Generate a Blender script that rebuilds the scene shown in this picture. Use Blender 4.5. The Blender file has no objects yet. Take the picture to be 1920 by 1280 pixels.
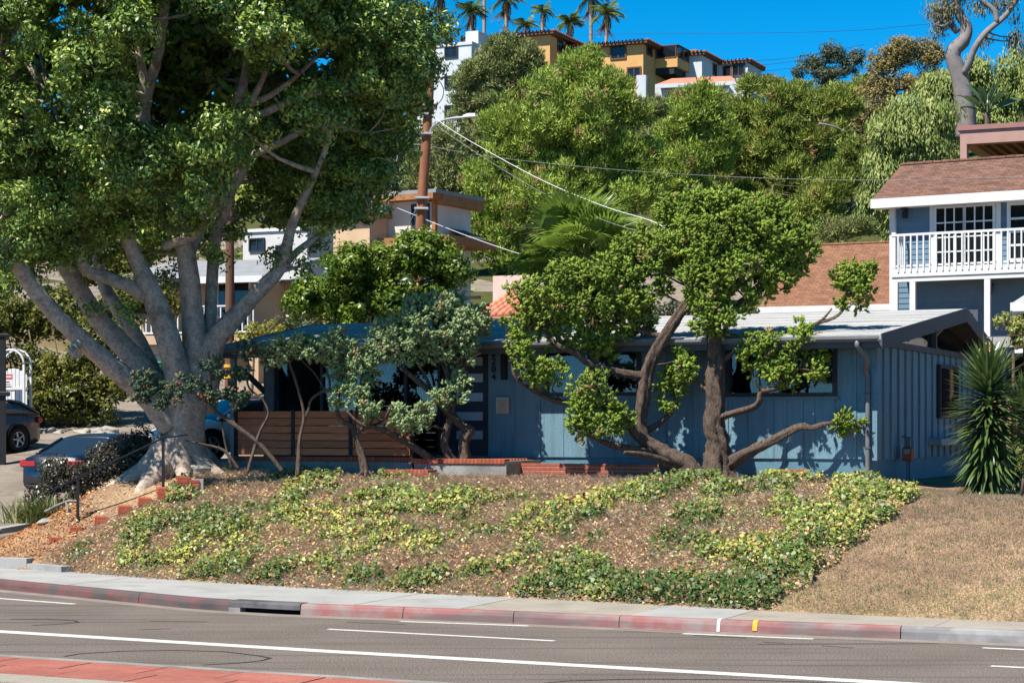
import bpy, math, random
import numpy as np
from mathutils import Vector, Matrix
random.seed(7); RNG = np.random.default_rng(11)
scene = bpy.context.scene
# ------------------------------------------------------------------ camera, sky, sun, exposure
F, HZ, CZ = 3733.0, 800.0, 2.8          # focal length in photo pixels, horizon row, eye height above the road
cam_d = bpy.data.cameras.new('camera'); cam = bpy.data.objects.new('camera', cam_d)
scene.collection.objects.link(cam); scene.camera = cam
cam.location = (0, 0, CZ); cam.rotation_euler = (math.pi/2, 0, 0)
cam_d.lens = 70.0; cam_d.sensor_width = 36.0; cam_d.shift_y = 160/1920
cam_d.clip_start = 0.5; cam_d.clip_end = 6000
SUN_EL, SUN_TO = math.radians(56), Vector((0.735, 0.678, 0)).normalized()    # light travels away and to the right
world = bpy.data.worlds.new('World'); scene.world = world; world.use_nodes = True
wn, wl = world.node_tree.nodes, world.node_tree.links
bg = wn['Background']
sky = wn.new('ShaderNodeTexSky'); sky.sky_type = 'NISHITA'; sky.sun_disc = False
sky.sun_elevation = SUN_EL; sky.sun_rotation = math.atan2(-SUN_TO.x, -SUN_TO.y)
sky.altitude = 3000; sky.air_density = 0.5; sky.dust_density = 0.0; sky.ozone_density = 3.0
hs = wn.new('ShaderNodeHueSaturation'); hs.inputs['Hue'].default_value = .482; hs.inputs['Saturation'].default_value = 1.36; hs.inputs['Value'].default_value = 1.14
wl.new(sky.outputs[0], hs.inputs['Color']); wl.new(hs.outputs[0], bg.inputs['Color'])
bg.inputs['Strength'].default_value = 0.112
sd = bpy.data.lights.new('sun', 'SUN'); sd.energy = 5.0; sd.angle = math.radians(0.5); sd.color = (1.0, 0.95, 0.87)
sun = bpy.data.objects.new('sun', sd); scene.collection.objects.link(sun)
ldir = Vector((SUN_TO.x*math.cos(SUN_EL), SUN_TO.y*math.cos(SUN_EL), -math.sin(SUN_EL)))
sun.rotation_euler = ldir.to_track_quat('-Z', 'Y').to_euler(); sun.location = (-20, -10, 60)
scene.view_settings.view_transform = 'Standard'; scene.view_settings.look = 'None'
scene.view_settings.exposure = 1.06; scene.view_settings.gamma = 1.0
scene.render.engine = 'CYCLES'
scene.render.resolution_x, scene.render.resolution_y = 1024, 682
scene.cycles.max_bounces = 6; scene.cycles.transparent_max_bounces = 6
# ------------------------------------------------------------------ coordinates
ANG = math.radians(24.1); CA, SA = math.cos(ANG), math.sin(ANG); P0 = (-0.48, 39.9)
def at(px, py, Y): return Vector(((px-960)*Y/F, Y, CZ+(HZ-py)*Y/F))        # photo pixel at a known distance
def gnd(px, py, z): return at(px, py, F*(CZ-z)/(py-HZ))                     # photo pixel on level ground at height z
def sw(X, Y): dx, dy = X-P0[0], Y-P0[1]; return dx*CA-dy*SA, dx*SA+dy*CA    # world -> along / behind the house front
def xy(s, w): return P0[0]+s*CA+w*SA, P0[1]-s*SA+w*CA
def fs(px, w=0.0):                                                        # position along the house front seen at px
    k = (px-960)/F; return (k*(P0[1]+CA*w)-P0[0]-SA*w)/(CA+SA*k)
def fz(py, s, w=0.0): return CZ+(HZ-py)*xy(s, w)[1]/F
# ------------------------------------------------------------------ objects
COL = scene.collection
def link(o, parent=None):
    COL.objects.link(o)
    if parent is not None: o.parent = parent
    return o
def tag(o, label=None, cat=None, group=None, kind=None):
    if label: o['label'] = label
    if cat: o['category'] = cat
    if group: o['group'] = group
    if kind: o['kind'] = kind
    return o
def thing(name, label, cat, loc=(0, 0, 0), rz=0.0, group=None):
    o = bpy.data.objects.new(name, None); o.location = loc; o.rotation_euler = (0, 0, rz); o.empty_display_size = .3
    link(o); return tag(o, label, cat, group)
def mobj(name, me, mat, parent=None, loc=None, rot=None):
    if mat is not None and not me.materials:
        for m in (mat if isinstance(mat, (list, tuple)) else [mat]): me.materials.append(m)
    o = bpy.data.objects.new(name, me)
    if loc is not None: o.location = loc
    if rot is not None: o.rotation_euler = rot
    return link(o, parent)
def copy_tree(o, parent=None):
    c = o.copy(); link(c, parent)
    if parent is not None: c.matrix_parent_inverse = o.matrix_parent_inverse
    for ch in list(o.children): copy_tree(ch, c)
    return c
def np_mesh(name, V, Fc, rnd=None, smooth=False):
    me = bpy.data.meshes.new(name); V = np.asarray(V, np.float32); Fc = np.asarray(Fc, np.int32); n, k = Fc.shape
    me.vertices.add(len(V)); me.vertices.foreach_set('co', V.ravel())
    me.loops.add(n*k); me.loops.foreach_set('vertex_index', Fc.ravel())
    me.polygons.add(n); me.polygons.foreach_set('loop_start', np.arange(0, n*k, k, dtype=np.int32))
    if smooth: me.polygons.foreach_set('use_smooth', np.ones(n, bool))
    if rnd is not None:
        a = me.attributes.new('rnd', 'FLOAT', 'FACE'); a.data.foreach_set('value', np.asarray(rnd, np.float32))
    me.update(calc_edges=True); return me
def catmull(pts, rad, step):
    P = [np.array(p, float) for p in pts]; out, orad = [], []
    Q = [2*P[0]-P[1]]+P+[2*P[-1]-P[-2]]
    for i in range(len(P)-1):
        a, b, c, d = Q[i:i+4]; n = max(1, int(np.linalg.norm(c-b)/step))
        for j in range(n):
            t = j/n; out.append(.5*((2*b)+(-a+c)*t+(2*a-5*b+4*c-d)*t*t+(-a+3*b-3*c+d)*t**3)); orad.append(rad[i]*(1-t)+rad[i+1]*t)
    out.append(P[-1]); orad.append(rad[-1]); return out, orad
class MB:
    """collects shapes into one mesh"""
    def __init__(s): s.v = []; s.f = []; s.sm = []
    def add(s, vs, fs_, smooth=False):
        b = len(s.v); s.v += [tuple(v) for v in vs]; s.f += [tuple(b+i for i in f) for f in fs_]; s.sm += [smooth]*len(fs_); return s
    def box(s, x0, x1, y0, y1, z0, z1, bev=0.0):
        if bev <= 0:
            vs = [(x, y, z) for z in (z0, z1) for y in (y0, y1) for x in (x0, x1)]
            return s.add(vs, [(0, 2, 3, 1), (4, 5, 7, 6), (0, 1, 5, 4), (2, 6, 7, 3), (0, 4, 6, 2), (1, 3, 7, 5)])
        b = min(bev, (x1-x0)*.45, (y1-y0)*.45, (z1-z0)*.45); vs = []
        for z, q in ((z0, b), (z0+b, 0), (z1-b, 0), (z1, b)):
            vs += [(x0+q, y0+q, z), (x1-q, y0+q, z), (x1-q, y1-q, z), (x0+q, y1-q, z)]
        fc = [(3, 2, 1, 0), (12, 13, 14, 15)]
        for k in range(3):
            for i in range(4): j = (i+1) % 4; fc.append((k*4+i, k*4+j, k*4+4+j, k*4+4+i))
        return s.add(vs, fc)
    def prism(s, poly, z0, z1):
        n = len(poly); return s.add([(x, y, z0) for x, y in poly]+[(x, y, z1) for x, y in poly],
            [tuple(range(n))[::-1], tuple(range(n, 2*n))]+[(i, (i+1) % n, n+(i+1) % n, n+i) for i in range(n)])
    def sweep(s, prof, p0, p1, up=(0, 0, 1)):       # a closed profile (side, up) swept from p0 to p1
        p0, p1, up = Vector(p0), Vector(p1), Vector(up); d = (p1-p0).normalized(); sd_ = d.cross(up).normalized(); u2 = sd_.cross(d)
        n = len(prof); vs = [p+sd_*a+u2*b for p in (p0, p1) for a, b in prof]
        return s.add(vs, [tuple(range(n))[::-1], tuple(range(n, 2*n))]+[(i, (i+1) % n, n+(i+1) % n, n+i) for i in range(n)])
    def bar(s, p0, p1, wd, ht): return s.sweep([(-wd/2, -ht/2), (wd/2, -ht/2), (wd/2, ht/2), (-wd/2, ht/2)], p0, p1, (0, 0, 1) if abs((Vector(p1)-Vector(p0)).normalized().z) < .95 else (0, 1, 0))
    def tube(s, pts, rad, n=8, step=None, knob=0.0, flute=0.0, seed=0, cap=True, ridge=0.0):
        rad = list(rad) if hasattr(rad, '__len__') else [rad]*len(pts)
        if step: pts, rad = catmull(pts, rad, step)
        P = [Vector(tuple(p)) for p in pts]; vs = []; r_ = random.Random(seed); ref = None
        ph = [r_.uniform(0, 6.28) for _ in range(6)]; k = len(P); rg = [r_.gauss(0, 1) for _ in range(n)]
        for i, p in enumerate(P):
            d = (P[min(i+1, k-1)]-P[max(i-1, 0)]).normalized()
            if ref is None:
                ref = Vector((1, 0, 0)) if abs(d.x) < .8 else Vector((0, 1, 0))
            a = (ref-d*ref.dot(d)).normalized(); ref = a; b = d.cross(a)
            if ridge: rg = [g*.88+r_.gauss(0, .47) for g in rg]
            for j in range(n):
                th = 2*math.pi*j/n; q = rad[i]*(1+knob*math.sin(3*th+ph[0]+i*.5)*math.sin(i*.9+ph[1])+flute*math.sin(2*th+ph[2]+i*.06)+flute*.6*math.sin(5*th+ph[3]+i*.09)+knob*.7*(r_.random()-.5)+ridge*rg[j])
                vs.append(p+a*(q*math.cos(th))+b*(q*math.sin(th)))
        fc = [(i*n+j, i*n+(j+1) % n, (i+1)*n+(j+1) % n, (i+1)*n+j) for i in range(k-1) for j in range(n)]
        s.add(vs, fc, True)
        if cap: bb = len(s.v)-len(vs); s.f += [tuple(bb+j for j in range(n))[::-1], tuple(bb+(k-1)*n+j for j in range(n))]; s.sm += [False, False]
        return s
    def lathe(s, prof, n=20, c=(0, 0, 0), axis='z', smooth=True):
        vs = []
        for r, h in prof:
            for j in range(n):
                t = 2*math.pi*j/n; a, b = r*math.cos(t), r*math.sin(t)
                vs.append((c[0]+a, c[1]+b, c[2]+h) if axis == 'z' else (c[0]+a, c[1]+h, c[2]+b) if axis == 'y' else (c[0]+h, c[1]+a, c[2]+b))
        k = len(prof); return s.add(vs, [(i*n+j, i*n+(j+1) % n, (i+1)*n+(j+1) % n, (i+1)*n+j) for i in range(k-1) for j in range(n)], smooth)
    def mesh(s, name='m', org=None):
        me = bpy.data.meshes.new(name); o = org or (0, 0, 0)
        me.from_pydata([(v[0]-o[0], v[1]-o[1], v[2]-o[2]) for v in s.v], [], s.f)
        if any(s.sm): me.polygons.foreach_set('use_smooth', s.sm)
        me.update(); return me
    def build(s, name, mat, parent=None, org=None, loc=None, rot=None): return mobj(name, s.mesh(name, org), mat, parent, loc, rot)
def bx(name, mat, parent, *a, bev=0.0): return MB().box(*a, bev=bev).build(name, mat, parent)
# ------------------------------------------------------------------ materials
def sr(r, g, b, k=.76): return tuple(k*((c/255/12.92) if c/255 <= .04045 else ((c/255+.055)/1.055)**2.4) for c in (r, g, b))+(1.0,)
def nmat(name):
    m = bpy.data.materials.new(name); m.use_nodes = True; nt = m.node_tree; return m, nt.nodes, nt.links, nt.nodes['Principled BSDF']
def ramp(nodes, stops, interp='LINEAR'):
    r = nodes.new('ShaderNodeValToRGB'); e = r.color_ramp.elements; r.color_ramp.interpolation = interp
    while len(e) < len(stops): e.new(0.5)
    for el, (p, c) in zip(e, stops): el.position = p; el.color = c
    return r
def tex(nodes, links, scale, detail=5, stretch=(1, 1, 1), kind='ShaderNodeTexNoise', rot=(0, 0, 0)):
    tc = nodes.new('ShaderNodeTexCoord'); mp = nodes.new('ShaderNodeMapping'); mp.inputs['Scale'].default_value = stretch; mp.inputs['Rotation'].default_value = rot
    links.new(tc.outputs['Object'], mp.inputs['Vector']); t = nodes.new(kind); t.inputs['Scale'].default_value = scale
    if 'Detail' in t.inputs: t.inputs['Detail'].default_value = detail
    links.new(mp.outputs[0], t.inputs['Vector']); return t
def mix(nodes, links, fac, a, b, mode='MIX'):
    x = nodes.new('ShaderNodeMix'); x.data_type = 'RGBA'; x.blend_type = mode
    for sock, v in ((x.inputs[0], fac), (x.inputs[6], a), (x.inputs[7], b)):
        if hasattr(v, 'links') or hasattr(v, 'is_linked'): links.new(v, sock)
        else: sock.default_value = v
    return x.outputs[2]
def M(name, c1, c2=None, scale=4.0, rough=.8, bump=.15, bscale=60, spec=.3, metal=0.0, stretch=(1, 1, 1), c3=None, speck=None, ovar=0.0, grime=None):
    m, n, l, b = nmat(name); c2 = c2 or c1
    t = tex(n, l, scale, 6, stretch); st = [(.3, c1), (.7, c2)] if c3 is None else [(.25, c1), (.5, c2), (.75, c3)]
    r = ramp(n, st); l.new(t.outputs['Fac'], r.inputs[0]); col = r.outputs[0]
    if speck:                                        # fine aggregate speckle
        t2 = tex(n, l, speck[0], 2); r2 = ramp(n, [(.4, (1-speck[1]*1.3,)*3+(1,)), (.6, (1+speck[1]*1.3,)*3+(1,))]); l.new(t2.outputs['Fac'], r2.inputs[0])
        col = mix(n, l, 1.0, col, r2.outputs[0], 'MULTIPLY')
    if grime:                                        # large stains with their own shapes
        t3 = tex(n, l, grime[0], 8, grime[3] if len(grime) > 3 else (1, 1, 1)); r3 = ramp(n, [(.52, (0, 0, 0, 1)), (.68, (grime[1],)*3+(1,))]); l.new(t3.outputs['Fac'], r3.inputs[0]); col = mix(n, l, r3.outputs[0], col, grime[2])
    if ovar:
        oi = n.new('ShaderNodeObjectInfo'); r4 = ramp(n, [(0, (1-ovar,)*3+(1,)), (1, (1+ovar,)*3+(1,))]); l.new(oi.outputs['Random'], r4.inputs[0]); col = mix(n, l, 1.0, col, r4.outputs[0], 'MULTIPLY')
    l.new(col, b.inputs['Base Color']); b.inputs['Roughness'].default_value = rough; b.inputs['Specular IOR Level'].default_value = spec; b.inputs['Metallic'].default_value = metal
    if bump:
        t4 = tex(n, l, bscale, 4, stretch); bp = n.new('ShaderNodeBump'); bp.inputs['Strength'].default_value = bump; bp.inputs['Distance'].default_value = .02
        l.new(t4.outputs['Fac'], bp.inputs['Height']); l.new(bp.outputs[0], b.inputs['Normal'])
    return m
def leafmat(name, stops, trans=.3, rough=.55, spec=.35, ovar=.12, big=None, k=1.08):
    stops = [(p, tuple(x*k for x in c[:3])+(1,)) for p, c in stops]
    m, n, l, b = nmat(name); a = n.new('ShaderNodeAttribute'); a.attribute_name = 'rnd'
    r = ramp(n, stops); l.new(a.outputs['Fac'], r.inputs[0]); col = r.outputs[0]
    if big:                                          # patches of a second leaf colour over the plant
        t = tex(n, l, big[0], 3); r5 = ramp(n, [(.48, (0, 0, 0, 1)), (.62, (big[2],)*3+(1,))]); l.new(t.outputs['Fac'], r5.inputs[0]); col = mix(n, l, r5.outputs[0], col, big[1])
    if ovar:
        oi = n.new('ShaderNodeObjectInfo'); r4 = ramp(n, [(0, (1-ovar, 1-ovar, 1-ovar, 1)), (1, (1+ovar, 1+ovar*.8, 1, 1))]); l.new(oi.outputs['Random'], r4.inputs[0]); col = mix(n, l, 1.0, col, r4.outputs[0], 'MULTIPLY')
    l.new(col, b.inputs['Base Color']); b.inputs['Roughness'].default_value = rough; b.inputs['Specular IOR Level'].default_value = spec
    tr = n.new('ShaderNodeBsdfTranslucent'); l.new(col, tr.inputs['Color']); ms = n.new('ShaderNodeMixShader'); ms.inputs[0].default_value = trans
    l.new(b.outputs[0], ms.inputs[1]); l.new(tr.outputs[0], ms.inputs[2]); l.new(ms.outputs[0], n['Material Output'].inputs['Surface']); return m
def glassmat(name, col=(.01, .012, .014, 1), rough=.04, spec=.45):
    m, n, l, b = nmat(name); b.inputs['Base Color'].default_value = col; b.inputs['Roughness'].default_value = rough; b.inputs['Specular IOR Level'].default_value = spec; b.inputs['IOR'].default_value = 1.55
    t = tex(n, l, 1.3, 2); bp = n.new('ShaderNodeBump'); bp.inputs['Strength'].default_value = .03; l.new(t.outputs['Fac'], bp.inputs['Height']); l.new(bp.outputs[0], b.inputs['Normal']); return m

def panemat(name):                                       # clear glass: dark through it, sky on its face
    m, n, l, b = nmat(name); n.remove(b); tr = n.new('ShaderNodeBsdfTransparent'); tr.inputs['Color'].default_value = (.72, .76, .78, 1); gl = n.new('ShaderNodeBsdfGlossy'); gl.inputs['Roughness'].default_value = .02; fr = n.new('ShaderNodeFresnel'); fr.inputs['IOR'].default_value = 1.5
    t = tex(n, l, 1.1, 2); bp = n.new('ShaderNodeBump'); bp.inputs['Strength'].default_value = .012; l.new(t.outputs['Fac'], bp.inputs['Height']); l.new(bp.outputs[0], gl.inputs['Normal']); ms = n.new('ShaderNodeMixShader'); l.new(fr.outputs[0], ms.inputs[0]); l.new(tr.outputs[0], ms.inputs[1]); l.new(gl.outputs[0], ms.inputs[2]); l.new(ms.outputs[0], n['Material Output'].inputs['Surface']); return m
# ------------------------------------------------------------------ lines of the street, read on the ground
def swline(pts, z):
    a = sorted([sw(*gnd(px, py, z)[:2]) for px, py in pts]); return np.array([p[0] for p in a]), np.array([p[1] for p in a])
kS, kW = swline([(0, 1105), (130, 1118), (260, 1131), (345, 1140), (430, 1146), (540, 1152), (640, 1156), (758, 1160), (1280, 1182), (1688, 1198), (1920, 1207)], 0.0)
bS, bW = swline([(0, 1065), (114, 1070), (240, 1080), (370, 1090), (640, 1105), (1010, 1122), (1280, 1136), (1438, 1145), (1920, 1166)], .165)
def ext(S, W, lo, hi):                               # carry the lines on beyond the frame
    gl = (W[1]-W[0])/(S[1]-S[0]); gh = (W[-1]-W[-3])/(S[-1]-S[-3])
    return np.concatenate([[S[0]-lo], S, [S[-1]+hi]]), np.concatenate([[W[0]-gl*lo], W, [W[-1]+gh*hi]])
kS, kW = ext(kS, kW, 3.0, 70); bS, bW = ext(bS, bW, 3.0, 70)
kerb_w = lambda s: np.interp(s, kS, kW)
back_w = lambda s: np.interp(s, bS, bW)
def sstep(a, b, x): t = np.clip((x-a)/(b-a), 0, 1); return t*t*(3-2*t)
HILL_Y = [0, 38, 50, 60, 70, 100, 130, 165, 200, 230, 300, 500, 4000]; HILL_Z = [.12, .15, 1.75, 3.1, 4.8, 10.5, 17.5, 26, 33.5, 35, 33, 28, 20]
def terrain(X, Y, rough=True):
    X = np.asarray(X, float); Y = np.asarray(Y, float); dx, dy = X-P0[0], Y-P0[1]; s = dx*CA-dy*SA; w = dx*SA+dy*CA
    bw = back_w(s); Yh = Y+.25*np.clip(X, 0, 30)*sstep(48, 62, Y); back = np.interp(Yh, HILL_Y, HILL_Z)
    top = 1.76-.14*sstep(7.6, 9.6, s)-.35*sstep(14, 30, s)+.16*(1-sstep(-5.2, -3.2, s))
    t = np.clip((w-bw)/(-2.2-bw), 0, 1.0); g = 1-(1-t)**1.55
    bank = .13+(top-.13)*g*sstep(-10.0, -6.4, s)
    z = np.maximum(back*sstep(-1, 3, w-bw)+.13*(1-sstep(-1, 3, w-bw)), bank)
    if rough: z = z+.02*np.sin(X*3.1+Y*1.7)*np.sin(Y*2.3-X)*sstep(.3, 1, w-bw)*(1-sstep(-2.6, -2.0, w)*sstep(-6, -5, s))
    return np.where(w < bw-.25, -.06, z)
def tz(X, Y): return float(terrain(X, Y))
def gz(px, Y): X = (px-960)*Y/F; return Vector((X, Y, tz(X, Y)))            # the ground under a photo column at a known distance
# materials of the ground
m_soil, n_, l_, b_ = nmat('soil'); t0_ = tex(n_, l_, .45, 5); r0_ = ramp(n_, [(.42, (.82, .8, .78, 1)), (.6, (1.1, 1.12, 1.05, 1))]); l_.new(t0_.outputs['Fac'], r0_.inputs[0])
t1 = tex(n_, l_, 1.6, 8); r1 = ramp(n_, [(.3, sr(144, 118, 96)), (.55, sr(170, 144, 118)), (.75, sr(154, 136, 108))]); l_.new(t1.outputs['Fac'], r1.inputs[0])
t2 = tex(n_, l_, 26, 6); r2 = ramp(n_, [(.35, (.55, .52, .5, 1)), (.65, (1.2, 1.15, 1.1, 1))]); l_.new(t2.outputs['Fac'], r2.inputs[0])
ge_ = n_.new('ShaderNodeNewGeometry'); sx_ = n_.new('ShaderNodeSeparateXYZ'); mr_ = n_.new('ShaderNodeMapRange'); mr_.inputs[1].default_value = 4.0; mr_.inputs[2].default_value = 7.5; l_.new(ge_.outputs['Position'], sx_.inputs[0]); l_.new(sx_.outputs[2], mr_.inputs[0])
base_ = mix(n_, l_, 1.0, mix(n_, l_, 1.0, r1.outputs[0], r2.outputs[0], 'MULTIPLY'), r0_.outputs[0], 'MULTIPLY'); l_.new(mix(n_, l_, mr_.outputs[0], base_, mix(n_, l_, t1.outputs['Fac'], sr(58, 64, 34), sr(92, 92, 52))), b_.inputs['Base Color']); b_.inputs['Roughness'].default_value = .95; b_.inputs['Specular IOR Level'].default_value = .1
bp_ = n_.new('ShaderNodeBump'); bp_.inputs['Strength'].default_value = .6; bp_.inputs['Distance'].default_value = .05; l_.new(t2.outputs['Fac'], bp_.inputs['Height']); l_.new(bp_.outputs[0], b_.inputs['Normal'])
# asphalt: speckled aggregate, long dark tyre streaks along the lanes, faint oil
m_asph, n_, l_, b_ = nmat('asphalt')
t1 = tex(n_, l_, .55, 6, (1, 1, 1)); r1 = ramp(n_, [(.3, sr(102, 94, 88)), (.7, sr(116, 107, 101))]); l_.new(t1.outputs['Fac'], r1.inputs[0])
t2 = tex(n_, l_, 48, 4); r2 = ramp(n_, [(.38, (.45, .44, .43, 1)), (.62, (1.55, 1.53, 1.5, 1))]); l_.new(t2.outputs['Fac'], r2.inputs[0])
c_ = mix(n_, l_, 1.0, r1.outputs[0], r2.outputs[0], 'MULTIPLY')
t3 = tex(n_, l_, 1.0, 5, (.18, 4.5, 1)); r3 = ramp(n_, [(.53, (0, 0, 0, 1)), (.7, (.7, .7, .7, 1))]); l_.new(t3.outputs['Fac'], r3.inputs[0])
c_ = mix(n_, l_, r3.outputs[0], c_, sr(76, 71, 69))
l_.new(c_, b_.inputs['Base Color']); b_.inputs['Roughness'].default_value = .9; b_.inputs['Specular IOR Level'].default_value = .2
bp_ = n_.new('ShaderNodeBump'); bp_.inputs['Strength'].default_value = .5; bp_.inputs['Distance'].default_value = .01; l_.new(t2.outputs['Fac'], bp_.inputs['Height']); l_.new(bp_.outputs[0], b_.inputs['Normal'])
m_conc = M('concrete_grey', sr(152, 151, 149), sr(166, 165, 162), 1.2, .85, .25, 90, speck=(120, .12), grime=(1.7, .4, sr(124, 122, 118)))
m_conc_tan = M('concrete_tan', sr(148, 140, 128), sr(162, 154, 141), 1.2, .85, .25, 90, speck=(90, .16), grime=(2.2, .35, sr(122, 114, 102)))
m_conc_old = M('concrete_old', sr(124, 121, 116), sr(154, 151, 144), 2.0, .9, .35, 60, speck=(80, .15), grime=(3, .5, sr(96, 92, 88)))
m_paint = M('road_paint_white', sr(196, 195, 190), sr(212, 210, 206), 6, .7, .1, 80, speck=(40, .08), grime=(14, .5, sr(160, 152, 146)))
m_street = M('side_street_asphalt', sr(118, 107, 95), sr(146, 134, 120), .9, .9, .3, 70, speck=(60, .2), grime=(1.1, .6, sr(92, 83, 75)))
m_tar = M('tar', sr(38, 36, 36), sr(60, 56, 54), 9, .6, .1)
def faded(name, paint, under, scuff, sc=3.0):
    m, n, l, b = nmat(name); t = tex(n, l, sc, 8); r = ramp(n, [(.42, (0, 0, 0, 1)), (.62, (1, 1, 1, 1))]); l.new(t.outputs['Fac'], r.inputs[0])
    c = mix(n, l, r.outputs[0], paint, under); t2_ = tex(n, l, 1.1, 6, (.5, .5, 3)); r2_ = ramp(n, [(.5, (0, 0, 0, 1)), (.64, (.8, .8, .8, 1))]); l.new(t2_.outputs['Fac'], r2_.inputs[0])
    c = mix(n, l, r2_.outputs[0], c, scuff); l.new(c, b.inputs['Base Color']); b.inputs['Roughness'].default_value = .8; b.inputs['Specular IOR Level'].default_value = .25
    bp = n.new('ShaderNodeBump'); bp.inputs['Strength'].default_value = .3; bp.inputs['Distance'].default_value = .02; l.new(t.outputs['Fac'], bp.inputs['Height']); l.new(bp.outputs[0], b.inputs['Normal']); return m
m_kerb_red = faded('kerb_faded_red', sr(150, 98, 95), sr(146, 128, 125), sr(104, 93, 92))
m_kerb_dark = faded('kerb_scuffed', sr(112, 76, 74), sr(84, 80, 80), sr(58, 56, 58))
m_kerb_grey = faded('kerb_bare', sr(150, 148, 147), sr(126, 123, 124), sr(90, 88, 90))
m_inlet = faded('inlet_dark', sr(96, 95, 97), sr(70, 69, 72), sr(52, 51, 53))
m_gutter = M('gutter_dust', sr(142, 132, 122), sr(120, 111, 103), 2.0, .9, .2, 60, speck=(60, .12))
# ---- ground sheet reaching the horizon
gx = np.unique(np.concatenate([np.linspace(-3000, -80, 12), np.linspace(-80, -18, 26), np.arange(-18, 14.01, .25), np.linspace(14, 80, 30), np.linspace(80, 3000, 12)]))
gy = np.unique(np.concatenate([np.linspace(-400, 10, 8), np.linspace(10, 24, 10), np.arange(24, 44, .25), np.linspace(44, 80, 60), np.linspace(80, 240, 50), np.linspace(240, 4000, 14)]))
GX, GY = np.meshgrid(gx, gy); GZ = terrain(GX, GY); hn = (GY > 60)*(np.sin(GX*.31+GY*.2)*np.sin(GY*.27-GX*.13)*.5); V = np.stack([GX, GY, GZ+hn], -1).reshape(-1, 3)
nx, ny = len(gx), len(gy); i_ = np.arange(nx*ny).reshape(ny, nx)
Fq = np.stack([i_[:-1, :-1], i_[:-1, 1:], i_[1:, 1:], i_[1:, :-1]], -1).reshape(-1, 4)
ground = tag(mobj('ground', np_mesh('ground', V, Fq, smooth=True), m_soil), kind='structure')
# ---- road
def sheet(name, swpoly, z, mat, parent=None, kind=None):
    o = MB().add([(*xy(s, w), z) for s, w in swpoly], [tuple(range(len(swpoly)))]).build(name, mat, parent)
    if kind: tag(o, kind=kind)
    return o
ss = list(np.linspace(-6.8, 75, 120))
road = MB().add([(*xy(-90, -34), 0), (*xy(90, -34), 0), (*xy(90, -10), 0)]+[(*xy(s, kerb_w(s)+.05), 0) for s in reversed(ss)]+[(*xy(-9.5, -5.2), 0), (*xy(-90, -5.2), 0)], [tuple(range(len(ss)+5))]).build('road', m_asph)
tag(road, kind='structure')
def strip(name, pixline, width, mat, parent, z=.004, dash=None):           # a painted line laid along ground points
    P = [np.array(gnd(px, py, 0)[:2]) for px, py in pixline]; L, R = [], []
    for i, p in enumerate(P):
        d = P[min(i+1, len(P)-1)]-P[max(i-1, 0)]; d = d/np.linalg.norm(d); nrm = np.array([-d[1], d[0]])*width/2; L.append(p+nrm); R.append(p-nrm)
    k = len(P); v = [(*p, z) for p in L]+[(*p, z) for p in R]
    return MB().add(v, [(k+i, k+i+1, i+1, i) for i in range(k-1)]).build(name, mat, parent)
strip('edge_line', [(-500, 1153), (-200, 1171), (0, 1183.5), (640, 1222), (1280, 1258), (1640, 1278), (2200, 1309)], .27, m_paint, road)
strip('lane_line', [(615, 1179), (1040, 1201)], .12, m_paint, road)
strip('lane_line', [(750, 1164.5), (990, 1173)], .11, m_paint, road)
strip('lane_line', [(1280, 1187.5), (1525, 1197.5)], .12, m_paint, road)
strip('lane_line', [(-60, 1115), (0, 1121.5), (140, 1132)], .12, m_paint, road)
strip('lane_line', [(1842, 1214), (2000, 1221)], .12, m_paint, road)
strip('lane_line', [(1858, 1248), (2000, 1255)], .12, m_paint, road)
# skid marks and the saw-cut detector loops
def tarline(pts, wd=.035): return strip('tar_line', pts, wd, m_tar, road, .003)
tarline([(120, 1230), (150, 1225), (230, 1220), (330, 1218.5), (420, 1221), (480, 1228), (507, 1233), (490, 1238), (440, 1243), (380, 1246)], .05)
tarline([(20, 1160), (90, 1160), (140, 1163), (147, 1166), (120, 1169), (60, 1172)], .05)
tarline([(1020, 1280), (1060, 1276), (1200, 1272), (1400, 1274), (1550, 1279)], .04)
for a_, b2 in (((1300, 1190), (1400, 1196)), ((1430, 1203), (1470, 1205)), ((1540, 1210), (1600, 1214)), ((280, 1164), (390, 1165)), ((260, 1180), (320, 1178)), ((650, 1166), (760, 1170)), ((1150, 1178), (1290, 1184)), ((1420, 1207), (1760, 1206))): tarline([a_, b2], .03)
# ---- median: concrete rims and brick-red slabs
mS0 = [sw(*gnd(px, py, .15)[:2]) for px, py in ((-200, 1214), (0, 1226), (640, 1266), (1100, 1294), (1700, 1330))]
med = thing('median', None, None); tag(med, kind='structure')
med_line = lambda s: float(np.interp(s, [p[0] for p in mS0], [p[1] for p in mS0]))
m_slab = M('median_slab_red', sr(148, 86, 74), sr(164, 100, 86), 2.2, .85, .35, 70, speck=(70, .12), grime=(5, .4, sr(160, 120, 106)), ovar=.1)
sA, sB = mS0[0][0], mS0[-1][0]
def wstrip(name, s0, s1, o0, o1, z0, z1, mat, parent, n=6, fn=med_line):
    S_ = np.linspace(s0, s1, n); poly = [xy(s, fn(s)+o0) for s in S_]+[xy(s, fn(s)+o1) for s in S_[::-1]]
    if np.cross(np.array(poly[1])-poly[0], np.array(poly[-1])-poly[0]) < 0: poly = poly[::-1]
    return MB().prism(poly, z0, z1).build(name, mat, parent)
wstrip('median_kerb', sA, sB, 0, -.16, -.05, .15, m_conc_old, med, 14)
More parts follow.
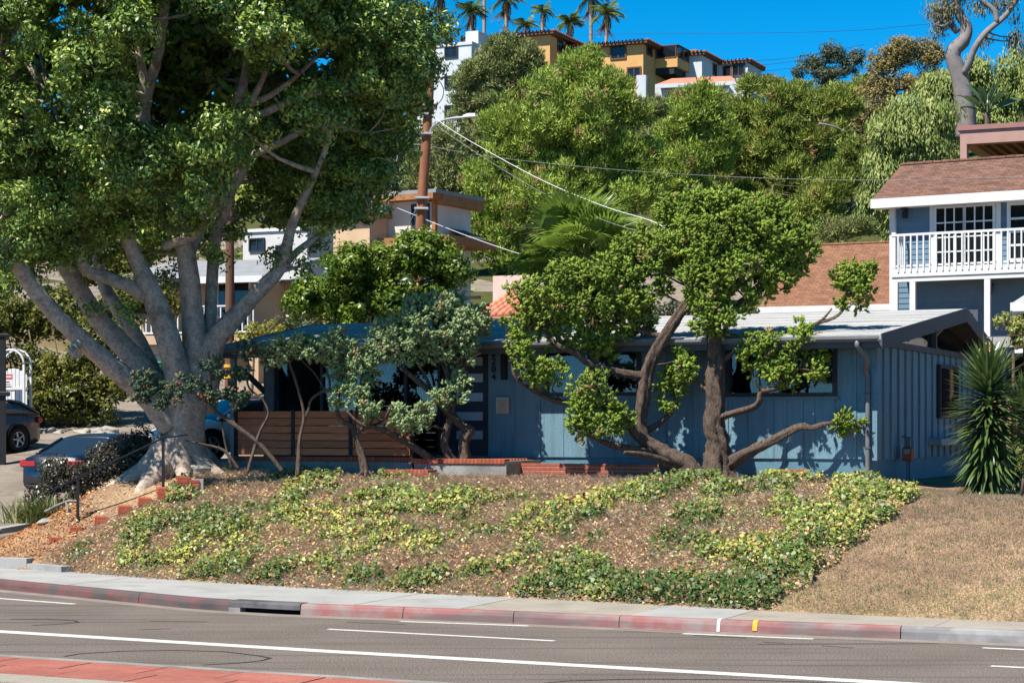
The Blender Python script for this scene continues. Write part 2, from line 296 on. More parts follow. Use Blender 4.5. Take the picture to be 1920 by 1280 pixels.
# two rows of slabs, then the near rim
k = 0; sp = 1.02
for r in range(2):
    s0 = sA+.3*r
    while s0 < sB-sp:
        wstrip('slab', s0+.012, s0+sp-.012, -.172-.62*r, -.172-.62*r-.605, -.02, .148+.004*RNG.random(), m_slab, med, 2); s0 += sp
wstrip('median_bed', sA, sB, -.16, -1.42, -.05, .118, m_conc_old, med, 14)
wstrip('median_kerb', sA, sB, -1.42, -1.95, -.05, .152, m_conc_tan, med, 14)
# ---- kerb, in lengths; one length holds the drain inlet
kerb = thing('kerb', None, None); tag(kerb, kind='structure')
prof = [(0, -.05), (.012, .10), (.03, .148), (.06, .166), (.19, .168), (.19, -.05)]
def kerb_piece(s0, s1, mat, pr=prof, name='kerb_stone'):
    S_ = np.linspace(s0, s1, max(2, int((s1-s0)/.4)+1)); vs = []
    for s in S_:
        d = (kerb_w(s+.1)-kerb_w(s-.1))/.2; nn = np.array([-d, 1.0])/math.hypot(d, 1)
        vs += [(*xy(s+nn[0]*a, kerb_w(s)+nn[1]*a), z) for a, z in pr]
    n = len(pr); fc = [(i*n+j, (i+1)*n+j, (i+1)*n+(j+1) % n, i*n+(j+1) % n) for i in range(len(S_)-1) for j in range(n)]
    fc += [tuple(range(n)), tuple((len(S_)-1)*n+j for j in range(n))[::-1]]
    return MB().add(vs, fc).build(name, mat, kerb)
kerb_s = lambda px, py: sw(*gnd(px, py, 0)[:2])[0]
sJ = [kS[0], kerb_s(-60, 1098), kerb_s(258, 1131), kerb_s(427, 1146)]
for a_, b2 in zip(sJ[:-1], sJ[1:]): kerb_piece(a_+.006, b2-.006, m_kerb_dark)
si0, si1 = kerb_s(427, 1146), kerb_s(562, 1153)
kerb_piece(si0+.004, si1-.004, m_inlet, [(.0, .075), (.01, .14), (.04, .172), (.26, .174), (.26, .075)], 'drain_inlet_lintel')
m_black = M('void_black', (.004, .004, .004, 1), rough=.9, bump=0)
kerb_piece(si0+.02, si1-.02, m_black, [(.16, -.04), (.16, .08), (.25, .08), (.25, -.04)], 'drain_inlet_throat')
kerb_piece(si0, si0+.22, m_kerb_grey, [(.004, -.05), (.004, .0755), (.2, .0755), (.2, -.05)], 'drain_inlet_cheek')
cuts = [si1]+[kerb_s(px, py) for px, py in ((757, 1159.5), (960, 1169), (1160, 1177), (1345, 1184), (1688, 1198))]
for i, (a_, b2) in enumerate(zip(cuts[:-1], cuts[1:])): kerb_piece(a_+.006, b2-.006, m_kerb_red)
s_ = cuts[-1]
while s_ < 60: kerb_piece(s_+.008, s_+2.8, m_kerb_grey); s_ += 2.81
# gutter dust at the foot of the kerb
S_ = np.linspace(kS[0], 60, 120); pl = [(s, kerb_w(s)-.32) for s in S_]+[(s, kerb_w(s)+.03) for s in S_[::-1]]
sheet('gutter_pan', pl, .003, m_gutter, kerb)
m_yellow = M('marking_yellow', sr(228, 178, 52), sr(214, 160, 50), 9, .7, .1); m_markw = M('marking_white', sr(232, 226, 220), sr(214, 208, 204), 9, .7, .1)
up = lambda pr, e: [(a-e if a < .1 else a, z+e if z > .1 else z) for a, z in pr]
kerb_piece(kerb_s(1345, 1184), kerb_s(1350, 1184.5), m_markw, [(-.004, .01), (.008, .1), (.026, .151), (.058, .171), (.19, .173), (.19, -.03)], 'paint_mark')
kerb_piece(kerb_s(1411, 1187), kerb_s(1419, 1187.5), m_yellow, [(-.004, .04), (.008, .1), (.026, .151), (.058, .171), (.19, .173), (.19, -.03)], 'paint_mark')
# ---- pavement slabs
pave = thing('pavement', None, None); tag(pave, kind='structure')
js = [kS[0]+.2, -6.2, -3.6, -1.35, kerb_s(640, 1156)+.1]
x_ = sw(*gnd(815, 1150, .165)[:2])[0]; js += [x_-1.35, x_]; 
j2 = sw(*gnd(1190, 1150, .165)[:2])[0]; j3 = sw(*gnd(1365, 1158, .165)[:2])[0]; js = sorted(set(js+[j2, j3])); t_ = j3+2.85
while t_ < 55: js.append(t_); t_ += 2.85
for i, (a_, b2) in enumerate(zip(js[:-1], js[1:])):
    S_ = np.linspace(a_+.006, b2-.006, 4); poly = [xy(s+.0, kerb_w(s)+.185) for s in S_]+[xy(s, back_w(s)) for s in S_[::-1]]
    MB().prism(poly, .02, .166+.002*(i % 2)).build('paving_slab', m_conc_tan if (b2 <= j2+.01 and a_ >= x_-.01) or a_ >= j3-.01 else m_conc, pave)
# low concrete edging behind the pavement at the corner
e0 = [sw(*gnd(px, py, .17)[:2]) for px, py in ((-260, 1062), (-60, 1063), (50, 1066), (115, 1072))]
edge = thing('corner_kerb', None, None); tag(edge, kind='structure')
for (a_, b2), mt in zip(zip(e0[:-1], e0[1:]), (m_conc, m_conc, m_conc)):
    d = np.array(b2)-np.array(a_); n2 = np.array([-d[1], d[0]])/np.linalg.norm(d); q = [np.array(a_)+d*.004, np.array(b2)-d*.004]
    h = .36 if b2 != e0[-1] else .27
    MB().prism([xy(*q[0]), xy(*q[1]), xy(*(q[1]+n2*.24)), xy(*(q[0]+n2*.24))], .05, h).build('kerb_stone', mt, edge)
# ---- side street climbing to the left of the house
gs = np.concatenate([np.linspace(-60, -20, 14), np.linspace(-19, -8.4, 30)]); gw = np.concatenate([np.linspace(-4.6, 30, 80), np.linspace(31, 60, 12)])
SS, WW = np.meshgrid(gs, gw); SS = SS-np.where(SS > -8.6, np.clip(2.6-WW, 0, 9)*.24, 0); XX = P0[0]+SS*CA+WW*SA; YY = P0[1]-SS*SA+WW*CA; ZZ = terrain(XX, YY)+.03
nx, ny = len(gs), len(gw); i_ = np.arange(nx*ny).reshape(ny, nx)
sst = tag(mobj('side_street', np_mesh('side_street', np.stack([XX, YY, ZZ], -1).reshape(-1, 3), np.stack([i_[:-1, :-1], i_[:-1, 1:], i_[1:, 1:], i_[1:, :-1]], -1).reshape(-1, 4), smooth=True), m_street), kind='structure')
skb = thing('side_street_kerb', None, None); tag(skb, kind='structure')
for i in range(9):                                   # kerb along the side street, by the mulch
    w0 = -4.6+i*1.5; f2 = lambda w: -8.4-max(0, 2.6-w)*.24
    p = [(f2(w0)+.0, w0), (f2(w0+1.48), w0+1.48)]; vs = []
    for s, w in p:
        for ds, dz in ((0, -.1), (0, .15), (.16, .15), (.16, -.1)):
            X, Y = xy(s+ds, w); vs.append((X, Y, tz(X, Y)+dz))
    MB().add(vs, [(0, 1, 2, 3), (7, 6, 5, 4), (0, 4, 5, 1), (1, 5, 6, 2), (2, 6, 7, 3), (3, 7, 4, 0)]).build('kerb_stone', m_conc, skb)
# ------------------------------------------------------------------ the low blue house
BZ = 1.9
house = thing('house', 'low slate blue house with board siding, pale low-pitched roof and number 2204', 'house', (P0[0], P0[1], BZ), -ANG)
O3 = (0, 0, BZ)
def hb(name, mat, *a, bev=0.0, parent=None): return MB().box(*a, bev=bev).build(name, mat, parent or house, org=O3)
m_blue = M('siding_blue', sr(104, 137, 151), sr(112, 145, 160), 2.5, .75, .25, 30, stretch=(6, 6, .6), speck=(25, .05), grime=(2.0, .45, sr(88, 106, 112), (3, 3, .5)), ovar=.06)
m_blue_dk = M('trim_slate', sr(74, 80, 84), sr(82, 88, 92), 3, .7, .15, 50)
m_core = M('wall_core', sr(40, 48, 54), bump=0)
m_found = M('foundation_blue', sr(86, 124, 142), sr(98, 136, 154), 3, .85, .4, 40, grime=(3, .4, sr(70, 96, 108)))
m_frame = M('window_frame_charcoal', sr(44, 44, 46), sr(52, 52, 54), 5, .5, .05)
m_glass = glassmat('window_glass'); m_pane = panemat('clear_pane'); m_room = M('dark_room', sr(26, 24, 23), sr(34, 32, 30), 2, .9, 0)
m_blind = M('blind_cream', sr(196, 192, 184), sr(206, 202, 194), 6, .7, 0)
m_gut = M('gutter_grey', sr(104, 104, 106), sr(120, 120, 122), 3, .5, .05)
m_door = M('door_navy', sr(40, 46, 60), sr(46, 52, 66), 4, .45, .05); m_frost = M('frosted_glass', sr(150, 160, 176), sr(168, 178, 192), 2, .25, .05, spec=.6)
m_roof = M('roof_pale', sr(158, 158, 158), sr(184, 183, 181), 1.6, .85, .3, 50, stretch=(.5, 3, 1), speck=(30, .07), grime=(1.2, .55, sr(112, 114, 118), (.4, 5, 1)))
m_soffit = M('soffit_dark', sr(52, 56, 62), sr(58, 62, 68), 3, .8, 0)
m_brick = M('brick_red', sr(148, 76, 56), sr(168, 92, 68), 8, .9, .3, 40, ovar=.16, speck=(60, .1)); m_mortar = M('mortar', sr(176, 162, 150), sr(190, 178, 166), 8, .95, .3, 60)
zs, zt = 2.2, 4.40; sR = fs(1640); sD = fs(915); WB = 10.3
hb('foundation', m_found, sD+.0, sR-.03, .04, WB-.05, 1.5, zs+.01)
hb('wall_core', m_core, sD+.01, sR-.2, .22, WB-.2, zs, zt+.05)
# front boards, in vertical planks; those under a window stop at its sill
wins = [(fs(1020), fs(1199), fz(735, fs(1100)), 'M'), (fs(1363), fs(1567), fz(736, fs(1460)), 'R')]
edges = [915, 963, 1011, 1019.9, 1057, 1105, 1152, 1199.1, 1247, 1296, 1340, 1362.9, 1402, 1451, 1475, 1506, 1528, 1567.1, 1603, 1640]
for a_, b2 in zip(edges[:-1], edges[1:]):
    s0, s1 = fs(a_), fs(b2); top = zt
    for w0, w1, wz, _ in wins:
        if s0 >= w0-.02 and s1 <= w1+.02: top = wz-.07
    hb('siding_board', m_blue, s0+.004, s1-.004, 0.0+.006*RNG.random(), .24, zs, top, bev=.006)
    if top == zt and b2-a_ > 20: hb('batten', m_blue, s1-.03, s1+.03, -.018, .003, zs, zt-.002, bev=.004)
for w0, w1, wz, nm in wins:
    wn_ = hb('window', m_frame, w0-.03, w1+.03, -.03, .2, wz-.075, wz); n = 2; top = zt-.06
    hb('window_frame', m_frame, w0-.03, w0+.06, -.03, .2, wz, top, parent=wn_).location = (0, 0, 0)
    hb('window_frame', m_frame, w1-.06, w1+.03, -.03, .2, wz, top, parent=wn_)
    hb('window_frame', m_frame, w0+.06, w1-.06, -.02, .2, top-.07, top, parent=wn_)
    mid = (w0+w1)/2; hb('mullion', m_frame, mid-.035, mid+.035, -.02, .2, wz, top-.07, parent=wn_)
    for q0, q1 in ((w0+.06, mid-.035), (mid+.035, w1-.06)):
        hb('pane', m_pane, q0, q1, .05, .056, wz, top-.07, parent=wn_)
    q0, q1, zz_ = mid+.05, w1-.07, top-.1                # blinds showing behind the right-hand panes
    bsl = MB().box(0, q1-q0, -.012, .012, -.002, .002).mesh('blind_slat'); bsl.transform(Matrix.Rotation(.7, 4, 'X'))
    while zz_ > wz+(.42 if nm == 'M' else .1): mobj('blind_slat', bsl, m_blind, wn_, loc=(q0, .115, zz_-BZ)); zz_ -= .034
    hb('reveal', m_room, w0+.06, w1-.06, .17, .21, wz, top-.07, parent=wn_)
    hb('sill', m_blue, w0-.06, w1+.06, -.05, .1, wz-.135, wz-.077, parent=wn_)
# gable end boards with proud battens
for k in range(17):
    w0 = .02+k*.605
    if w0 > WB: break
    hb('siding_board', m_blue, sR-.2, sR+.004*RNG.random(), w0+.004, min(w0+.601, WB), zs-.02, zt-.1, bev=.004)
    hb('batten', m_blue, sR+.0, sR+.045, w0-.05 if k else .0, w0+.06, zs-.02, zt-.1, bev=.006)
hb('corner_board', m_blue, sR-.06, sR+.05, -.02, -.001, zs-.02, zt)
hb('top_plate', m_blue_dk, sR-.18, sR+.07, .0, WB, zt-.1, zt+.02)
zE, zR, wE, wR, wK = 4.47, 5.24, -.70, 5.15, 11.0; sE0, sE1, sP1, sP0 = fs(405, -.75), fs(1650, -.75), 8.5, -6.9
tri = lambda w: zE-.12+(zR-zE)*(1-abs(w-wR)/(wR-wE))
MB().add([(sR-.05, .1, zt+.02), (sR-.05, WB-.1, zt+.02), (sR-.05, WB-.1, tri(WB-.1)), (sR-.05, wR, tri(wR)), (sR-.05, .1, tri(.1))], [(0, 1, 2, 3, 4)]).build('gable_pane', m_glass, house, org=O3)
for w in (1.55, wR, 8.8): hb('gable_post', m_blue_dk, sR-.06, sR+.04, w-.06, w+.06, zt+.02, tri(w))
for w, h in ((2.6, .2), (wR, .34)): MB().bar((sR+.0, w, tri(w)-h-.1), (sR+.42, w, tri(w)-.0), .06, .06).build('bracket', m_conc, house, org=O3)
# window, ledge on the gable end
gw0 = 5.3
gwn = hb('window', m_frame, sR+.02, sR+.09, gw0, gw0+1.9, 2.98, 3.06)
hb('window_frame', m_frame, sR+.02, sR+.09, gw0, gw0+.07, 3.06, 4.1, parent=gwn); hb('window_frame', m_frame, sR+.02, sR+.09, gw0+1.83, gw0+1.9, 3.06, 4.1, parent=gwn); hb('window_frame', m_frame, sR+.02, sR+.09, gw0+.07, gw0+1.83, 4.03, 4.1, parent=gwn)
hb('pane', m_glass, sR+.047, sR+.06, gw0+.07, gw0+1.83, 3.06, 4.03, parent=gwn)
for o in (gwn,): pass
hb('ledge', m_conc, sR+.03, sR+.3, 4.4, 7.6, 2.42, 2.56, bev=.01)
# roof: two slopes with thickness, a slight prow at the right-hand ridge
def slab(pts, th): n = len(pts); return [tuple(p) for p in pts]+[(p[0], p[1], p[2]-th) for p in pts], [tuple(range(n)), tuple(range(n, 2*n))[::-1]]+[(i, n+i, n+(i+1) % n, (i+1) % n) for i in range(n)]
roof = MB().add(*slab([(sE0, wE, zE), (sE1, wE, zE), (sP1, wR, zR), (sP0, wR, zR)], .09)).build('roof_slope', m_roof, house, org=O3)
MB().add(*slab([(sP0, wR+.003, zR), (sP1, wR+.003, zR), (sE1, wK, zE), (sE0, wK, zE)], .09)).build('roof_slope', m_roof, house, org=O3)
for i in range(1, 8):                                # lapped courses of roll roofing
    f = i/8; w = wE+(wR-wE)*f; z = zE+(zR-zE)*f; a0 = sE0+(sP0-sE0)*f; a1 = sE1+(sP1-sE1)*f
    MB().bar((a0+.02, w, z+.004), (a1-.02, w, z+.004), .05, .012).build('roof_lap', m_roof, roof)
for o in roof.children: o.location = (0, 0, -BZ)
for (a_, b2), nm in ((((sE1, wE, zE), (sP1, wR, zR)), 1), (((sP1, wR, zR), (sE1, wK, zE)), 1), (((sE0, wE, zE), (sP0, wR, zR)), 0), (((sP0, wR, zR), (sE0, wK, zE)), 0)):
    sg = .026 if nm else -.026
    MB().add([(p[0]+q, p[1], p[2]+dz) for p in (a_, b2) for q, dz in ((0, -.27), (sg, -.27), (sg, .015), (0, .015))], [(0, 1, 2, 3), (7, 6, 5, 4), (0, 4, 5, 1), (1, 5, 6, 2), (2, 6, 7, 3), (3, 7, 4, 0)]).build('rake_board', m_blue_dk, house, org=O3)
for ww0, ww1, wq in ((wE+.05, wR, 1), (wR, wK-.05, -1)):
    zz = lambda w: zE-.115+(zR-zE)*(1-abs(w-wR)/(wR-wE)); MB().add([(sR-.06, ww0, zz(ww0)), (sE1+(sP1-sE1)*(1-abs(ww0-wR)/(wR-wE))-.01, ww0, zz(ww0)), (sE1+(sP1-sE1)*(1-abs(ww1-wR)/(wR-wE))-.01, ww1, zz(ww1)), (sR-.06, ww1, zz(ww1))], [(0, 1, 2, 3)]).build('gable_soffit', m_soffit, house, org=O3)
hb('fascia', m_blue_dk, sE0, sE1, wE-.002, wE+.03, zE-.24, zE-.092)
for i in range(12):                                  # exposed rafters under the front eave
    s = sD+.3+i*.64
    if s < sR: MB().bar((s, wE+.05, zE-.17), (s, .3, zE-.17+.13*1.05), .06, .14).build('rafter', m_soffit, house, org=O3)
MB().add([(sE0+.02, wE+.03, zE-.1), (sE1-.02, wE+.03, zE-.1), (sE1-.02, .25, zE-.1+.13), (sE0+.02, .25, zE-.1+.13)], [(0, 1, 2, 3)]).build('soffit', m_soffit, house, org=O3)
gp = [(0, -.10), (.085, -.10), (.12, -.05), (.12, 0), (.108, 0), (.108, -.045), (.08, -.088), (.012, -.088), (.012, 0), (0, 0)]
MB().sweep([(a, b) for a, b in gp], (sE0-.03, wE-.003, zE-.03), (sE1-.03, wE-.003, zE-.03)).build('gutter', m_gut, house, org=O3)
sG, sH = fs(1607, wE-.06), fs(1627, -.07)
dsp = MB(); r_ = [.045]*6
dsp.tube([(sG, wE-.06, zE-.1), (sG, wE-.06, zE-.2), (sG+.1, wE+.2, zE-.42), (sH-.03, -.12, zE-.62), (sH, -.075, zE-.75), (sH, -.075, 1.85)], .045, n=10, step=.08).build('downspout', m_gut, house, org=O3)
for z in (2.4, 3.4): hb('downspout_strap', m_blue_dk, sH-.06, sH+.06, -.125, -.01, z, z+.03)
# front door with five lights, glazing of the entry, porch post
d0, d1 = fs(822), sD-.03; zd0 = 2.22
door = hb('door', m_door, d0+.05, d1, .06, .11, zd0, 4.26)
hb('door_frame', m_frame, sD-.035, sD+.0, -.02, .12, zd0, 4.3); hb('door_frame', m_frame, d0-.01, d0+.05, -.02, .12, zd0, 4.3); hb('door_frame', m_frame, d0+.05, sD-.035, -.02, .12, 4.262, 4.3)
for py in (677, 708, 744, 780, 815):
    z = fz(py, sD, .06); q0, q1 = fs(856, .05), fs(905, .05); hb('door_light', m_frost, q0, q1, .052, .1, z-.085, z+.085, parent=door).location = (0, 0, 0)
for o in list(door.children): o.location = (0, 0, 0)
MB().tube([(d0+.14, .06, 3.2), (d0+.14, -.02, 3.2), (d0+.14, -.02, 3.02)], .012, 8).build('handle', m_gut, door, org=O3)
hb('threshold', m_conc_old, d0, sD, -.1, .12, zs-.0, zd0)
pL = fs(516, .0)
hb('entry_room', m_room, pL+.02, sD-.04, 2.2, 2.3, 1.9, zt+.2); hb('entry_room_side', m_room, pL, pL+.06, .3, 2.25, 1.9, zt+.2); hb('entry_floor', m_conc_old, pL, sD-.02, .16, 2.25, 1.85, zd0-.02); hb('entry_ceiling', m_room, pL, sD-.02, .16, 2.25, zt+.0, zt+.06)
mull = [516, 600, 690, 757, 822]
m_epane = m_pane; gl = hb('glazing_rail', m_frame, pL, d0-.012, .0, .1, zs-.02, zs+.1)
hb('glazing_rail', m_frame, pL, d0-.012, .0, .1, zt-.16, zt+.02)
for a_, b2 in zip(mull[:-1], mull[1:]):
    hb('glazing_mullion', m_frame, fs(a_), fs(a_)+.07, -.005, .105, zs+.1, zt-.16); hb('entry_pane', m_pane, fs(a_)+.07, fs(b2)-.012, .045, .057, zs+.1, zt-.16)
m_postg = M('rough_grey', sr(104, 104, 104), sr(126, 124, 120), 5, .95, .6, 25)
hb('porch_pier', m_postg, fs(497), fs(516)-.003, -.06, .6, 1.6, zt+.03)
hb('carport_post', m_conc, fs(432, -.5), fs(436, -.5)+.05, -.5, -.4, 1.5, zE-.12); hb('carport_post', m_conc, sE0+.3, sE0+.4, 9.8, 9.9, 1.8, zE-.05)
MB().bar((fs(462, -.2), -.2, fz(700, fs(462), -.2)), (fs(498), -.02, fz(735, fs(498))), .09, .12).build('brace', m_soffit, house, org=O3)
hb('carport_beam', m_blue_dk, sE0+.1, fs(497), -.5, -.38, zt-.02, zt+.06)
# numbers, wall lamp
m_blackmetal = M('black_metal', sr(26, 26, 28), sr(34, 34, 36), 5, .5, .05)
def digit(ch, sc, zc, h, st=.02):
    cu = bpy.data.curves.new('digit', 'FONT'); cu.body = ch; cu.size = h*1.4; cu.extrude = .012; cu.offset = .002; cu.align_x = 'CENTER'; cu.align_y = 'CENTER'
    t = bpy.data.objects.new('tmp', cu); COL.objects.link(t); dg = bpy.context.evaluated_depsgraph_get(); me = bpy.data.meshes.new_from_object(t.evaluated_get(dg)); bpy.data.objects.remove(t)
    me.transform(Matrix.Rotation(math.pi/2, 4, 'X')); mobj('house_number', me, m_blackmetal, house, loc=(sc, -.022, zc-BZ))
sN = fs(926.6)
for ch, py in zip('2204', (663, 678, 692.5, 707)): digit(ch, sN, fz(py, sN), .135)
lm = hb('wall_lamp', m_blackmetal, fs(943), fs(952), -.12, .0, fz(712, fs(948)), fz(664, fs(948)), bev=.01)
# letter box on the wall
sL0, sL1 = fs(933), fs(957); zl0, zl1 = fz(776, fs(945)), fz(744, fs(945)); LX, LY = xy((sL0+sL1)/2, -.06)
m_tanbox = M('letterbox_sandstone', sr(176, 158, 136), sr(196, 178, 156), 7, .8, .3, 30)
lb = thing('letter_box', 'square sandy letter box fixed to blue wall beside the front door', 'letter box', (LX, LY, zl0), -ANG)
hw, hh = (sL1-sL0)/2, zl1-zl0
bx('box', m_tanbox, lb, -hw, hw, -.03, .062, 0, hh, bev=.012)
for a in ((-hw+.015, hw-.015, hh-.035, hh-.015), (-hw+.015, hw-.015, .015, .035), (-hw+.015, -hw+.035, .035, hh-.035), (hw-.035, hw-.015, .035, hh-.035)): bx('rim', m_blind, lb, a[0], a[1], -.042, -.029, a[2], a[3], bev=.004)
bx('flap', m_tanbox, lb, -hw+.04, hw-.04, -.038, -.029, hh*.45, hh-.06, bev=.004)
# gas meter by the gable end
gm = thing('gas_meter', 'orange-brown gas meter with grey pipes against gable wall', 'gas meter', (*xy(sR+.22, 1.75), 1.72), -ANG)
m_meter = M('meter_rust', sr(168, 92, 62), sr(140, 76, 54), 9, .7, .2); m_pipe = M('pipe_grey', sr(92, 98, 104), sr(110, 116, 120), 9, .6, .1)
bx('body', m_meter, gm, -.09, .09, -.11, .11, .42, .7, bev=.03); bx('dial', m_conc, gm, -.06, .06, -.125, -.1, .56, .66, bev=.01)
for dy in (-.07, .09): MB().tube([(0, dy, .68), (0, dy, .86), (-.1, dy, .9)], .018, 8).build('pipe', m_pipe, gm)
for dy in (-.07, .12): MB().tube([(0, dy, -.1), (0, dy, .44)], .016, 8).build('pipe', m_pipe, gm)
MB().lathe([(.0, .0), (.05, 0), (.06, .02), (.05, .05), (0, .05)], 14, (0, .1, .84)).build('regulator', m_pipe, gm)
# ------------------------------------------------------------------ porch, planter, fence
def brick_mesh(l, d, h): return MB().box(-l/2, l/2, -d/2, d/2, -h/2, h/2, bev=.006).mesh('brick')
BR_ROW = brick_mesh(.074, .2, .095); BR_RUN = brick_mesh(.198, .095, .062); BR_RUN.materials.append(m_brick); BR_ROW.materials.append(m_brick)
def lay(parent, me, s, w, z, name='brick'): return mobj(name, me, None, parent, loc=(s, w, z), rot=(0, 0, (RNG.random()-.5)*.02))
porch = thing('porch', 'brick edged concrete porch landing in front of the dark front door', 'porch', (P0[0], P0[1], 1.85), -ANG)
wP = -1.75; pS0, pS1 = fs(775, wP), fs(948, wP)
bx('slab', m_conc_old, porch, pS0, pS1, wP+.03, -.03, -.4, .235); bx('top_bed', m_mortar, porch, pS0+.01, pS1-.01, wP+.04, -.04, .235, .30)
s = pS0+.04
while s < pS1-.03: lay(porch, BR_ROW, s, wP+.1, .29); s += .081
for j in range(9):
    for i, s in enumerate(np.arange(pS0+.1, pS1-.08, .206)): lay(porch, BR_RUN, s, wP+.28+j*.105*1.4, .303)
step = thing('porch_step', 'low brick step below the porch landing by the fence', 'step', (P0[0], P0[1], 1.85), -ANG)
wS = wP-.42; tS0, tS1 = fs(718, wS), fs(806, wS); bx('core', m_mortar, step, tS0, tS1, wS+.02, wP-.01, -.4, .075)
for i, s in enumerate(np.arange(tS0+.04, tS1-.03, .081)): lay(step, BR_ROW, s, wS+.1, .082); lay(step, BR_ROW, s, wS+.3, .082)
for i, s in enumerate(np.arange(tS0+.1, tS1-.08, .206)): lay(step, BR_RUN, s, wS+.04, .0)
plan = thing('planter_wall', 'low red brick planter edging below the blue house wall', 'planter', (P0[0], P0[1], 1.85), -ANG)
wL = -1.0; qS0, qS1 = fs(936, wL), fs(1236, wL); bx('mortar_core', m_mortar, plan, qS0, qS1, wL-.04, wL+.04, -.3, .24)
for c in range(-1, 3):
    s = qS0+.1+(.1 if c % 2 else 0)
    while s < qS1-.09: lay(plan, BR_RUN, s, wL, c*.072+.075); s += .207
s = qS1+2.1                                           # a few bricks go on beyond the junipers
for c in range(2):
    for j in range(4): lay(plan, BR_RUN, s+j*.207+c*.1, wL, .075+c*.072)
m_cedar = M('cedar_board', sr(182, 104, 68), sr(206, 130, 88), 3, .65, .25, 40, stretch=(1, 8, 14), ovar=.2, grime=(4, .4, sr(120, 68, 46), (.6, 5, 9)))
m_postb = M('post_dark', sr(34, 30, 30), sr(44, 38, 36), 6, .6, .05)
fence = thing('fence', 'low cedar slat fence with black posts on a brick footing', 'fence', (P0[0], P0[1], 1.85), -ANG)
wF = -1.55; zf0, zf1 = fz(853, fs(600, wF), wF)-1.85, fz(769, fs(600, wF), wF)-1.85
posts = [443, 550, 658, 773]
for px in posts: s = fs(px, wF); bx('post', m_postb, fence, s-.035, s+.035, wF-.035, wF+.035, -.3, zf1+.01)
bh = (zf1-zf0)/6
for a_, b2 in zip(posts[:-1], posts[1:]):
    s0, s1 = fs(a_, wF)+.04, fs(b2, wF)-.04; me = MB().box(0, s1-s0, -.012, .012, 0, bh-.014, bev=.004).mesh('slat')
    for k in range(6): mobj('slat', me, m_cedar, fence, loc=(s0, wF+.003*(k % 2), zf0+k*bh), rot=(0, (RNG.random()-.5)*.004, 0))
f0, f1 = fs(440, wF), fs(775, wF)
bx('footing', m_conc_old, fence, f0, f1, wF-.06, wF+.5, -.35, zf0-.125)
s = f0+.04
while s < f1: lay(fence, BR_ROW, s, wF+.06, zf0-.075); s += .081
bx('back_rail', m_postb, fence, f0, f1, wF+.014, wF+.05, zf1-.2, zf1-.12)
# ------------------------------------------------------------------ steps and handrail on the left of the bank
st = thing('garden_steps', 'worn brick steps climbing the ivy bank beside the black handrail', 'steps', (-8.6, 37.55, .3), math.radians(13))
m_brick_o = M('brick_orange', sr(160, 78, 56), sr(178, 98, 72), 8, .9, .3, 40, ovar=.16, speck=(60, .1)); BR_O = brick_mesh(.2, .095, .068); BR_O.materials.append(m_brick_o); BR_T = brick_mesh(.24, .095, .06); BR_T.materials.append(m_brick_o)
for i, (px, py) in enumerate([(107, 1016), (144, 997), (190, 977), (235, 957), (273, 942), (309, 923), (345, 902)]):
    Y = 37.5+i*.1; p = at(px-13, py+10, Y); l = Matrix.Rotation(-math.radians(13), 3, 'Z') @ (p-Vector((-8.6, 37.55, .3)))
    x0, z0 = l.x, l.z; bx('step_core', m_mortar, st, x0+.02, x0+.5, l.y+.02, l.y+1.08, z0-.25, z0+.145)
    for j in range(11):
        mobj('brick', BR_T, None, st, loc=(x0+.13, l.y+.05+j*.1, z0+.16), rot=(0, 0, (RNG.random()-.5)*.03))
    for c in range(2):
        for j in range(5): mobj('brick', BR_O, None, st, loc=(x0+.045, l.y+.11+j*.208+.05*c, z0+.018+c*.076), rot=(0, 0, math.pi/2+(RNG.random()-.5)*.03))
    for c in range(2):
        for j in range(2): mobj('brick', BR_O, None, st, loc=(x0+.11+j*.207, l.y+.045, z0+.018+c*.076), rot=(0, 0, (RNG.random()-.5)*.02))
hr = thing('handrail', 'thin black metal handrail on two posts beside the brick steps', 'handrail', tuple(at(146, 985, 38.0)))
hl = lambda px, py, Y: tuple(at(px, py, Y)-hr.location)
for px, py0, py1, Y in ((146, 900, 992, 38.0), (306, 822, 922, 38.6)): a = Vector(hl(px, py0, Y)); b3 = Vector(hl(px, py1, Y)); MB().box(a.x-.024, a.x+.024, a.y-.024, a.y+.024, b3.z-.1, a.z).build('post', m_blackmetal, hr)
for a, b3 in (((97, 919, 37.85), (306, 821, 38.6)), ((302, 821.5, 38.6), (352, 815, 38.75))): MB().bar(hl(*a), hl(*b3), .055, .03).build('rail', m_blackmetal, hr)
# ------------------------------------------------------------------ vehicles
m_tyre = M('tyre', sr(28, 28, 29), sr(36, 36, 36), 9, .85, .1); m_rim = M('rim_silver', sr(186, 188, 192), sr(200, 202, 206), 5, .35, 0, metal=.7)
m_carglass = glassmat('car_glass', (.012, .018, .026, 1), .03, .8); m_plate = M('plate', sr(214, 214, 210), bump=0); m_trimb = M('trim_black', sr(22, 22, 24), rough=.6, bump=0)
m_tail = M('tail_light_red', sr(176, 26, 24), sr(150, 18, 18), 4, .15, 0, spec=.7); m_clearl = M('lamp_clear', sr(200, 206, 214), rough=.15, bump=0, spec=.8)
def carpaint(name, c, coat=.6):
    m, n, l, b = nmat(name); t = tex(n, l, 2.5, 4); r = ramp(n, [(.3, tuple(x*.9 for x in c[:3])+(1,)), (.7, c)]); l.new(t.outputs['Fac'], r.inputs[0]); l.new(r.outputs[0], b.inputs['Base Color'])
    b.inputs['Roughness'].default_value = .35; b.inputs['Coat Weight'].default_value = coat; b.inputs['Coat Roughness'].default_value = .06; return m
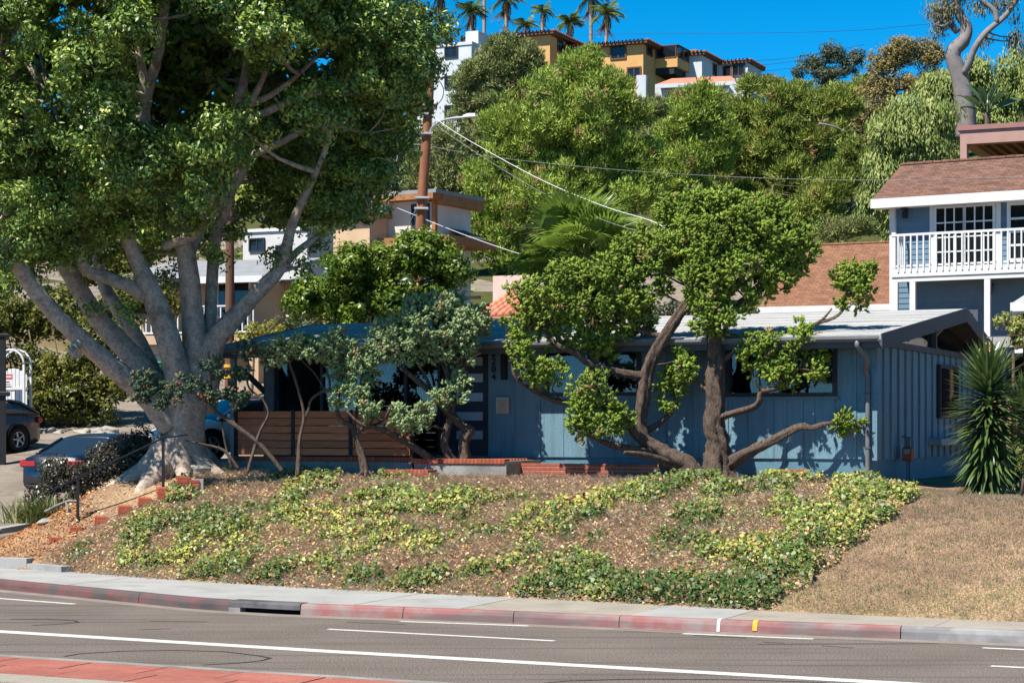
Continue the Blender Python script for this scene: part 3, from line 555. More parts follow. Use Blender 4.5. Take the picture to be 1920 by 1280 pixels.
def loft(st, ring, closed=True):
    vs = [p for x in st for p in ring(x)]; n = len(ring(st[0])); k = len(st); m = MB()
    m.add(vs, [(i*n+j, i*n+(j+1) % n, (i+1)*n+(j+1) % n, (i+1)*n+j) for i in range(k-1) for j in range(n)]+[tuple(range(n))[::-1], tuple((k-1)*n+j for j in range(n))], True); return m
def make_car(name, label, loc, fwd, paint, belt, top, L=4.6, W=1.8, group=None, ground=.17, wheel_r=.33):
    """belt: hood/boot line as (x, z) knots; top: glasshouse line as (x, z) knots, x from rear to front"""
    c = thing(name, label, 'car', loc, math.atan2(fwd[1], fwd[0]), group); hw = W/2
    bz = lambda x: float(np.interp(x, [p[0] for p in belt], [p[1] for p in belt])); t_z = lambda x: float(np.interp(x, [p[0] for p in top], [p[1] for p in top]))
    def ring(x):
        e = abs(x)/(L/2); w = hw*(1-.16*e**6-.03*e*e); z = bz(x); zb = ground+.10*max(0, e-.8)/.2
        h = [(w*.86, zb), (w*.96, zb+.06), (w, .42), (w*.995, z*.72), (w*.96, z-.09), (w*.88, z-.02), (w*.5, z+.012)]
        return [(x, y, q) for y, q in h]+[(x, -y, q) for y, q in reversed(h)]
    xs = sorted(set(list(np.linspace(-L/2, L/2, 27))+[p[0] for p in belt])); loft(xs, ring).build('body', paint, c)
    x0, x1 = top[0][0], top[-1][0]
    def gring(x, off=0.0):
        z = t_z(x); zb = bz(x)-.08; f = max(0, min(1, (z-zb)/.6)); wt = hw*(.9-.2*f)+off; wb = hw*.9+off; z += off
        return [(x, wb, zb), (x, wb*.55+wt*.45, zb+(z-zb)*.55), (x, wt, z-.055*f), (x, wt*.82, z-.012*f), (x, wt*.4, z+.006), (x, -wt*.4, z+.006), (x, -wt*.82, z-.012*f), (x, -wt, z-.055*f), (x, -(wb*.55+wt*.45), zb+(z-zb)*.55), (x, -wb, zb)]
    gs_ = sorted(set(list(np.linspace(x0, x1, 20))+[p[0] for p in top])); loft(gs_, gring).build('windows', m_carglass, c)
    zm = max(p[1] for p in top); rx = [x for x in np.linspace(x0, x1, 60) if t_z(x) > zm-.09]; r0, r1 = rx[0], rx[-1]
    g2 = lambda x: gring(x, .012)[2:8]+[(a, b*.97, d-.03) for a, b, d in reversed(gring(x, .012)[2:8])]
    loft(np.linspace(r0, r1, 14), g2).build('roof', paint, c)
    for sg in (1, -1):
        for xa, xb in ((x0+.02, r0+.02), (x1-.02, r1-.02)):
            pts = [gring(x, .014)[2 if sg > 0 else 7] for x in np.linspace(xa, xb, 6)]; MB().tube(pts, .035, 6).build('pillar', paint, c)
        xm = (r0+r1)/2; g = gring(xm, .012); a, b3, d = (g[0], g[1], g[2]) if sg > 0 else (g[9], g[8], g[7]); MB().tube([a, b3, d], .03, 6).build('pillar', m_trimb, c)
        pts = [(x, sg*hw*.905, bz(x)-.05) for x in np.linspace(x0+.1, x1-.1, 8)]; MB().tube(pts, .018, 6).build('belt_trim', m_trimb, c)
        for xw in (-L*.29, L*.31):
            wl_ = MB().lathe([(wheel_r*.62, -.1), (wheel_r*.95, -.1), (wheel_r, -.07), (wheel_r, .07), (wheel_r*.95, .1), (wheel_r*.62, .1), (wheel_r*.6, .0)], 26, (0, 0, 0), 'y').build('wheel', m_tyre, c, loc=(xw, sg*(hw-.06), wheel_r))
            rm = MB().lathe([(wheel_r*.64, -.03), (wheel_r*.64, .085), (wheel_r*.58, .09), (wheel_r*.56, .05)], 26, (0, 0, 0), 'y')
            for k in range(5): t = k*2*math.pi/5; rm.bar((.05*math.cos(t), sg*.07, .05*math.sin(t)), (wheel_r*.6*math.cos(t), sg*.075, wheel_r*.6*math.sin(t)), .05, .03)
            rm.lathe([(.0, .1*sg), (.06, .095*sg), (.065, .03*sg)], 14, (0, 0, 0), 'y'); rm.build('rim', m_rim, wl_)
            MB().lathe([(.0, .0), (wheel_r*1.12, 0), (wheel_r*1.16, -.05)], 26, (0, 0, 0), 'y').build('wheel_arch', m_trimb, c, loc=(xw, sg*(hw-.001), wheel_r+.02)).scale = (1, -sg, 1)
        MB().box(-.09, .09, -.05, .09, -.05, .06, bev=.03).build('mirror', paint, c, loc=(x1-.35, sg*(hw*.95), bz(x1-.3)+.06))
        zt_ = bz(-L/2+.1)
        MB().box(-.06, .1, -.2, .2, -.09, .09, bev=.04).build('tail_light', m_tail, c, loc=(-L/2+.05, sg*(hw*.68), zt_-.16))
        MB().box(-.16, .08, -.2, .2, -.07, .07, bev=.04).build('headlight', m_clearl, c, loc=(L/2-.1, sg*(hw*.64), bz(L/2-.2)-.14))
    bx('number_plate', m_plate, c, -L/2-.03, -L/2+.02, -.16, .16, .68, .82)
    bx('bumper', m_trimb, c, -L/2-.02, -L/2+.1, -hw*.72, hw*.72, .26, .36, bev=.03)
    return c
V2 = (SA, CA)
p_ = (-9.15, 45.6); make_car('parked_car', 'dark blue sedan parked behind the dark bush', (p_[0], p_[1], tz(*p_)+.03), V2, carpaint('paint_blue', sr(9, 20, 38)),
    [(-2.3, .96), (-1.85, 1.03), (-1.2, 1.0), (.9, .95), (1.6, .88), (2.3, .66)], [(-1.75, 1.0), (-.95, 1.4), (-.5, 1.46), (.35, 1.44), (1.25, .92)])
p_ = (-14.52, 52.1); make_car('parked_car', 'black hatchback with silver five-spoke wheels beside the white garden gate', (p_[0], p_[1], tz(*p_)+.1), (-.55, -.83), carpaint('paint_black', sr(30, 32, 40)),
    [(-2.23, 1.02), (-1.7, 1.06), (.7, .95), (1.5, .88), (2.23, .6)], [(-2.15, 1.02), (-1.5, 1.36), (-.4, 1.49), (.2, 1.46), (1.3, .92)], L=4.46, W=1.76, wheel_r=.34)
drive = MB().prism([xy(-10.6, 1.4), xy(-4.7, 1.4), xy(-4.7, 10.6), xy(-10.6, 10.6)], 1.0, 2.04).build('driveway', m_conc_old); tag(drive, kind='structure')
p_ = (-6.35, 47.4); make_car('parked_car', 'white car on the driveway between the big trunk and the fence', (p_[0], p_[1], 2.04), (-.8, -.6), carpaint('paint_white', sr(232, 234, 236)),
    [(-2.25, .94), (-1.85, 1.02), (-1.2, 1.0), (.9, .95), (1.6, .88), (2.25, .66)], [(-1.9, 1.0), (-1.0, 1.4), (-.5, 1.48), (.3, 1.46), (1.2, .92)], L=4.5)
# ------------------------------------------------------------------ neighbouring buildings
class Frame:
    def __init__(f, o, ang): f.o, f.c, f.s_ = o, math.cos(ang), math.sin(ang); f.a = ang
    def xy(f, s, w): return f.o[0]+s*f.c+w*f.s_, f.o[1]-s*f.s_+w*f.c
    def s(f, px, w=0.0): k = (px-960)/F; return (k*(f.o[1]+f.c*w)-f.o[0]-f.s_*w)/(f.c+f.s_*k)
    def z(f, py, s, w=0.0): return CZ+(HZ-py)*f.xy(s, w)[1]/F
    def w(f, px, s): k = (px-960)/F; return (k*(f.o[1]-f.s_*s)-f.o[0]-f.c*s)/(f.s_-f.c*k)      # depth along a side wall
class Bld:
    """a building: parts are added in its own frame (s along the front, w to the back)"""
    def __init__(b, name, label, cat, px, Y, ang, zbase, group=None):
        X = (px-960)*Y/F; b.f = Frame((X, Y), ang); b.zb = zbase; b.t = thing(name, label, cat, (X, Y, zbase), -ang, group); b.org = (0, 0, zbase)
    def box(b, name, mat, s0, s1, w0, w1, z0, z1, parent=None, bev=0): return MB().box(min(s0, s1), max(s0, s1), min(w0, w1), max(w0, w1), min(z0, z1), max(z0, z1), bev=bev).build(name, mat, parent or b.t, org=b.org)
    def slope(b, name, mat, P, th=.12):                  # a roof plane with its own along/up-slope axes; P runs eave-left, eave-right, top-right, top-left
        P = [Vector(p)-Vector(b.org) for p in P]; ex = (P[1]-P[0]).normalized(); nz = ex.cross(P[3]-P[0]).normalized(); ey = nz.cross(ex)
        q = [((p-P[0]).dot(ex), (p-P[0]).dot(ey)) for p in P]; o = MB().prism(q, -th, 0).build(name, mat, b.t)
        o.matrix_local = Matrix.Translation(P[0]) @ Matrix((ex, ey, nz)).transposed().to_4x4(); return o
    def window(b, s0, s1, w, z0, z1, fr, gl_, nx=2, nz_=1, t=.06, d=.07, name='window', side='f'):
        if side == 'f': bb = lambda n, m, a0, a1, q0, q1, z0_, z1_, p=None: b.box(n, m, a0, a1, w+q0, w+q1, z0_, z1_, p)
        else: bb = lambda n, m, a0, a1, q0, q1, z0_, z1_, p=None: b.box(n, m, w-q1, w-q0, a0, a1, z0_, z1_, p)
        wo = bb(name, gl_, s0, s1, -.02, .02, z0, z1)
        bb('window_frame', fr, s0-t, s0, -d, .03, z0-t, z1+t, wo); bb('window_frame', fr, s1, s1+t, -d, .03, z0-t, z1+t, wo); bb('window_frame', fr, s0, s1, -d, .03, z0-t, z0, wo); bb('window_frame', fr, s0, s1, -d, .03, z1, z1+t, wo)
        for i in range(1, nx): q = s0+(s1-s0)*i/nx; bb('muntin', fr, q-t*.3, q+t*.3, -d*.7, -.02, z0, z1, wo)
        for i in range(1, nz_): q = z0+(z1-z0)*i/nz_; bb('muntin', fr, s0, s1, -d*.65, -.02, q-t*.3, q+t*.3, wo)
        return wo
def shingle(name, c1, c2, c3, bw=.3, rh=.14):
    m, n, l, b = nmat(name); tc = n.new('ShaderNodeTexCoord'); br = n.new('ShaderNodeTexBrick'); br.inputs['Scale'].default_value = 1; br.inputs['Brick Width'].default_value = bw; br.inputs['Row Height'].default_value = rh; br.inputs['Mortar Size'].default_value = .009
    br.inputs['Color1'].default_value = c1; br.inputs['Color2'].default_value = c2; br.inputs['Mortar'].default_value = c3; br.inputs['Bias'].default_value = -.1; br.offset = .37; l.new(tc.outputs['Object'], br.inputs['Vector'])
    t = tex(n, l, 3.2, 6); r = ramp(n, [(.3, (.78, .78, .78, 1)), (.7, (1.18, 1.14, 1.1, 1))]); l.new(t.outputs['Fac'], r.inputs[0]); l.new(mix(n, l, 1.0, br.outputs[0], r.outputs[0], 'MULTIPLY'), b.inputs['Base Color'])
    b.inputs['Roughness'].default_value = .9; b.inputs['Specular IOR Level'].default_value = .2; bp = n.new('ShaderNodeBump'); bp.inputs['Strength'].default_value = .5; bp.inputs['Distance'].default_value = .02; l.new(br.outputs['Fac'], bp.inputs['Height']); bp.invert = True; l.new(bp.outputs[0], b.inputs['Normal']); return m
m_sh1 = shingle('shingle_brown', sr(128, 96, 82), sr(98, 74, 65), sr(74, 56, 50)); m_sh2 = shingle('shingle_tan', sr(142, 103, 80), sr(122, 86, 66), sr(96, 68, 53))
m_white = M('white_trim', sr(206, 207, 208), sr(220, 221, 221), 3, .6, .05); m_nblue = M('lap_blue', sr(92, 120, 142), sr(102, 130, 150), 2, .75, .1, 40, ovar=.04)
# --- blue two-storey house on the right
nb = Bld('balcony_house', 'blue lap-sided two-storey house with white balcony and brown shingle roof', 'house', 1671, 63, math.radians(30.8), 5.0); f2 = nb.f
aR = 8.2; wl2 = .12; wd_ = -1.1; aL = f2.s(1674, -1.1); zdk = f2.z(505, 0, -1.1); zev = f2.z(389, 0); zlow = 5.0
nb.box('wall_core', m_nblue, .1, aR, wl2+.05, 6.0, zlow, zev+.1)
z_ = zlow; ex_ = .17
while z_ < zev:                                          # lap boards, upper and lower storey, each with its shadow edge
    nm = MB().add([(.1, wl2+.05, z_-zlow), (aR, wl2+.05, z_-zlow), (aR, wl2-.022, z_-zlow), (.1, wl2-.022, z_-zlow), (.1, wl2+.05, z_+ex_-zlow), (aR, wl2+.05, z_+ex_-zlow), (aR, wl2-.002, z_+ex_-zlow), (.1, wl2-.002, z_+ex_-zlow)], [(0, 1, 2, 3), (4, 7, 6, 5), (3, 2, 6, 7), (0, 3, 7, 4), (1, 5, 6, 2)]); nm.build('lap_board', m_nblue, nb.t); z_ += ex_
nb.box('deck', m_white, aL, aR, wd_+.02, wl2+.02, zdk-.26, zdk-.04); nb.box('deck_fascia', m_white, aL-.02, aR, wd_-.06, wd_+.018, zdk-.27, zdk-.01)
nb.box('deck_beam', m_white, aL-.02, aR, wd_-.02, wd_+.1, zdk-.42, zdk-.272)
nb.box('corner_board', m_white, -.05, .13, -.03, .13, zlow, zev); nb.box('rail_post', m_white, aL-.02, aL+.1, wd_-.05, wd_+.07, zdk, zdk+1.12)
nb.box('post', m_white, aL, aL+.16, wd_-.02, wd_+.1, zlow, zdk-.425)
for px in (1711, 1851): a = f2.s(px, wd_); nb.box('post', m_white, a-.09, a+.09, wd_-.02, wd_+.1, zlow, zdk-.425)
ztr = f2.z(441, 0, wd_); nb.box('top_rail', m_white, aL-.02, aR, wd_-.07, wd_+.05, ztr-.07, ztr); nb.box('bottom_rail', m_white, aL+.1, aR, wd_-.03, wd_+.02, zdk+.04, zdk+.1)
bal = MB().box(-.022, .022, -.03, .022, 0, ztr-.07-(zdk-.12)).mesh('baluster'); a = aL+.2
while a < aR: mobj('baluster', bal, m_white, nb.t, loc=(a, wd_-.062, zdk-.12-zlow)); a += .203
nb.box('side_rail', m_white, aL-.02, aL+.05, wd_+.07, .0, ztr-.07, ztr)
for k in range(5): nb.box('baluster', m_white, aL, aL+.04, wd_+.22+k*.19, wd_+.26+k*.19, zdk-.02, ztr-.07)
d0, d1 = f2.s(1757, wl2), f2.s(1863, wl2); zd1 = f2.z(392, d0, wl2)
for q0, q1 in ((d0, (d0+d1)/2-.04), ((d0+d1)/2+.04, d1)): nb.window(q0, q1, wl2-.04, zdk+.1, zd1, m_white, m_glass, 3, 4, .07, .07, 'patio_door')
nb.box('door_trim', m_white, d0-.22, d0-.075, wl2-.07, wl2, zdk, zd1+.1); nb.box('door_trim', m_white, d1+.075, d1+.24, wl2-.07, wl2, zdk, zd1+.1); nb.box('door_trim', m_white, d0-.26, d1+.3, wl2-.085, wl2, zd1+.1, zd1+.24)
q0 = f2.s(1896, wl2); nb.window(q0, q0+1.5, wl2-.03, f2.z(485, q0, wl2), zd1-.03, m_white, m_glass, 3, 4, .11, .06); nb.window(f2.s(1772, wl2), f2.s(1826, wl2), wl2-.02, zlow+.2, f2.z(590, 2, wl2), m_white, m_glass, 2, 2, .14, .05); nb.window(f2.s(1907, wl2), f2.s(1960, wl2), wl2-.02, zlow+.2, f2.z(588, 4, wl2), m_white, m_glass, 2, 2, .14, .05)
for px, py in ((1700, 402), (1858, 543)):
    a = f2.s(px, wl2); z = f2.z(py, a, wl2); lo = nb.box('wall_lamp', m_blackmetal, a-.07, a+.07, wl2-.24, wl2-.1, z-.15, z+.08, bev=.02); nb.box('lamp_bracket', m_blackmetal, a-.04, a+.04, wl2-.16, wl2-.01, z+.08, z+.13, parent=lo); nb.box('lamp_cap', m_blackmetal, a-.1, a+.1, wl2-.27, wl2-.07, z+.13, z+.17, parent=lo)
wRg, zRg = 2.3, f2.z(306, .3, 2.3); sO = -.48
nb.slope('roof_slope', m_sh1, [(sO, -.5, zev+.22), (aR+1, -.5, zev+.22), (aR+1, wRg, zRg), (sO, wRg, zRg)]); nb.slope('roof_slope', m_sh1, [(aR+1, 6.4, zev+.22), (sO, 6.4, zev+.22), (sO, wRg+.01, zRg), (aR+1, wRg+.01, zRg)])
nb.box('fascia', m_white, sO, aR+1, -.56, -.5, zev-.06, zev+.23); nb.box('eave_soffit', m_white, sO, aR+1, -.5, .2, zev-.04, zev+.02)
for i in range(34): a = sO+.14+i*.27; nb.box('ridge_cap', m_sh1, a-.14, a+.15, wRg-.12, wRg+.12, zRg-.05, zRg+.045+.01*(i % 2), bev=.03)
MB().add([(sO+.05, -.5, zev+.1), (sO+.05, 6.3, zev+.1), (sO+.05, wRg, zRg-.14), (.0, -.5, zev+.1), (.0, 6.3, zev+.1), (0, wRg, zRg-.14)], [(0, 2, 1), (3, 4, 5), (0, 1, 4, 3), (1, 2, 5, 4), (2, 0, 3, 5)]).build('gable_wall', m_nblue, nb.t, org=nb.org)
# --- lower shingled house between juniper and balcony house
lw = Bld('shingle_roof_house', 'lower house with tan-brown shingle roof and white fascia beside the balcony house', 'house', 1422, 70.5, math.radians(24.1), 7.0); fl = lw.f
zE2 = fl.z(577, 0); e1 = fl.s(1685); zR2 = fl.z(459, 1.0, 4.6)
lw.slope('roof_slope', m_sh2, [(0, 0, zE2), (e1, 0, zE2), (e1, 4.6, zR2), (.15, 4.6, zR2)]); lw.slope('roof_slope', m_sh2, [(e1, 9.2, zE2), (0, 9.2, zE2), (.15, 4.61, zR2), (e1, 4.61, zR2)])
lw.box('fascia', m_white, -.03, e1, -.07, .0, zE2-.2, zE2+.02); lw.box('wall', m_nblue, .4, e1, .5, 8.7, 5.0, zE2-.1); lw.box('soffit', m_white, 0, e1, 0, .5, zE2-.19, zE2-.14)
MB().add([(.42, .5, zE2-.1), (.42, 8.7, zE2-.1), (.42, 4.6, zR2-.25)], [(0, 2, 1)]).build('gable_wall', m_nblue, lw.t, org=lw.org)
for i in range(int(e1/.27)): a = .28+i*.27; lw.box('ridge_cap', m_sh2, a-.14, a+.14, 4.5, 4.72, zR2-.05, zR2+.04, bev=.03)
# --- mauve flat-roofed terrace behind
mv = Bld('terrace_canopy', 'mauve stucco flat-roofed terrace canopy rising behind the balcony house', 'canopy', 1800, 78, math.radians(24.1), 9.0); fm = mv.f
m_mauve = M('stucco_mauve', sr(168, 132, 122), sr(180, 144, 134), 2, .9, .2, 60); m_mauve_d = M('stucco_mauve_cap', sr(150, 108, 104), sr(160, 118, 112), 2, .9, .2, 60); m_undr = M('timber_ceiling', sr(128, 92, 72), sr(142, 104, 82), 4, .8, .1, stretch=(1, 8, 1))
z1_, z0_ = fm.z(238, 0), fm.z(271, 0)
mv.box('beam', m_mauve, 0, 9, 0, .5, z0_, z1_-.16); mv.box('cap', m_mauve_d, -.1, 9.1, -.08, 7, z1_-.158, z1_+.03); mv.box('beam', m_mauve, 0, .45, .5, 7, z0_, z1_-.16); mv.box('post', m_mauve, 0, .26, 0, .4, 9, z0_); mv.box('ceiling', m_undr, .45, 9, .5, 7, z0_+.2, z0_+.3)
for k in range(20): mv.box('rafter_tail', m_undr, .6+k*.42, .7+k*.42, .52, 6.9, z0_+.05, z0_+.2)
mv.box('back_wall', m_mauve, 2.2, 9, 6.6, 7, 9, z0_+.2); mv.box('pendant', m_white, 5.2, 5.24, 2, 2.04, z0_-.5, z0_+.2)
# --- carport roof at the right edge, beyond the yucca
cp = Bld('carport', 'grey flat carport roof with white gutter beyond the yucca', 'carport', 1868, 47, math.radians(24.1), 1.9); fc_ = cp.f
zc = fc_.z(640, 0); cp.box('roof', m_gut, -.2, 5, 0, 4, zc-.02, zc+.12); cp.box('fascia', m_conc, -.22, 5, -.06, 0, zc-.14, zc+.1); 
for a in (.1, 2.6): cp.box('post', m_gut, a, a+.1, .1, .2, 1.7, zc-.02)
cp.box('back_wall', m_core, 0, 5, 3.6, 3.8, 1.7, zc-.02)
cq = Bld('small_gable_roof', 'white-edged corner of a neighbouring roof above the flowering shrub', 'roof', 1897, 52, math.radians(24.1), 3.0); zq = cq.f.z(568, 0)
cq.slope('roof_slope', m_roof, [(0, 0, zq), (5, 0, zq), (5, 2.5, zq+.55), (.2, 2.5, zq+.55)]); cq.box('fascia', m_white, -.03, 5, -.06, 0, zq-.22, zq+.01); cq.box('wall', m_white, .5, 5, .4, 2.4, 1.8, zq)
# --- houses behind on the left
m_tan = M('stucco_tan', sr(190, 160, 128), sr(204, 174, 142), 1.4, .9, .15, 60); m_tan2 = M('siding_tan', sr(206, 172, 134), sr(214, 182, 146), 2, .85, .15, 30, stretch=(8, 8, .5)); m_cream = M('stucco_cream', sr(206, 198, 186), sr(218, 210, 199), 1.5, .9, .1, 60)
m_wst = M('stucco_white', sr(196, 195, 193), sr(208, 207, 204), 1.5, .9, .1, 60); m_garage = M('garage_door', sr(214, 216, 222), sr(222, 224, 228), 2, .6, .05); m_timber = M('timber_brown', sr(148, 100, 62), sr(168, 118, 76), 4, .8, .1); m_graytop = M('roof_greywhite', sr(128, 130, 134), sr(146, 148, 150), 2, .8, .1)
tb = Bld('tan_house', 'tan stucco house with white balcony railing seen behind the big tree', 'house', 230, 68, math.radians(18), 3.4); ft = tb.f
a1 = ft.s(482); zb0, zb1 = ft.z(628, 3), ft.z(522, 3)
tb.box('lower_wall', m_tan, 0, a1, 1.5, 9, 3.2, zb0); tb.box('upper_wall', m_tan, 0, a1, 1.4, 9, zb0, zb1); tb.box('balcony_floor', m_tan, -.1, a1+.1, -.1, 1.6, zb0-.3, zb0)
for a in (.0, a1-.3): tb.box('pier', m_tan, a, a+.35, 0, .4, 3.2, zb0-.3)
zr_ = zb0+1.0; tb.box('rail', m_white, 0, a1, -.04, .04, zr_-.06, zr_); tb.box('rail', m_white, 0, a1, -.03, .03, zb0+.06, zb0+.12); mb_ = MB().box(-.02, .02, -.02, .02, 0, .84).mesh('baluster'); a = .1
while a < a1: mobj('baluster', mb_, m_white, tb.t, loc=(a, 0, zb0+.11-3.4)); a += .2
g0, g1 = ft.s(262, 1.4), ft.s(350, 1.4)
for k in range(5): tb.box('garage_panel', m_garage, g0, g1, 1.42, 1.5, 3.3+k*.5, 3.3+k*.5+.485, bev=.01)
tb.window(ft.s(395, 1.4), ft.s(425, 1.4), 1.39, zb0+.7, zb0+1.8, m_white, m_glass, 2, 1); tb.window(ft.s(440, 1.4), ft.s(468, 1.4), 1.39, zb0+.2, zb0+1.9, m_white, m_glass, 1, 1)
tb.slope('roof_slope', m_graytop, [(-.5, -.4, zb1), (a1+.4, -.4, zb1), (a1+.4, 4.5, zb1+1.0), (-.5, 4.5, zb1+1.0)]); tb.box('fascia', m_white, -.5, a1+.4, -.46, -.4, zb1-.2, zb1+.02)
tb.box('wing', m_tan2, a1+.02, a1+2.6, 2.2, 8, 3.2, ft.z(533, a1, 2.2)); tb.box('wing_roof', m_graytop, a1+.02, a1+2.9, 1.8, 8.2, ft.z(533, a1, 2.2), ft.z(526, a1, 2.2))
for k in range(5): tb.box('board_joint', m_timber, a1+.35+k*.5, a1+.37+k*.5, 2.19, 2.21, 3.2, ft.z(534, a1, 2.2))
tb.box('lattice_gate', m_white, ft.s(392, 1.3), ft.s(420, 1.3), 1.3, 1.36, 3.3, 5.0)
wh = Bld('white_flats', 'plain white stucco building glimpsed through the big tree', 'building', 425, 84, math.radians(24.1), 6.0); fw = wh.f
wh.box('wall', m_wst, .8, 3.9, 0, 8, 5, fw.z(438, 0)); wh.box('parapet', m_white, .72, 3.98, -.08, 8, fw.z(438, 0), fw.z(432, 0)); wh.window(fw.s(470), fw.s(495), -.01, fw.z(470, 1), fw.z(450, 1), m_frame, m_glass, 2, 1); wh.window(fw.s(520), fw.s(545), -.01, fw.z(500, 1), fw.z(465, 1), m_frame, m_glass, 1, 1)
cb = Bld('cream_house', 'cream angular house with slanted timber roof edge behind the utility pole', 'house', 712, 78, math.radians(30), 5.0); fb = cb.f
zt0 = fb.z(382, 0); sk = fb.s(815); wk = fb.w(882, sk)
cb.box('front_wall', m_cream, 0, sk-.31, 0, wk, 5, zt0); cb.box('side_wall', m_cream, sk-.3, sk+.02, .01, wk, 5, zt0-.05)
cb.box('roof_edge', m_timber, -.5, sk+.3, -.6, 0, zt0, zt0+.22); cb.box('roof', m_graytop, -.5, sk+.4, -.55, wk+.4, zt0+.22, zt0+.36); cb.box('side_roof_edge', m_timber, sk+.02, sk+.4, 0, wk+.4, zt0-.15, zt0+.22)
cb.box('corner_post', m_timber, sk-.1, sk+.06, -.06, .12, 5, zt0); cb.window(fb.s(775), fb.s(803), -.01, fb.z(425, 1), fb.z(388, 1), m_frame, m_glass, 2, 1)
cb.box('low_roof', m_timber, -1.4, .6, -1.6, 0, fb.z(412, 0), fb.z(404, 0)); cb.box('low_wall', m_tan, -1.3, .4, -1.3, 0, 5, fb.z(412, 0)); cb.box('roof_deck_wall', m_wst, -1.2, .55, -.4, -.02, fb.z(404, 0), fb.z(378, 0))
aw = [(sk+.02, wk*.4, fb.z(428, sk, wk*.4)), (sk+.02, wk*.85, fb.z(428, sk, wk*.4)), (sk+1.0, wk*.85, fb.z(448, sk, wk*.4)), (sk+1.0, wk*.4, fb.z(448, sk, wk*.4))]
MB().add(*slab(aw, .05)).build('awning', m_blue_dk, cb.t, org=cb.org); cb.box('terrace_floor', m_timber, -1, sk+1.2, -.9, wk, fb.z(452, 0)-.3, fb.z(452, 0))
cb.box('terrace_rail', m_white, sk+.05, sk+.12, wk*.5, wk, fb.z(462, sk, 3), fb.z(447, sk, 3))
# --- terracotta tiled roof beyond the ridge
tr_ = Bld('tiled_roof_house', 'small pink stucco house with terracotta tiled roof behind the junipers', 'house', 893, 62, math.radians(24.1), 3.6); fr_ = tr_.f
m_terra = M('terracotta_tile', sr(190, 110, 84), sr(212, 138, 108), 5, .85, .2, 40, ovar=.18); m_pink = M('stucco_pink', sr(212, 184, 172), sr(222, 196, 184), 2, .9, .1)
zr0, zr1 = fr_.z(592, 0), fr_.z(541, 0, 3.0); al = fr_.s(1075); tr_.box('wall', m_pink, .3, al, .5, 7, 3, zr0-.05); tr_.slope('roof_slope', m_terra, [(0, 0, zr0), (al, 0, zr0), (al, 3.0, zr1), (0, 3.0, zr1)], .06)
tl = MB(); n_t = 9
for i in range(2):
    r0_, z00 = ((.1, 0), (.08, .48))[i]
tlm = MB().add([(r*math.cos(math.pi*j/7), y, r*math.sin(math.pi*j/7)) for y, r in ((0, .105), (.46, .085)) for j in range(8)], [(j, j+1, 9+j, 8+j) for j in range(7)]+[tuple(range(8))[::-1]], True).mesh('tile')
sl = math.atan2(zr1-zr0, 3.0); ln = math.hypot(3.0, zr1-zr0)
for r in range(int(ln/.4)):
    for c in range(int(al/.235)):
        y = r*.4; mobj('tile', tlm, m_terra, tr_.t, loc=(.12+c*.235, y*math.cos(sl), zr0-3.6+y*math.sin(sl)+.01+.02*((r+c) % 2)*0), rot=(sl+.06, 0, (RNG.random()-.5)*.06))
tr_.box('back_wall', m_pink, -.9, .5, 3.2, 7, 3, fr_.z(515, 0, 3)); tr_.box('back_roof', m_wst, .5, al, 3.1, 7, fr_.z(541, 0, 3)-.3, fr_.z(530, 0, 3)); tr_.box('timber_frame', m_postb, -.7, -.6, -.4, -.3, 3, fr_.z(515, 0)); tr_.box('timber_frame', m_postb, -1.6, .3, -.4, -.3, fr_.z(562, 0), fr_.z(556, 0))
MB().bar((-.9, -.35, fr_.z(590, 0)), (-.2, -.35, fr_.z(545, 0)), .1, .1).build('timber_brace', m_postb, tr_.t, org=tr_.org)
# ------------------------------------------------------------------ houses on the hilltop
m_orange = M('stucco_orange', sr(206, 158, 98), sr(216, 170, 110), 1, .9, .1); m_tiler = M('tile_far', sr(110, 72, 58), sr(150, 104, 84), 30, .9, .3, 30, stretch=(1, .3, 1)); m_eave = M('eave_dark', sr(96, 66, 52), sr(112, 80, 62), 4, .8, 0); m_redtile = M('tile_red_far', sr(206, 110, 84), sr(226, 140, 112), 20, .9, .3, 30, stretch=(1, .2, 1))
m_farwhite = M('far_white', sr(196, 199, 204), sr(208, 211, 215), 1, .9, .05)
def tiled_top(b, s0, s1, w0, w1, z, rise=.9, ov=.7, mat=None):
    mat = mat or m_tiler; cs, cw = (s0+s1)/2, (w0+w1)/2; d = min(s1-s0, w1-w0)/2+ov; A = [(s0-ov, w0-ov, z), (s1+ov, w0-ov, z), (s1+ov, w1+ov, z), (s0-ov, w1+ov, z)]
    Ra, Rb = ((s0-ov+d, cw, z+rise), (s1+ov-d, cw, z+rise)) if s1-s0 >= w1-w0 else ((cs, w0-ov+d, z+rise), (cs, w1+ov-d, z+rise))
    if s1-s0 >= w1-w0: fcs = [(0, 1, 5, 4), (1, 2, 5), (2, 3, 4, 5), (3, 0, 4)]
    else: fcs = [(0, 1, 4), (1, 2, 5, 4), (2, 3, 5), (3, 0, 4, 5)]
    o = MB().add(A+[Ra, Rb], fcs+[(3, 2, 1, 0)]).build('roof', mat, b.t, org=b.org); b.box('eave_board', m_eave, s0-ov+.05, s1+ov-.05, w0-ov+.05, w1+ov-.05, z-.25, z-.01)
    n = int((s1-s0+2*ov)/.42); te = MB().lathe([(.13, 0), (.13, .4)], 8, (0, 0, 0), 'y').mesh('eave_tile')
    for i in range(n): mobj('eave_tile', te, mat, o, loc=(s0-ov+.2+i*.42, w0-ov-.08, z+.06-b.zb))
    te2 = MB().lathe([(.13, 0), (.13, .4)], 8, (0, 0, 0), 'x').mesh('eave_tile')
    for i in range(int((w1-w0+2*ov)/.42)): mobj('eave_tile', te2, mat, o, loc=(s1+ov-.3, w0-ov+.2+i*.42, z+.06-b.zb))
    return o
A24 = math.radians(24.1)
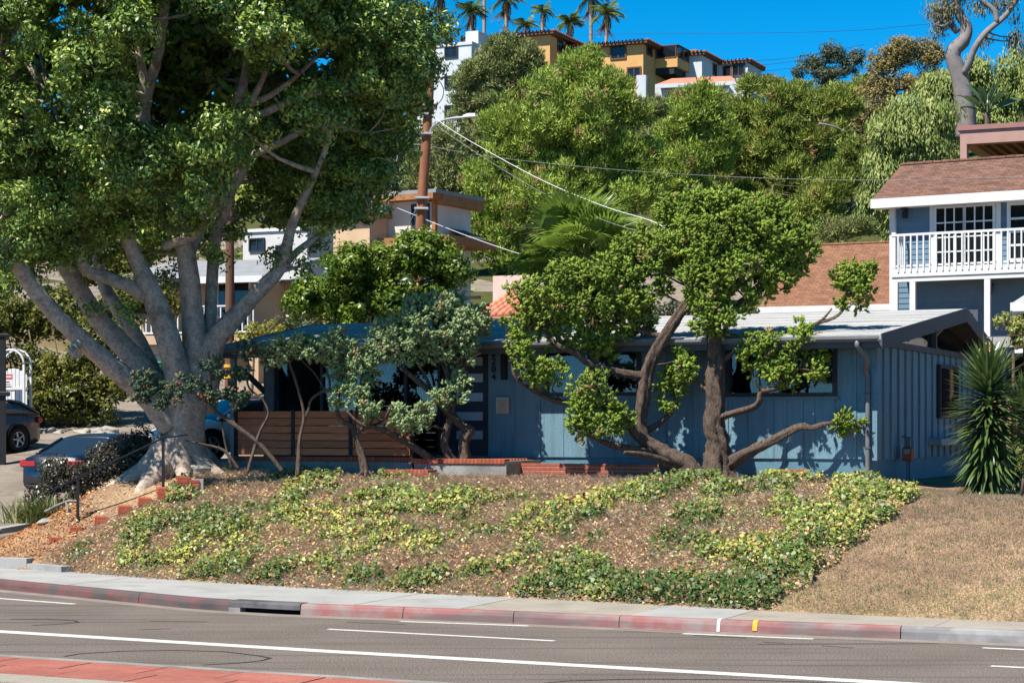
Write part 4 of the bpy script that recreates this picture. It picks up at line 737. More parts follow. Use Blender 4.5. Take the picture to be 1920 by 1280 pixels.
o1 = Bld('orange_villa', 'orange stucco hilltop house half hidden by the grey-green tree', 'house', 1031, 200, A24, 32); f = o1.f; zt_ = f.z(66, 0)
o1.box('wall', m_orange, -9, 0, 0, 8, 31, zt_); tiled_top(o1, -9, 0, 0, 8, zt_+.25)
o1.window(2.0, 3.2, .0, f.z(97, 0, 3), f.z(78, 0, 3), m_eave, m_glass, 2, 1, .12, .1, side='s'); o1.window(4.2, 5.6, .0, f.z(97, 0, 5), f.z(78, 0, 5), m_eave, m_glass, 2, 1, .12, .1, side='s'); o1.window(-4, -2.5, -.01, f.z(95, -3), f.z(80, -3), m_eave, m_glass, 2, 1, .12, .1)
o2 = Bld('orange_villa', 'orange stucco hilltop house with glazed corner balcony', 'house', 1206, 200, A24, 31); f = o2.f; zt_ = f.z(83, 0)
o2.box('wall', m_orange, -9, 0, 0, 12, 29, zt_); tiled_top(o2, -9, 0, 0, 8, zt_+.25)
o2.window(f.s(1147), f.s(1172), -.01, f.z(110, -3), f.z(88, -3), m_eave, m_glass, 2, 1, .15, .1); o2.window(f.s(1178), f.s(1200), -.01, f.z(145, -2), f.z(130, -2), m_eave, m_glass, 2, 1, .15, .1); o2.window(1.0, 2.4, .0, f.z(104, 0, 2), f.z(88, 0, 2), m_eave, m_glass, 2, 1, .12, .1, side='s')
o2.box('balcony_wall', m_orange, .02, 2.4, 3.5, 11.8, f.z(136, 0, 6), f.z(118, 0, 6)); o2.box('balcony_void', m_core, .02, 2.0, 3.6, 11.5, f.z(148, 0, 6), f.z(136, 0, 6))
for k in range(5): o2.window(3.7+k*1.65, 3.7+k*1.65+1.4, 2.36, f.z(117, 0, 6), f.z(98, 0, 6), m_eave, m_glass, 1, 1, .1, .06, 'balcony_pane', side='s')
o2.box('balcony_roof', m_eave, .02, 2.5, 3.4, 11.9, f.z(96.5, 0, 6), f.z(95, 0, 6)); o2.window(.2, 2.2, 3.5, f.z(117, 0, 6), f.z(98, 0, 6), m_eave, m_glass, 1, 1, .1, .06, 'balcony_pane')
o2.box('chimney', m_farwhite, -1.8, -1, 12.5, 13.4, zt_-1, f.z(90, 0, 12)); o2.box('chimney_cap', m_eave, -2, -.8, 12.3, 13.6, f.z(90, 0, 12), f.z(88, 0, 12))
o3 = Bld('white_villa', 'white stucco hilltop house with red-brown tiled eaves', 'house', 1316, 205, A24, 31); f = o3.f; zt_ = f.z(103, 0)
o3.box('wall', m_farwhite, -2.6, 0, 0, 8, 28, zt_); tiled_top(o3, -2.6, 0, 0, 8, zt_+.2, .7, .45); o3.window(3.6, 4.6, .0, f.z(140, 0, 4), f.z(122, 0, 4), m_eave, m_glass, 1, 1, .12, .1, side='s')
o3.box('wing', m_farwhite, .02, 3.2, 5.5, 10.5, 28, f.z(121, 0, 6)); tiled_top(o3, .05, 3.2, 5.5, 10.5, f.z(119.5, 0, 6), .5, .35); o3.window(.6, 1.3, 5.49, f.z(146, 0, 6), f.z(128, 0, 6), m_eave, m_glass, 1, 1, .1, .1); o3.window(1.6, 2.8, 5.49, f.z(146, 0, 6), f.z(126, 0, 6), m_eave, m_glass, 2, 1, .1, .1)
o4 = Bld('red_tile_villa', 'low white hilltop house with long red tiled roof below the villas', 'house', 1205, 188, math.radians(14), 28); f = o4.f; zt_ = f.z(160, 0)
e_ = f.s(1380); o4.box('wall', m_farwhite, 1, e_-1, 1, 6, 26, zt_); o4.slope('roof_slope', m_redtile, [(1.2, 0, zt_), (e_, 0, zt_), (e_-1, 3.5, f.z(146, 4, 3.5)), (2.2, 3.5, f.z(146, 4, 3.5))]); o4.box('fascia', m_farwhite, 1.2, e_, -.1, 0, zt_-.35, zt_+.02); o4.box('chimney', m_farwhite, -.6, .3, 0, .8, 27, f.z(141, 0)); o4.box('dark_opening', m_core, 2.5, 4.5, .9, 1.01, 27, zt_-.5); o4.window(5.5, 7, .98, zt_-1.7, zt_-.6, m_eave, m_glass, 2, 1, .1, .1)
o5 = Bld('white_tower_house', 'tall plain white hilltop building behind the street lamp pole', 'building', 836, 190, A24, 24); f = o5.f; zt_ = f.z(88, 0)
o5.box('wall', m_farwhite, -4, f.s(884), 0, 8, 20, zt_); o5.box('parapet', m_farwhite, -4.1, f.s(884)+.1, -.1, 8, zt_, zt_+.3); o5.box('stair_head', m_farwhite, f.s(856), f.s(880), 2, 5, zt_, f.z(53, 1))
for py0, py1 in ((108, 90), (165, 145), (220, 200)): o5.window(f.s(836), f.s(857), -.01, f.z(py0, .3), f.z(py1, .3), m_frame, m_glass, 2, 1, .12, .1)
o5.box('balcony', m_farwhite, f.s(845), f.s(884)+.5, -.9, 0, f.z(182, 1), f.z(176, 1))
# ------------------------------------------------------------------ poles, street lamp, wires
m_pole = M('pole_wood', sr(128, 82, 58), sr(156, 104, 74), 3, .9, .5, 20, stretch=(5, 5, .4), grime=(2, .5, sr(92, 60, 44), (4, 4, .3))); m_galv = M('galvanised', sr(176, 182, 188), sr(196, 200, 204), 4, .5, .05, metal=.4); m_pole_d = M('pole_wood_dark', sr(96, 68, 52), sr(116, 84, 64), 3, .9, .5, 20, stretch=(5, 5, .4))
YP = 57; b0 = gz(780, YP); up_ = thing('utility_pole', 'tall leaning brown wooden utility pole carrying the street lamp', 'pole', tuple(b0)); ol = tuple(b0)
MB().tube([tuple(gz(779, YP)-Vector((0, 0, .4))), tuple(at(786, 480, YP)), tuple(at(797, 300, YP)), tuple(at(808, 130, YP))], [.165, .152, .14, .12], 14, step=.7, knob=.02).build('pole', m_pole, up_, org=ol)
c0 = at(806, 205, YP); MB().bar(c0+Vector((-.5, -.2, 0)), c0+Vector((.22, -.2, .05)), .1, .12).build('bracket_arm', m_pole_d, up_, org=ol)
for dx in (-.45, .18): MB().lathe([(.0, .14), (.05, .13), (.06, .06), (.03, 0)], 10, tuple(c0+Vector((dx, -.2, .06)))).build('insulator', m_galv, up_, org=ol)
for py in (215, 252, 372, 392): p = at(801-(py-215)*.06, py, YP); MB().box(p.x-.2, p.x+.2, p.y-.22, p.y+.0, p.z-.03, p.z+.03, bev=.01).build('clamp', m_galv, up_, org=ol)
lp = [at(805, 252, YP), at(810, 240, YP-.2), at(824, 229, YP-.5), at(845, 222.5, YP-.9), at(872, 220, YP-1.2)]
la = MB().tube(lp, .035, 10, step=.12).build('lamp_arm', m_galv, up_, org=ol); hd = at(882, 219.5, YP-1.25)
MB().add([(hd.x+a, hd.y+b, hd.z+c) for a, w_, h in ((-.2, .06, .05), (-.05, .12, .09), (.12, .14, .09), (.22, .07, .04)) for b, c in ((-w_, 0), (-w_*.7, h), (w_*.7, h), (w_, 0), (0, -.035))], [(i*5+j, i*5+(j+1) % 5, i*5+5+(j+1) % 5, i*5+5+j) for i in range(3) for j in range(5)]+[(0, 1, 2, 3, 4), (19, 18, 17, 16, 15)]).build('lamp_head', m_galv, up_, org=ol)
MB().tube([tuple(at(822, 150, YP-.2)), tuple(at(831, 165, YP-.2)), tuple(at(829, 185, YP-.2)), tuple(at(812, 205, YP-.1))], .012, 6, step=.1).build('cable_loop', m_trimb, up_, org=ol)
b0 = gz(430, 62); p2 = thing('utility_pole', 'dark wooden pole with yellow bands standing behind the big tree', 'pole', tuple(b0)); MB().tube([tuple(b0-Vector((0, 0, .4))), tuple(at(431, 560, 62)), tuple(at(432, 330, 62))], [.15, .14, .12], 12, step=.7, knob=.02).build('pole', m_pole_d, p2, org=tuple(b0))
for py in (686, 706): p = at(430, py, 62); MB().lathe([(.165, -.05), (.165, .05)], 14, tuple(p)).build('reflector_band', m_yellow, p2, org=tuple(b0))
m_wire = M('wire_grey', sr(150, 152, 154), bump=0, rough=.6); m_wired = M('wire_dark', sr(40, 40, 44), bump=0, rough=.6); m_wirew = M('wire_pale', sr(214, 216, 218), bump=0, rough=.5)
def wire(label, pts, r, mat, parent=None):
    P = [at(*p) for p in pts]; o = MB().tube([p-P[0] for p in P], r, 6, step=.6).build('wire', mat, parent, loc=tuple(P[0])); return tag(o, label, 'wire')
wire('thick pale service wire sloping from the utility pole to the green juniper', [(806, 212, 57), (850, 246, 55), (1000, 330, 49.5), (1130, 386, 45), (1235, 420, 42), (1300, 470, 41)], .0095, m_wirew)
wire('thin twin wire below the service wire against the big green tree', [(806, 222, 57), (850, 258, 55), (1000, 352, 49.5), (1130, 412, 45), (1235, 448, 42), (1290, 500, 41)], .005, m_wire)
wire('pale wire sagging in front of the cream house and fan palm', [(745, 390, 65), (870, 440, 55), (1000, 483, 48), (1120, 502, 44), (1200, 540, 42)], .009, m_wirew)
wire('long thin wire running level across the hillside trees', [(640, 262, 58), (772, 270, 58), (950, 298, 58), (1250, 325, 58), (1600, 338, 58), (1980, 330, 58)], .007, m_wire)
wire('guy wire slanting down left of the utility pole', [(752, 262, 60), (735, 345, 60), (722, 420, 60)], .01, m_wire)
wire('guy wire slanting across the cream house wall', [(790, 372, 57), (772, 410, 57.5), (755, 445, 58)], .01, m_wire)
for i, (a, b, c) in enumerate((((1100, 65, 180), (1540, 60, 165), (1760, 44, 150)), ((1385, 116, 170), (1490, 108, 170), (1620, 84, 170)), ((1395, 126, 170), (1490, 115, 170), (1620, 92, 170)), ((1400, 137, 170), (1490, 127, 170), (1620, 104, 170)))):
    tag(wire('x', [a, b, c], .018, m_wired), ('high dark wire crossing the sky toward the eucalyptus' if i == 0 else 'dark distant wire in the sky left of the dark ridge tree'), 'wire', None if i == 0 else 'wires strung along the ridge')
# ------------------------------------------------------------------ foliage helpers
def unit(a): return a/np.maximum(np.linalg.norm(a, axis=-1, keepdims=True), 1e-9)
def rdir(n): return unit(RNG.normal(size=(n, 3)))
def leaf_quads(C, D, N, L, W):
    n = len(C); D = unit(D); S = unit(np.cross(D, N)); L = np.broadcast_to(L, n)[:, None]; W = np.broadcast_to(W, n)[:, None]
    return np.stack([C-D*L*.5, C+S*W*.5-D*L*.05, C+D*L*.5, C-S*W*.5-D*L*.05], 1).reshape(-1, 3), np.arange(4*n).reshape(n, 4)
def leaf_tris(C, D, N, L, W):
    n = len(C); D = unit(D); S = unit(np.cross(D, N)); L = np.broadcast_to(L, n)[:, None]; W = np.broadcast_to(W, n)[:, None]
    return np.stack([C+S*W*.5, C-S*W*.5, C+D*L], 1).reshape(-1, 3), np.arange(3*n).reshape(n, 3)
def clump_points(blobs, dens, sub=.3, subn=2.2, flat=.8, shell=.72):
    """points gathered in small clumps on the skins of ellipsoid blobs; returns points, outward normals, clump ids"""
    P, N, I = [], [], []; c = 0
    for b in blobs:
        o, r = np.array(b[:3]), np.array(b[3:6]); area = 4*math.pi*((r[0]*r[1])**1.6/3+(r[0]*r[2])**1.6/3+(r[1]*r[2])**1.6/3)**(1/1.6)
        m = max(5, int(area*subn)); u = rdir(m); rad = shell+(1.04-shell)*RNG.random((m, 1)); cc = o+u*r*rad; k = max(4, int(area*dens/m))
        q = rdir(m*k).reshape(m, k, 3)*(RNG.random((m, k, 1))**.45)*sub*(.7+.6*RNG.random((m, 1, 1))); q[..., 2] *= flat
        P.append((cc[:, None]+q).reshape(-1, 3)); nn = unit(u/r)[:, None]*.6+unit(q)*.8; N.append(unit(nn).reshape(-1, 3)); I.append(np.repeat(np.arange(c, c+m), k)); c += m
    return np.concatenate(P), np.concatenate(N), np.concatenate(I)
def crown_mesh(name, blobs, dens, L, W, org, kind='broad', sub=.3, subn=2.2, shell=.72, cv=.5):
    P, N, I = clump_points(blobs, dens, sub, subn, .8 if kind != 'weep' else 1.1, shell); n = len(P); J = RNG.normal(size=(n, 3)); up = np.array([0, 0, 1.])
    l = L*(.7+.6*RNG.random(n)); w = W*(.7+.6*RNG.random(n))
    if kind == 'broad': D = unit(np.cross(N, J))+N*.35-up*.2; Nn = unit(N+up*.5+J*.45)
    elif kind == 'needle': D = N*.7+up*.75+J*.4; Nn = J
    elif kind == 'weep': D = -up*1.0+N*.35+J*.25; Nn = N+J*.3
    cl = RNG.random(I.max()+1)[I]; rn = np.clip(cv*cl+(1-cv)*RNG.random(n), 0, 1)
    if kind == 'needle': rn = np.where((RNG.random(I.max()+1) < .03)[I], 1.0, rn*.94)
    V, Fc = (leaf_tris if kind == 'needle' else leaf_quads)(P-np.array(org), D, Nn, l, w); return np_mesh(name, V, Fc, rn)
def px_blobs(Y, ells, n, rr, depth=.9, front=.0):
    """blobs filling ellipses given in photo pixels at distance Y; rr is the range of blob radii in metres"""
    out = []; k = Y/F
    wts = np.array([e[2]*e[3] for e in ells], float); cnt = np.maximum(2, (n*wts/wts.sum()).astype(int))
    for e, m in zip(ells, cnt):
        c = at(e[0], e[1], Y+(e[4] if len(e) > 4 else 0)); rx, rz = e[2]*k, e[3]*k; ry = max(rx, rz*.6)*depth
        for i in range(m):
            r = min(RNG.uniform(*rr), rx*.9, rz*.95); u = rdir(1)[0]; q = RNG.random()**.4
            u[1] = u[1] if RNG.random() > front else -abs(u[1])
            out.append((c.x+u[0]*q*max(rx-r, .02), c.y+u[1]*q*max(ry-r, .02), c.z+u[2]*q*max(rz-r*.9, .02), r*RNG.uniform(.9, 1.15), r*RNG.uniform(.9, 1.1), r*RNG.uniform(.75, .95)))
    return out
def limbs_to(mb, nodes, blobs, r0=.05, n=5, seed=0, keep=1.0):
    """thin limbs from the nearest point of the given wood to each blob"""
    A = np.array([p for p, r in nodes]); rnd = random.Random(seed)
    for b in blobs:
        if rnd.random() > keep: continue
        c = np.array(b[:3]); d = np.linalg.norm(A-c+np.array([0, 0, .5])*0, axis=1)+np.maximum(0, A[:, 2]-c[2])*1.5; i = int(d.argmin()); p, r = nodes[i]
        mid = (np.array(p)*.5+c*.5)+np.array([rnd.uniform(-.15, .15), rnd.uniform(-.15, .15), -.12*d[i]*.4]); rr = min(r*.7, r0*(1+d[i]*.2)); mb.tube([p, mid, c], [rr, rr*.65, rr*.25], n, step=max(.15, d[i]/6), knob=.05, seed=rnd.randint(0, 999), cap=False)
def wood_nodes(paths): return [(p, r) for pts, rad in paths for p, r in zip(*catmull(pts, rad, .35))]
def plant(name, label, cat, base, blobs, leaf_m, dens, L, W, kind='broad', trunk=None, trunk_m=None, sub=.3, subn=2.2, group=None, shell=.72, cv=.5, limbr=.05, keep=.6, lname='crown', tname='trunk', n=8):
    t = thing(name, label, cat, tuple(base), 0, group); o = tuple(base); mobj(lname, crown_mesh(name, blobs, dens, L, W, o, kind, sub, subn, shell, cv), leaf_m, t)
    if trunk is None: return t
    mb = MB()
    for i, (pts, rad) in enumerate(trunk): mb.tube(pts, rad, n, step=.25, knob=.06, flute=.05, seed=i)
    limbs_to(mb, wood_nodes(trunk), blobs, limbr, 5, 3, keep); mb.build(tname, trunk_m, t, org=o); return t
m_bark_f = M('bark_ficus', sr(160, 144, 130), sr(182, 166, 150), 3.2, .9, 1.0, 9, c3=sr(134, 118, 106), speck=(22, .14), grime=(5, .55, sr(108, 96, 88)))
m_bark_j = M('bark_juniper', sr(62, 50, 42), sr(104, 88, 76), 11, .95, 1.0, 30, stretch=(2, 2, .6), c3=sr(60, 48, 42), grime=(14, .7, sr(46, 36, 32), (2, 2, .5)))
m_bark_b = M('bark_brown', sr(96, 80, 66), sr(124, 104, 88), 4, .95, .6, 16, stretch=(2, 2, .5)); m_bark_g = M('bark_grey', sr(112, 106, 106), sr(150, 142, 138), 1.2, .9, .5, 8, grime=(1.2, .7, sr(122, 96, 82)))
# ------------------------------------------------------------------ the big fig tree on the left
YF = 40.0; fb_ = gz(336, YF); fo = tuple(fb_)
fig = thing('fig_tree', 'huge many-limbed fig tree with smooth grey trunk and dense dark crown', 'tree', fo)
T = lambda *pts: [tuple(at(px, py, YF+dy)) for px, py, dy in pts]
trk = [(T((332, 912, 0), (334, 880, 0), (338, 835, 0), (341, 795, 0), (346, 755, 0), (352, 725, 0)), [.86, .66, .54, .5, .5, .42]),
  (T((322, 800, -.1), (275, 740, -.3), (215, 690, -.6), (148, 632, -1.0), (86, 570, -1.4), (34, 500, -1.8), (-20, 420, -2.2), (-70, 300, -2.4)), [.36, .29, .24, .21, .19, .17, .14, .1]),
  (T((330, 785, .1), (278, 705, .2), (235, 655, .2), (190, 605, .1), (160, 560, 0), (121, 497, -.2), (98, 455, -.3), (70, 370, -.6), (60, 260, -.9), (20, 120, -1.4)), [.38, .27, .25, .23, .21, .19, .16, .13, .1, .06]),
  (T((335, 780, .3), (290, 700, .6), (262, 640, .9), (225, 585, 1.2), (196, 535, 1.5), (180, 450, 1.9), (200, 330, 2.3)), [.3, .2, .19, .2, .18, .14, .08]),
  (T((345, 770, -.1), (330, 690, -.2), (316, 640, -.3), (300, 590, -.3), (280, 540, -.4), (262, 500, -.4), (246, 462, -.5), (225, 400, -.7), (240, 300, -1.0), (270, 180, -1.2), (250, 40, -1.4)), [.38, .27, .27, .26, .24, .2, .17, .15, .13, .1, .06]),
  (T((275, 555, -.35), (240, 535, -.5), (202, 521, -.6), (165, 508, -.7), (150, 470, -.8), (165, 400, -1.0)), [.2, .16, .15, .13, .11, .07]),
  (T((358, 760, .0), (362, 690, .1), (364, 640, .1), (360, 580, .1), (356, 525, .0), (348, 470, 0), (338, 420, -.1), (318, 350, -.3), (290, 290, -.5), (270, 210, -.7), (300, 80, -.9), (320, -90, -1)), [.38, .3, .28, .26, .25, .22, .19, .16, .14, .12, .1, .06]),
  (T((350, 480, 0), (380, 420, .3), (420, 370, .4), (452, 318, .3), (445, 280, .2), (430, 250, .1), (445, 200, 0), (462, 130, 0), (470, 40, 0), (480, -120, 0)), [.2, .17, .17, .17, .15, .14, .12, .1, .09, .05]),
  (T((448, 300, .3), (428, 380, .5), (405, 440, .6), (398, 520, .5), (393, 610, .3), (385, 690, .2)), [.1, .12, .13, .14, .15, .2]),
  (T((372, 770, .1), (388, 700, .1), (400, 645, 0), (425, 610, -.1), (450, 583, -.1), (487, 543, -.2), (520, 508, -.2), (536, 465, -.3), (548, 420, -.3), (575, 360, -.4), (610, 280, -.5), (640, 180, -.6)), [.4, .3, .26, .23, .21, .18, .16, .14, .12, .1, .08, .05]),
  (T((484, 546, -.2), (505, 530, -.3), (560, 470, -.1), (620, 430, .3), (690, 390, .6)), [.12, .1, .09, .07, .04]),
  (T((308, 460, -.3), (330, 452, -.4), (362, 442, -.4), (385, 415, -.5), (410, 395, -.5)), [.13, .12, .11, .09, .06]),
  (T((440, 215, 0), (470, 195, -.2), (505, 180, -.3), (560, 140, -.5), (620, 80, -.6)), [.12, .1, .08, .06, .04]), (T((445, 235, 0), (490, 215, -.2), (545, 190, -.3), (640, 160, -.4), (720, 120, -.3)), [.12, .1, .08, .06, .03]),
  (T((440, 245, 0), (475, 185, -.3), (500, 130, -.4), (520, 60, -.4)), [.11, .09, .07, .04]), (T((450, 300, .2), (520, 270, 0), (600, 235, -.2), (690, 250, -.2)), [.11, .09, .06, .03]),
  (T((248, 470, -.5), (235, 420, -.2), (205, 380, 0), (150, 330, .2), (100, 200, .6)), [.12, .12, .1, .08, .05]), (T((345, 445, 0), (300, 400, .6), (330, 300, 1.6), (420, 150, 2.4), (450, 0, 2.8)), [.14, .13, .11, .08, .05]),
  (T((150, 632, -1), (138, 660, -1.3), (145, 664, -1.5)), [.12, .11, .1])]
mb = MB()
for i, (p, r) in enumerate(trk): mb.tube(p, [q*(.92 if i in (0, 4, 6) else .8) for q in r], 24 if i == 0 else 16, step=.1, knob=.04, flute=.1 if i else .13, ridge=.022, seed=i)
for a, ln, r in ((3.4, 1.5, .26), (2.75, 1.1, .22), (4.2, 1.3, .26), (5.0, 1.2, .24), (5.7, 1.4, .22), (.3, 1.1, .2), (1.5, 1.1, .2), (3.9, .9, .22)):        # buttress roots
    c = Vector(at(335, 850, YF)); e = Vector((c.x+ln*math.cos(a), c.y+ln*math.sin(a), 0)); e.z = tz(e.x, e.y)-.12; m2 = Vector((c.x+.55*math.cos(a), c.y+.55*math.sin(a), 0)); m2.z = tz(m2.x, m2.y)+.2
    mb.tube([tuple(c+Vector((.25*math.cos(a), .25*math.sin(a), .25))), tuple(m2), tuple(e)], [r*1.1, r, r*.4], 10, step=.12, knob=.06, flute=.08, seed=int(a*10))
xmax = lambda y: np.interp(y, [-600, -200, 0, 60, 120, 180, 260, 330, 380, 430, 480], [420, 740, 838, 842, 828, 805, 772, 748, 722, 655, 575]); ymax = lambda x: np.interp(x, [-300, 0, 40, 90, 160, 250, 330, 420, 480, 560, 640, 720, 840], [580, 545, 520, 490, 478, 440, 425, 400, 330, 470, 450, 405, 190])
fblobs = []; cF = np.array([(350-960)*YF/F, YF+.4, 11.6]); RF = np.array([5.5, 4.7, 6.1])
while len(fblobs) < 330:
    u = rdir(1)[0]; q = RNG.uniform(.5, 1) if RNG.random() < .3 else RNG.uniform(.82, 1.0); p = cF+u*RF*q; r = RNG.uniform(.55, .95); k = F/p[1]; X_, Y_ = 960+p[0]*k, HZ-(p[2]-CZ)*k; rp = r*k
    if X_+rp*.85 > xmax(Y_) or Y_+rp*.7 > ymax(X_): continue
    if 400 < X_ < 560 and 110 < Y_ < 470 and p[1] < YF+.6 and RNG.random() < .93: continue
    if 235 < X_ < 345 and 200 < Y_ < 470 and p[1] < YF+.2 and RNG.random() < .6: continue
    fblobs.append((*p, r, r, r*.85))
for px, py, r, dy in ((20, 455, .5, -2.2), (55, 420, .6, -1.6), (110, 440, .5, -1), (10, 390, .7, -2.6), (790, 130, .5, 0), (815, 55, .45, .2), (770, 215, .5, .3), (735, 300, .45, .5), (700, 370, .45, .6), (650, 405, .4, .5), (590, 440, .35, .1), (610, 380, .45, .2), (690, 280, .6, .2), (720, 180, .6, 0), (640, 320, .5, 0), (520, 480, .28, -.3), (236, 585, .25, -.9), (175, 580, .2, -.5), (395, 475, .3, -.4), (310, 520, .3, .5), (560, 500, .25, 0), (330, 470, .35, .4), (450, 430, .3, .8), (770, 90, .6, .3), (740, 20, .7, 0), (680, 110, .7, -.3), (620, 200, .6, .6), (30, 500, .42, -1.9), (85, 468, .45, -1.3), (150, 455, .45, -.9), (200, 430, .5, -1.0), (245, 415, .45, -1.2), (290, 395, .45, -.6), (335, 415, .4, -.8), (385, 385, .4, -.6), (160, 490, .3, .4), (270, 470, .3, .8), (215, 470, .35, .9), (420, 440, .35, 1.2), (480, 400, .4, 1.3), (540, 400, .45, .9), (60, 530, .35, -.8), (-10, 520, .5, -1.0), (500, 330, .4, 1.2), (400, 330, .35, -.9), (330, 340, .5, -1.6), (120, 380, .6, -2.2), (180, 340, .6, -2.4)):
    p = at(px, py, YF+dy); fblobs.append((*p, r, r, r*.85))
m_leaf_f = leafmat('leaf_fig', [(0, sr(46, 68, 30)), (.4, sr(82, 108, 46)), (.75, sr(126, 146, 62)), (1, sr(184, 184, 90))], .16, .42, .4, k=1.4)
hi_ = [b for b in fblobs if HZ-(b[2]-CZ)*F/b[1] < -140]; lo_ = [b for b in fblobs if HZ-(b[2]-CZ)*F/b[1] >= -140]
bk_ = [b for b in lo_ if b[1] > YF+1.6]; lo_ = [b for b in lo_ if b[1] <= YF+1.6]
for px, py in [(337, 40), (345, 85), (431, 165), (445, 205), (215, 150), (320, 10), (470, 120), (300, 60), (380, 60)]: p = at(px, py, YF+1.9); bk_.append((*p, .6, .5, .6)); p = at(px+12, py+12, YF+3.2); bk_.append((*p, .8, .5, .8))
for px, py in [(x, y) for x in range(20, 800, 75) for y in range(-60, 420, 75)]:
    if px+50 < xmax(py) and py+45 < ymax(px): p = at(px+RNG.normal()*15, py+RNG.normal()*15, YF+2.2+RNG.random()*1.6); bk_.append((*p, .6, .5, .6))
mobj('crown', crown_mesh('crown', lo_, 245, .106, .052, fo, 'broad', .27, 3.6, .6), m_leaf_f, fig); mobj('inner_crown', crown_mesh('inner_crown', bk_, 46, .25, .125, fo, 'broad', .3, 2.2, .3), m_leaf_f, fig); mobj('upper_crown', crown_mesh('upper_crown', hi_, 34, .32, .16, fo, 'broad', .35, 2.0, .6), m_leaf_f, fig)
limbs_to(mb, wood_nodes(trk), fblobs, .05, 5, 5, .75); mb.build('trunk', m_bark_f, fig, org=fo)
MB().lathe([(0, .0), (.11, 0), (.12, -.03)], 16, (0, 0, 0), 'y').build('pruned_stub', M('cut_wood', sr(196, 160, 122), sr(176, 138, 104), 9, .8, .2), fig, loc=tuple(Vector(at(146, 664, YF-1.52))-fb_), rot=(0, 0, -.5))
# ------------------------------------------------------------------ junipers
def tuft_mesh(name, blobs, dens, org, tl=.15, tr=.039, m=5, sl=.044, swid=.021, up=.5, sub=.16, subn=5.0, cv=.6, shell=.7, brown=0.0):
    P, N, I = clump_points(blobs, dens, sub, subn, .85, shell); n = len(P); A = unit(N+np.array([0, 0, up])+RNG.normal(size=(n, 3))*.3); ln = tl*(.6+.8*RNG.random(n))
    t = RNG.random((n, m)); R = rdir(n*m).reshape(n, m, 3); R = unit(R-A[:, None]*np.sum(R*A[:, None], -1, keepdims=True)); rad = tr*np.sin(np.pi*(.12+.83*t))[..., None]*(.6+.5*RNG.random((n, m, 1)))
    C = (P[:, None]+A[:, None]*(t*ln[:, None])[..., None]+R*rad).reshape(-1, 3); D = (A[:, None]*.8+R*.75).reshape(-1, 3); NN = (R+A[:, None]*.2+.2*RNG.normal(size=(n, m, 3))).reshape(-1, 3)
    cl = RNG.random(I.max()+1)[I]; rn = np.repeat(cl*cv+(1-cv)*RNG.random(n), m)*.8+.2*RNG.random(n*m)
    if brown: dead = np.repeat((RNG.random(I.max()+1) < brown)[I], m); rn = np.where(dead, .93+.07*RNG.random(n*m), rn*.9)
    V, Fc = leaf_tris(C-np.array(org), D, NN, sl*(.7+.6*RNG.random(n*m)), swid*(.8+.5*RNG.random(n*m)))
    # the solid heart of each tuft: a five-sided spindle
    B1 = unit(np.cross(A, RNG.normal(size=(n, 3)))); B2 = np.cross(A, B1); k = 5; ring = []
    for t0, q in ((.3, .72), (.72, .6)):
        for j in range(k): th = 2*np.pi*j/k; ring.append(P+A*(ln*t0)[:, None]+(B1*np.cos(th)+B2*np.sin(th))*tr*q*(.75+.5*RNG.random((n, 1))))
    W_ = np.stack([P-A*.01]+ring+[P+A*ln[:, None]], 1)-np.array(org); tri_ = [(0, 1+(j+1) % k, 1+j) for j in range(k)]+[(1+j, 1+(j+1) % k, 6+j) for j in range(k)]+[(1+(j+1) % k, 6+(j+1) % k, 6+j) for j in range(k)]+[(6+j, 6+(j+1) % k, 11) for j in range(k)]
    Fw = (np.array(tri_)[None]+(np.arange(n)*12)[:, None, None]).reshape(-1, 3)+len(V); rc = np.repeat(rn.reshape(n, m)[:, 0], 20)*.85
    if brown: rc = np.where(rc > .78, .95, rc)
    return np_mesh(name, np.concatenate([V, W_.reshape(-1, 3)]), np.concatenate([Fc, Fw]), np.concatenate([rn, rc]))
m_jg = leafmat('juniper_green', [(0, sr(78, 98, 36)), (.4, sr(116, 138, 50)), (.75, sr(156, 172, 70)), (.92, sr(194, 200, 100)), (.95, sr(150, 128, 92)), (1, sr(120, 96, 72))], .12, .7, .2, 0)
m_jb = leafmat('juniper_blue', [(0, sr(106, 124, 82)), (.45, sr(144, 164, 112)), (.8, sr(176, 192, 138)), (.92, sr(192, 202, 154)), (.94, sr(150, 136, 100)), (1, sr(126, 108, 80))], .12, .7, .2, 0)
m_jb_dk = leafmat('juniper_dusky', [(0, sr(56, 74, 54)), (.6, sr(84, 104, 78)), (.9, sr(110, 128, 96)), (.94, sr(132, 104, 76)), (1, sr(110, 84, 62))], .12, .7, .2, 0)
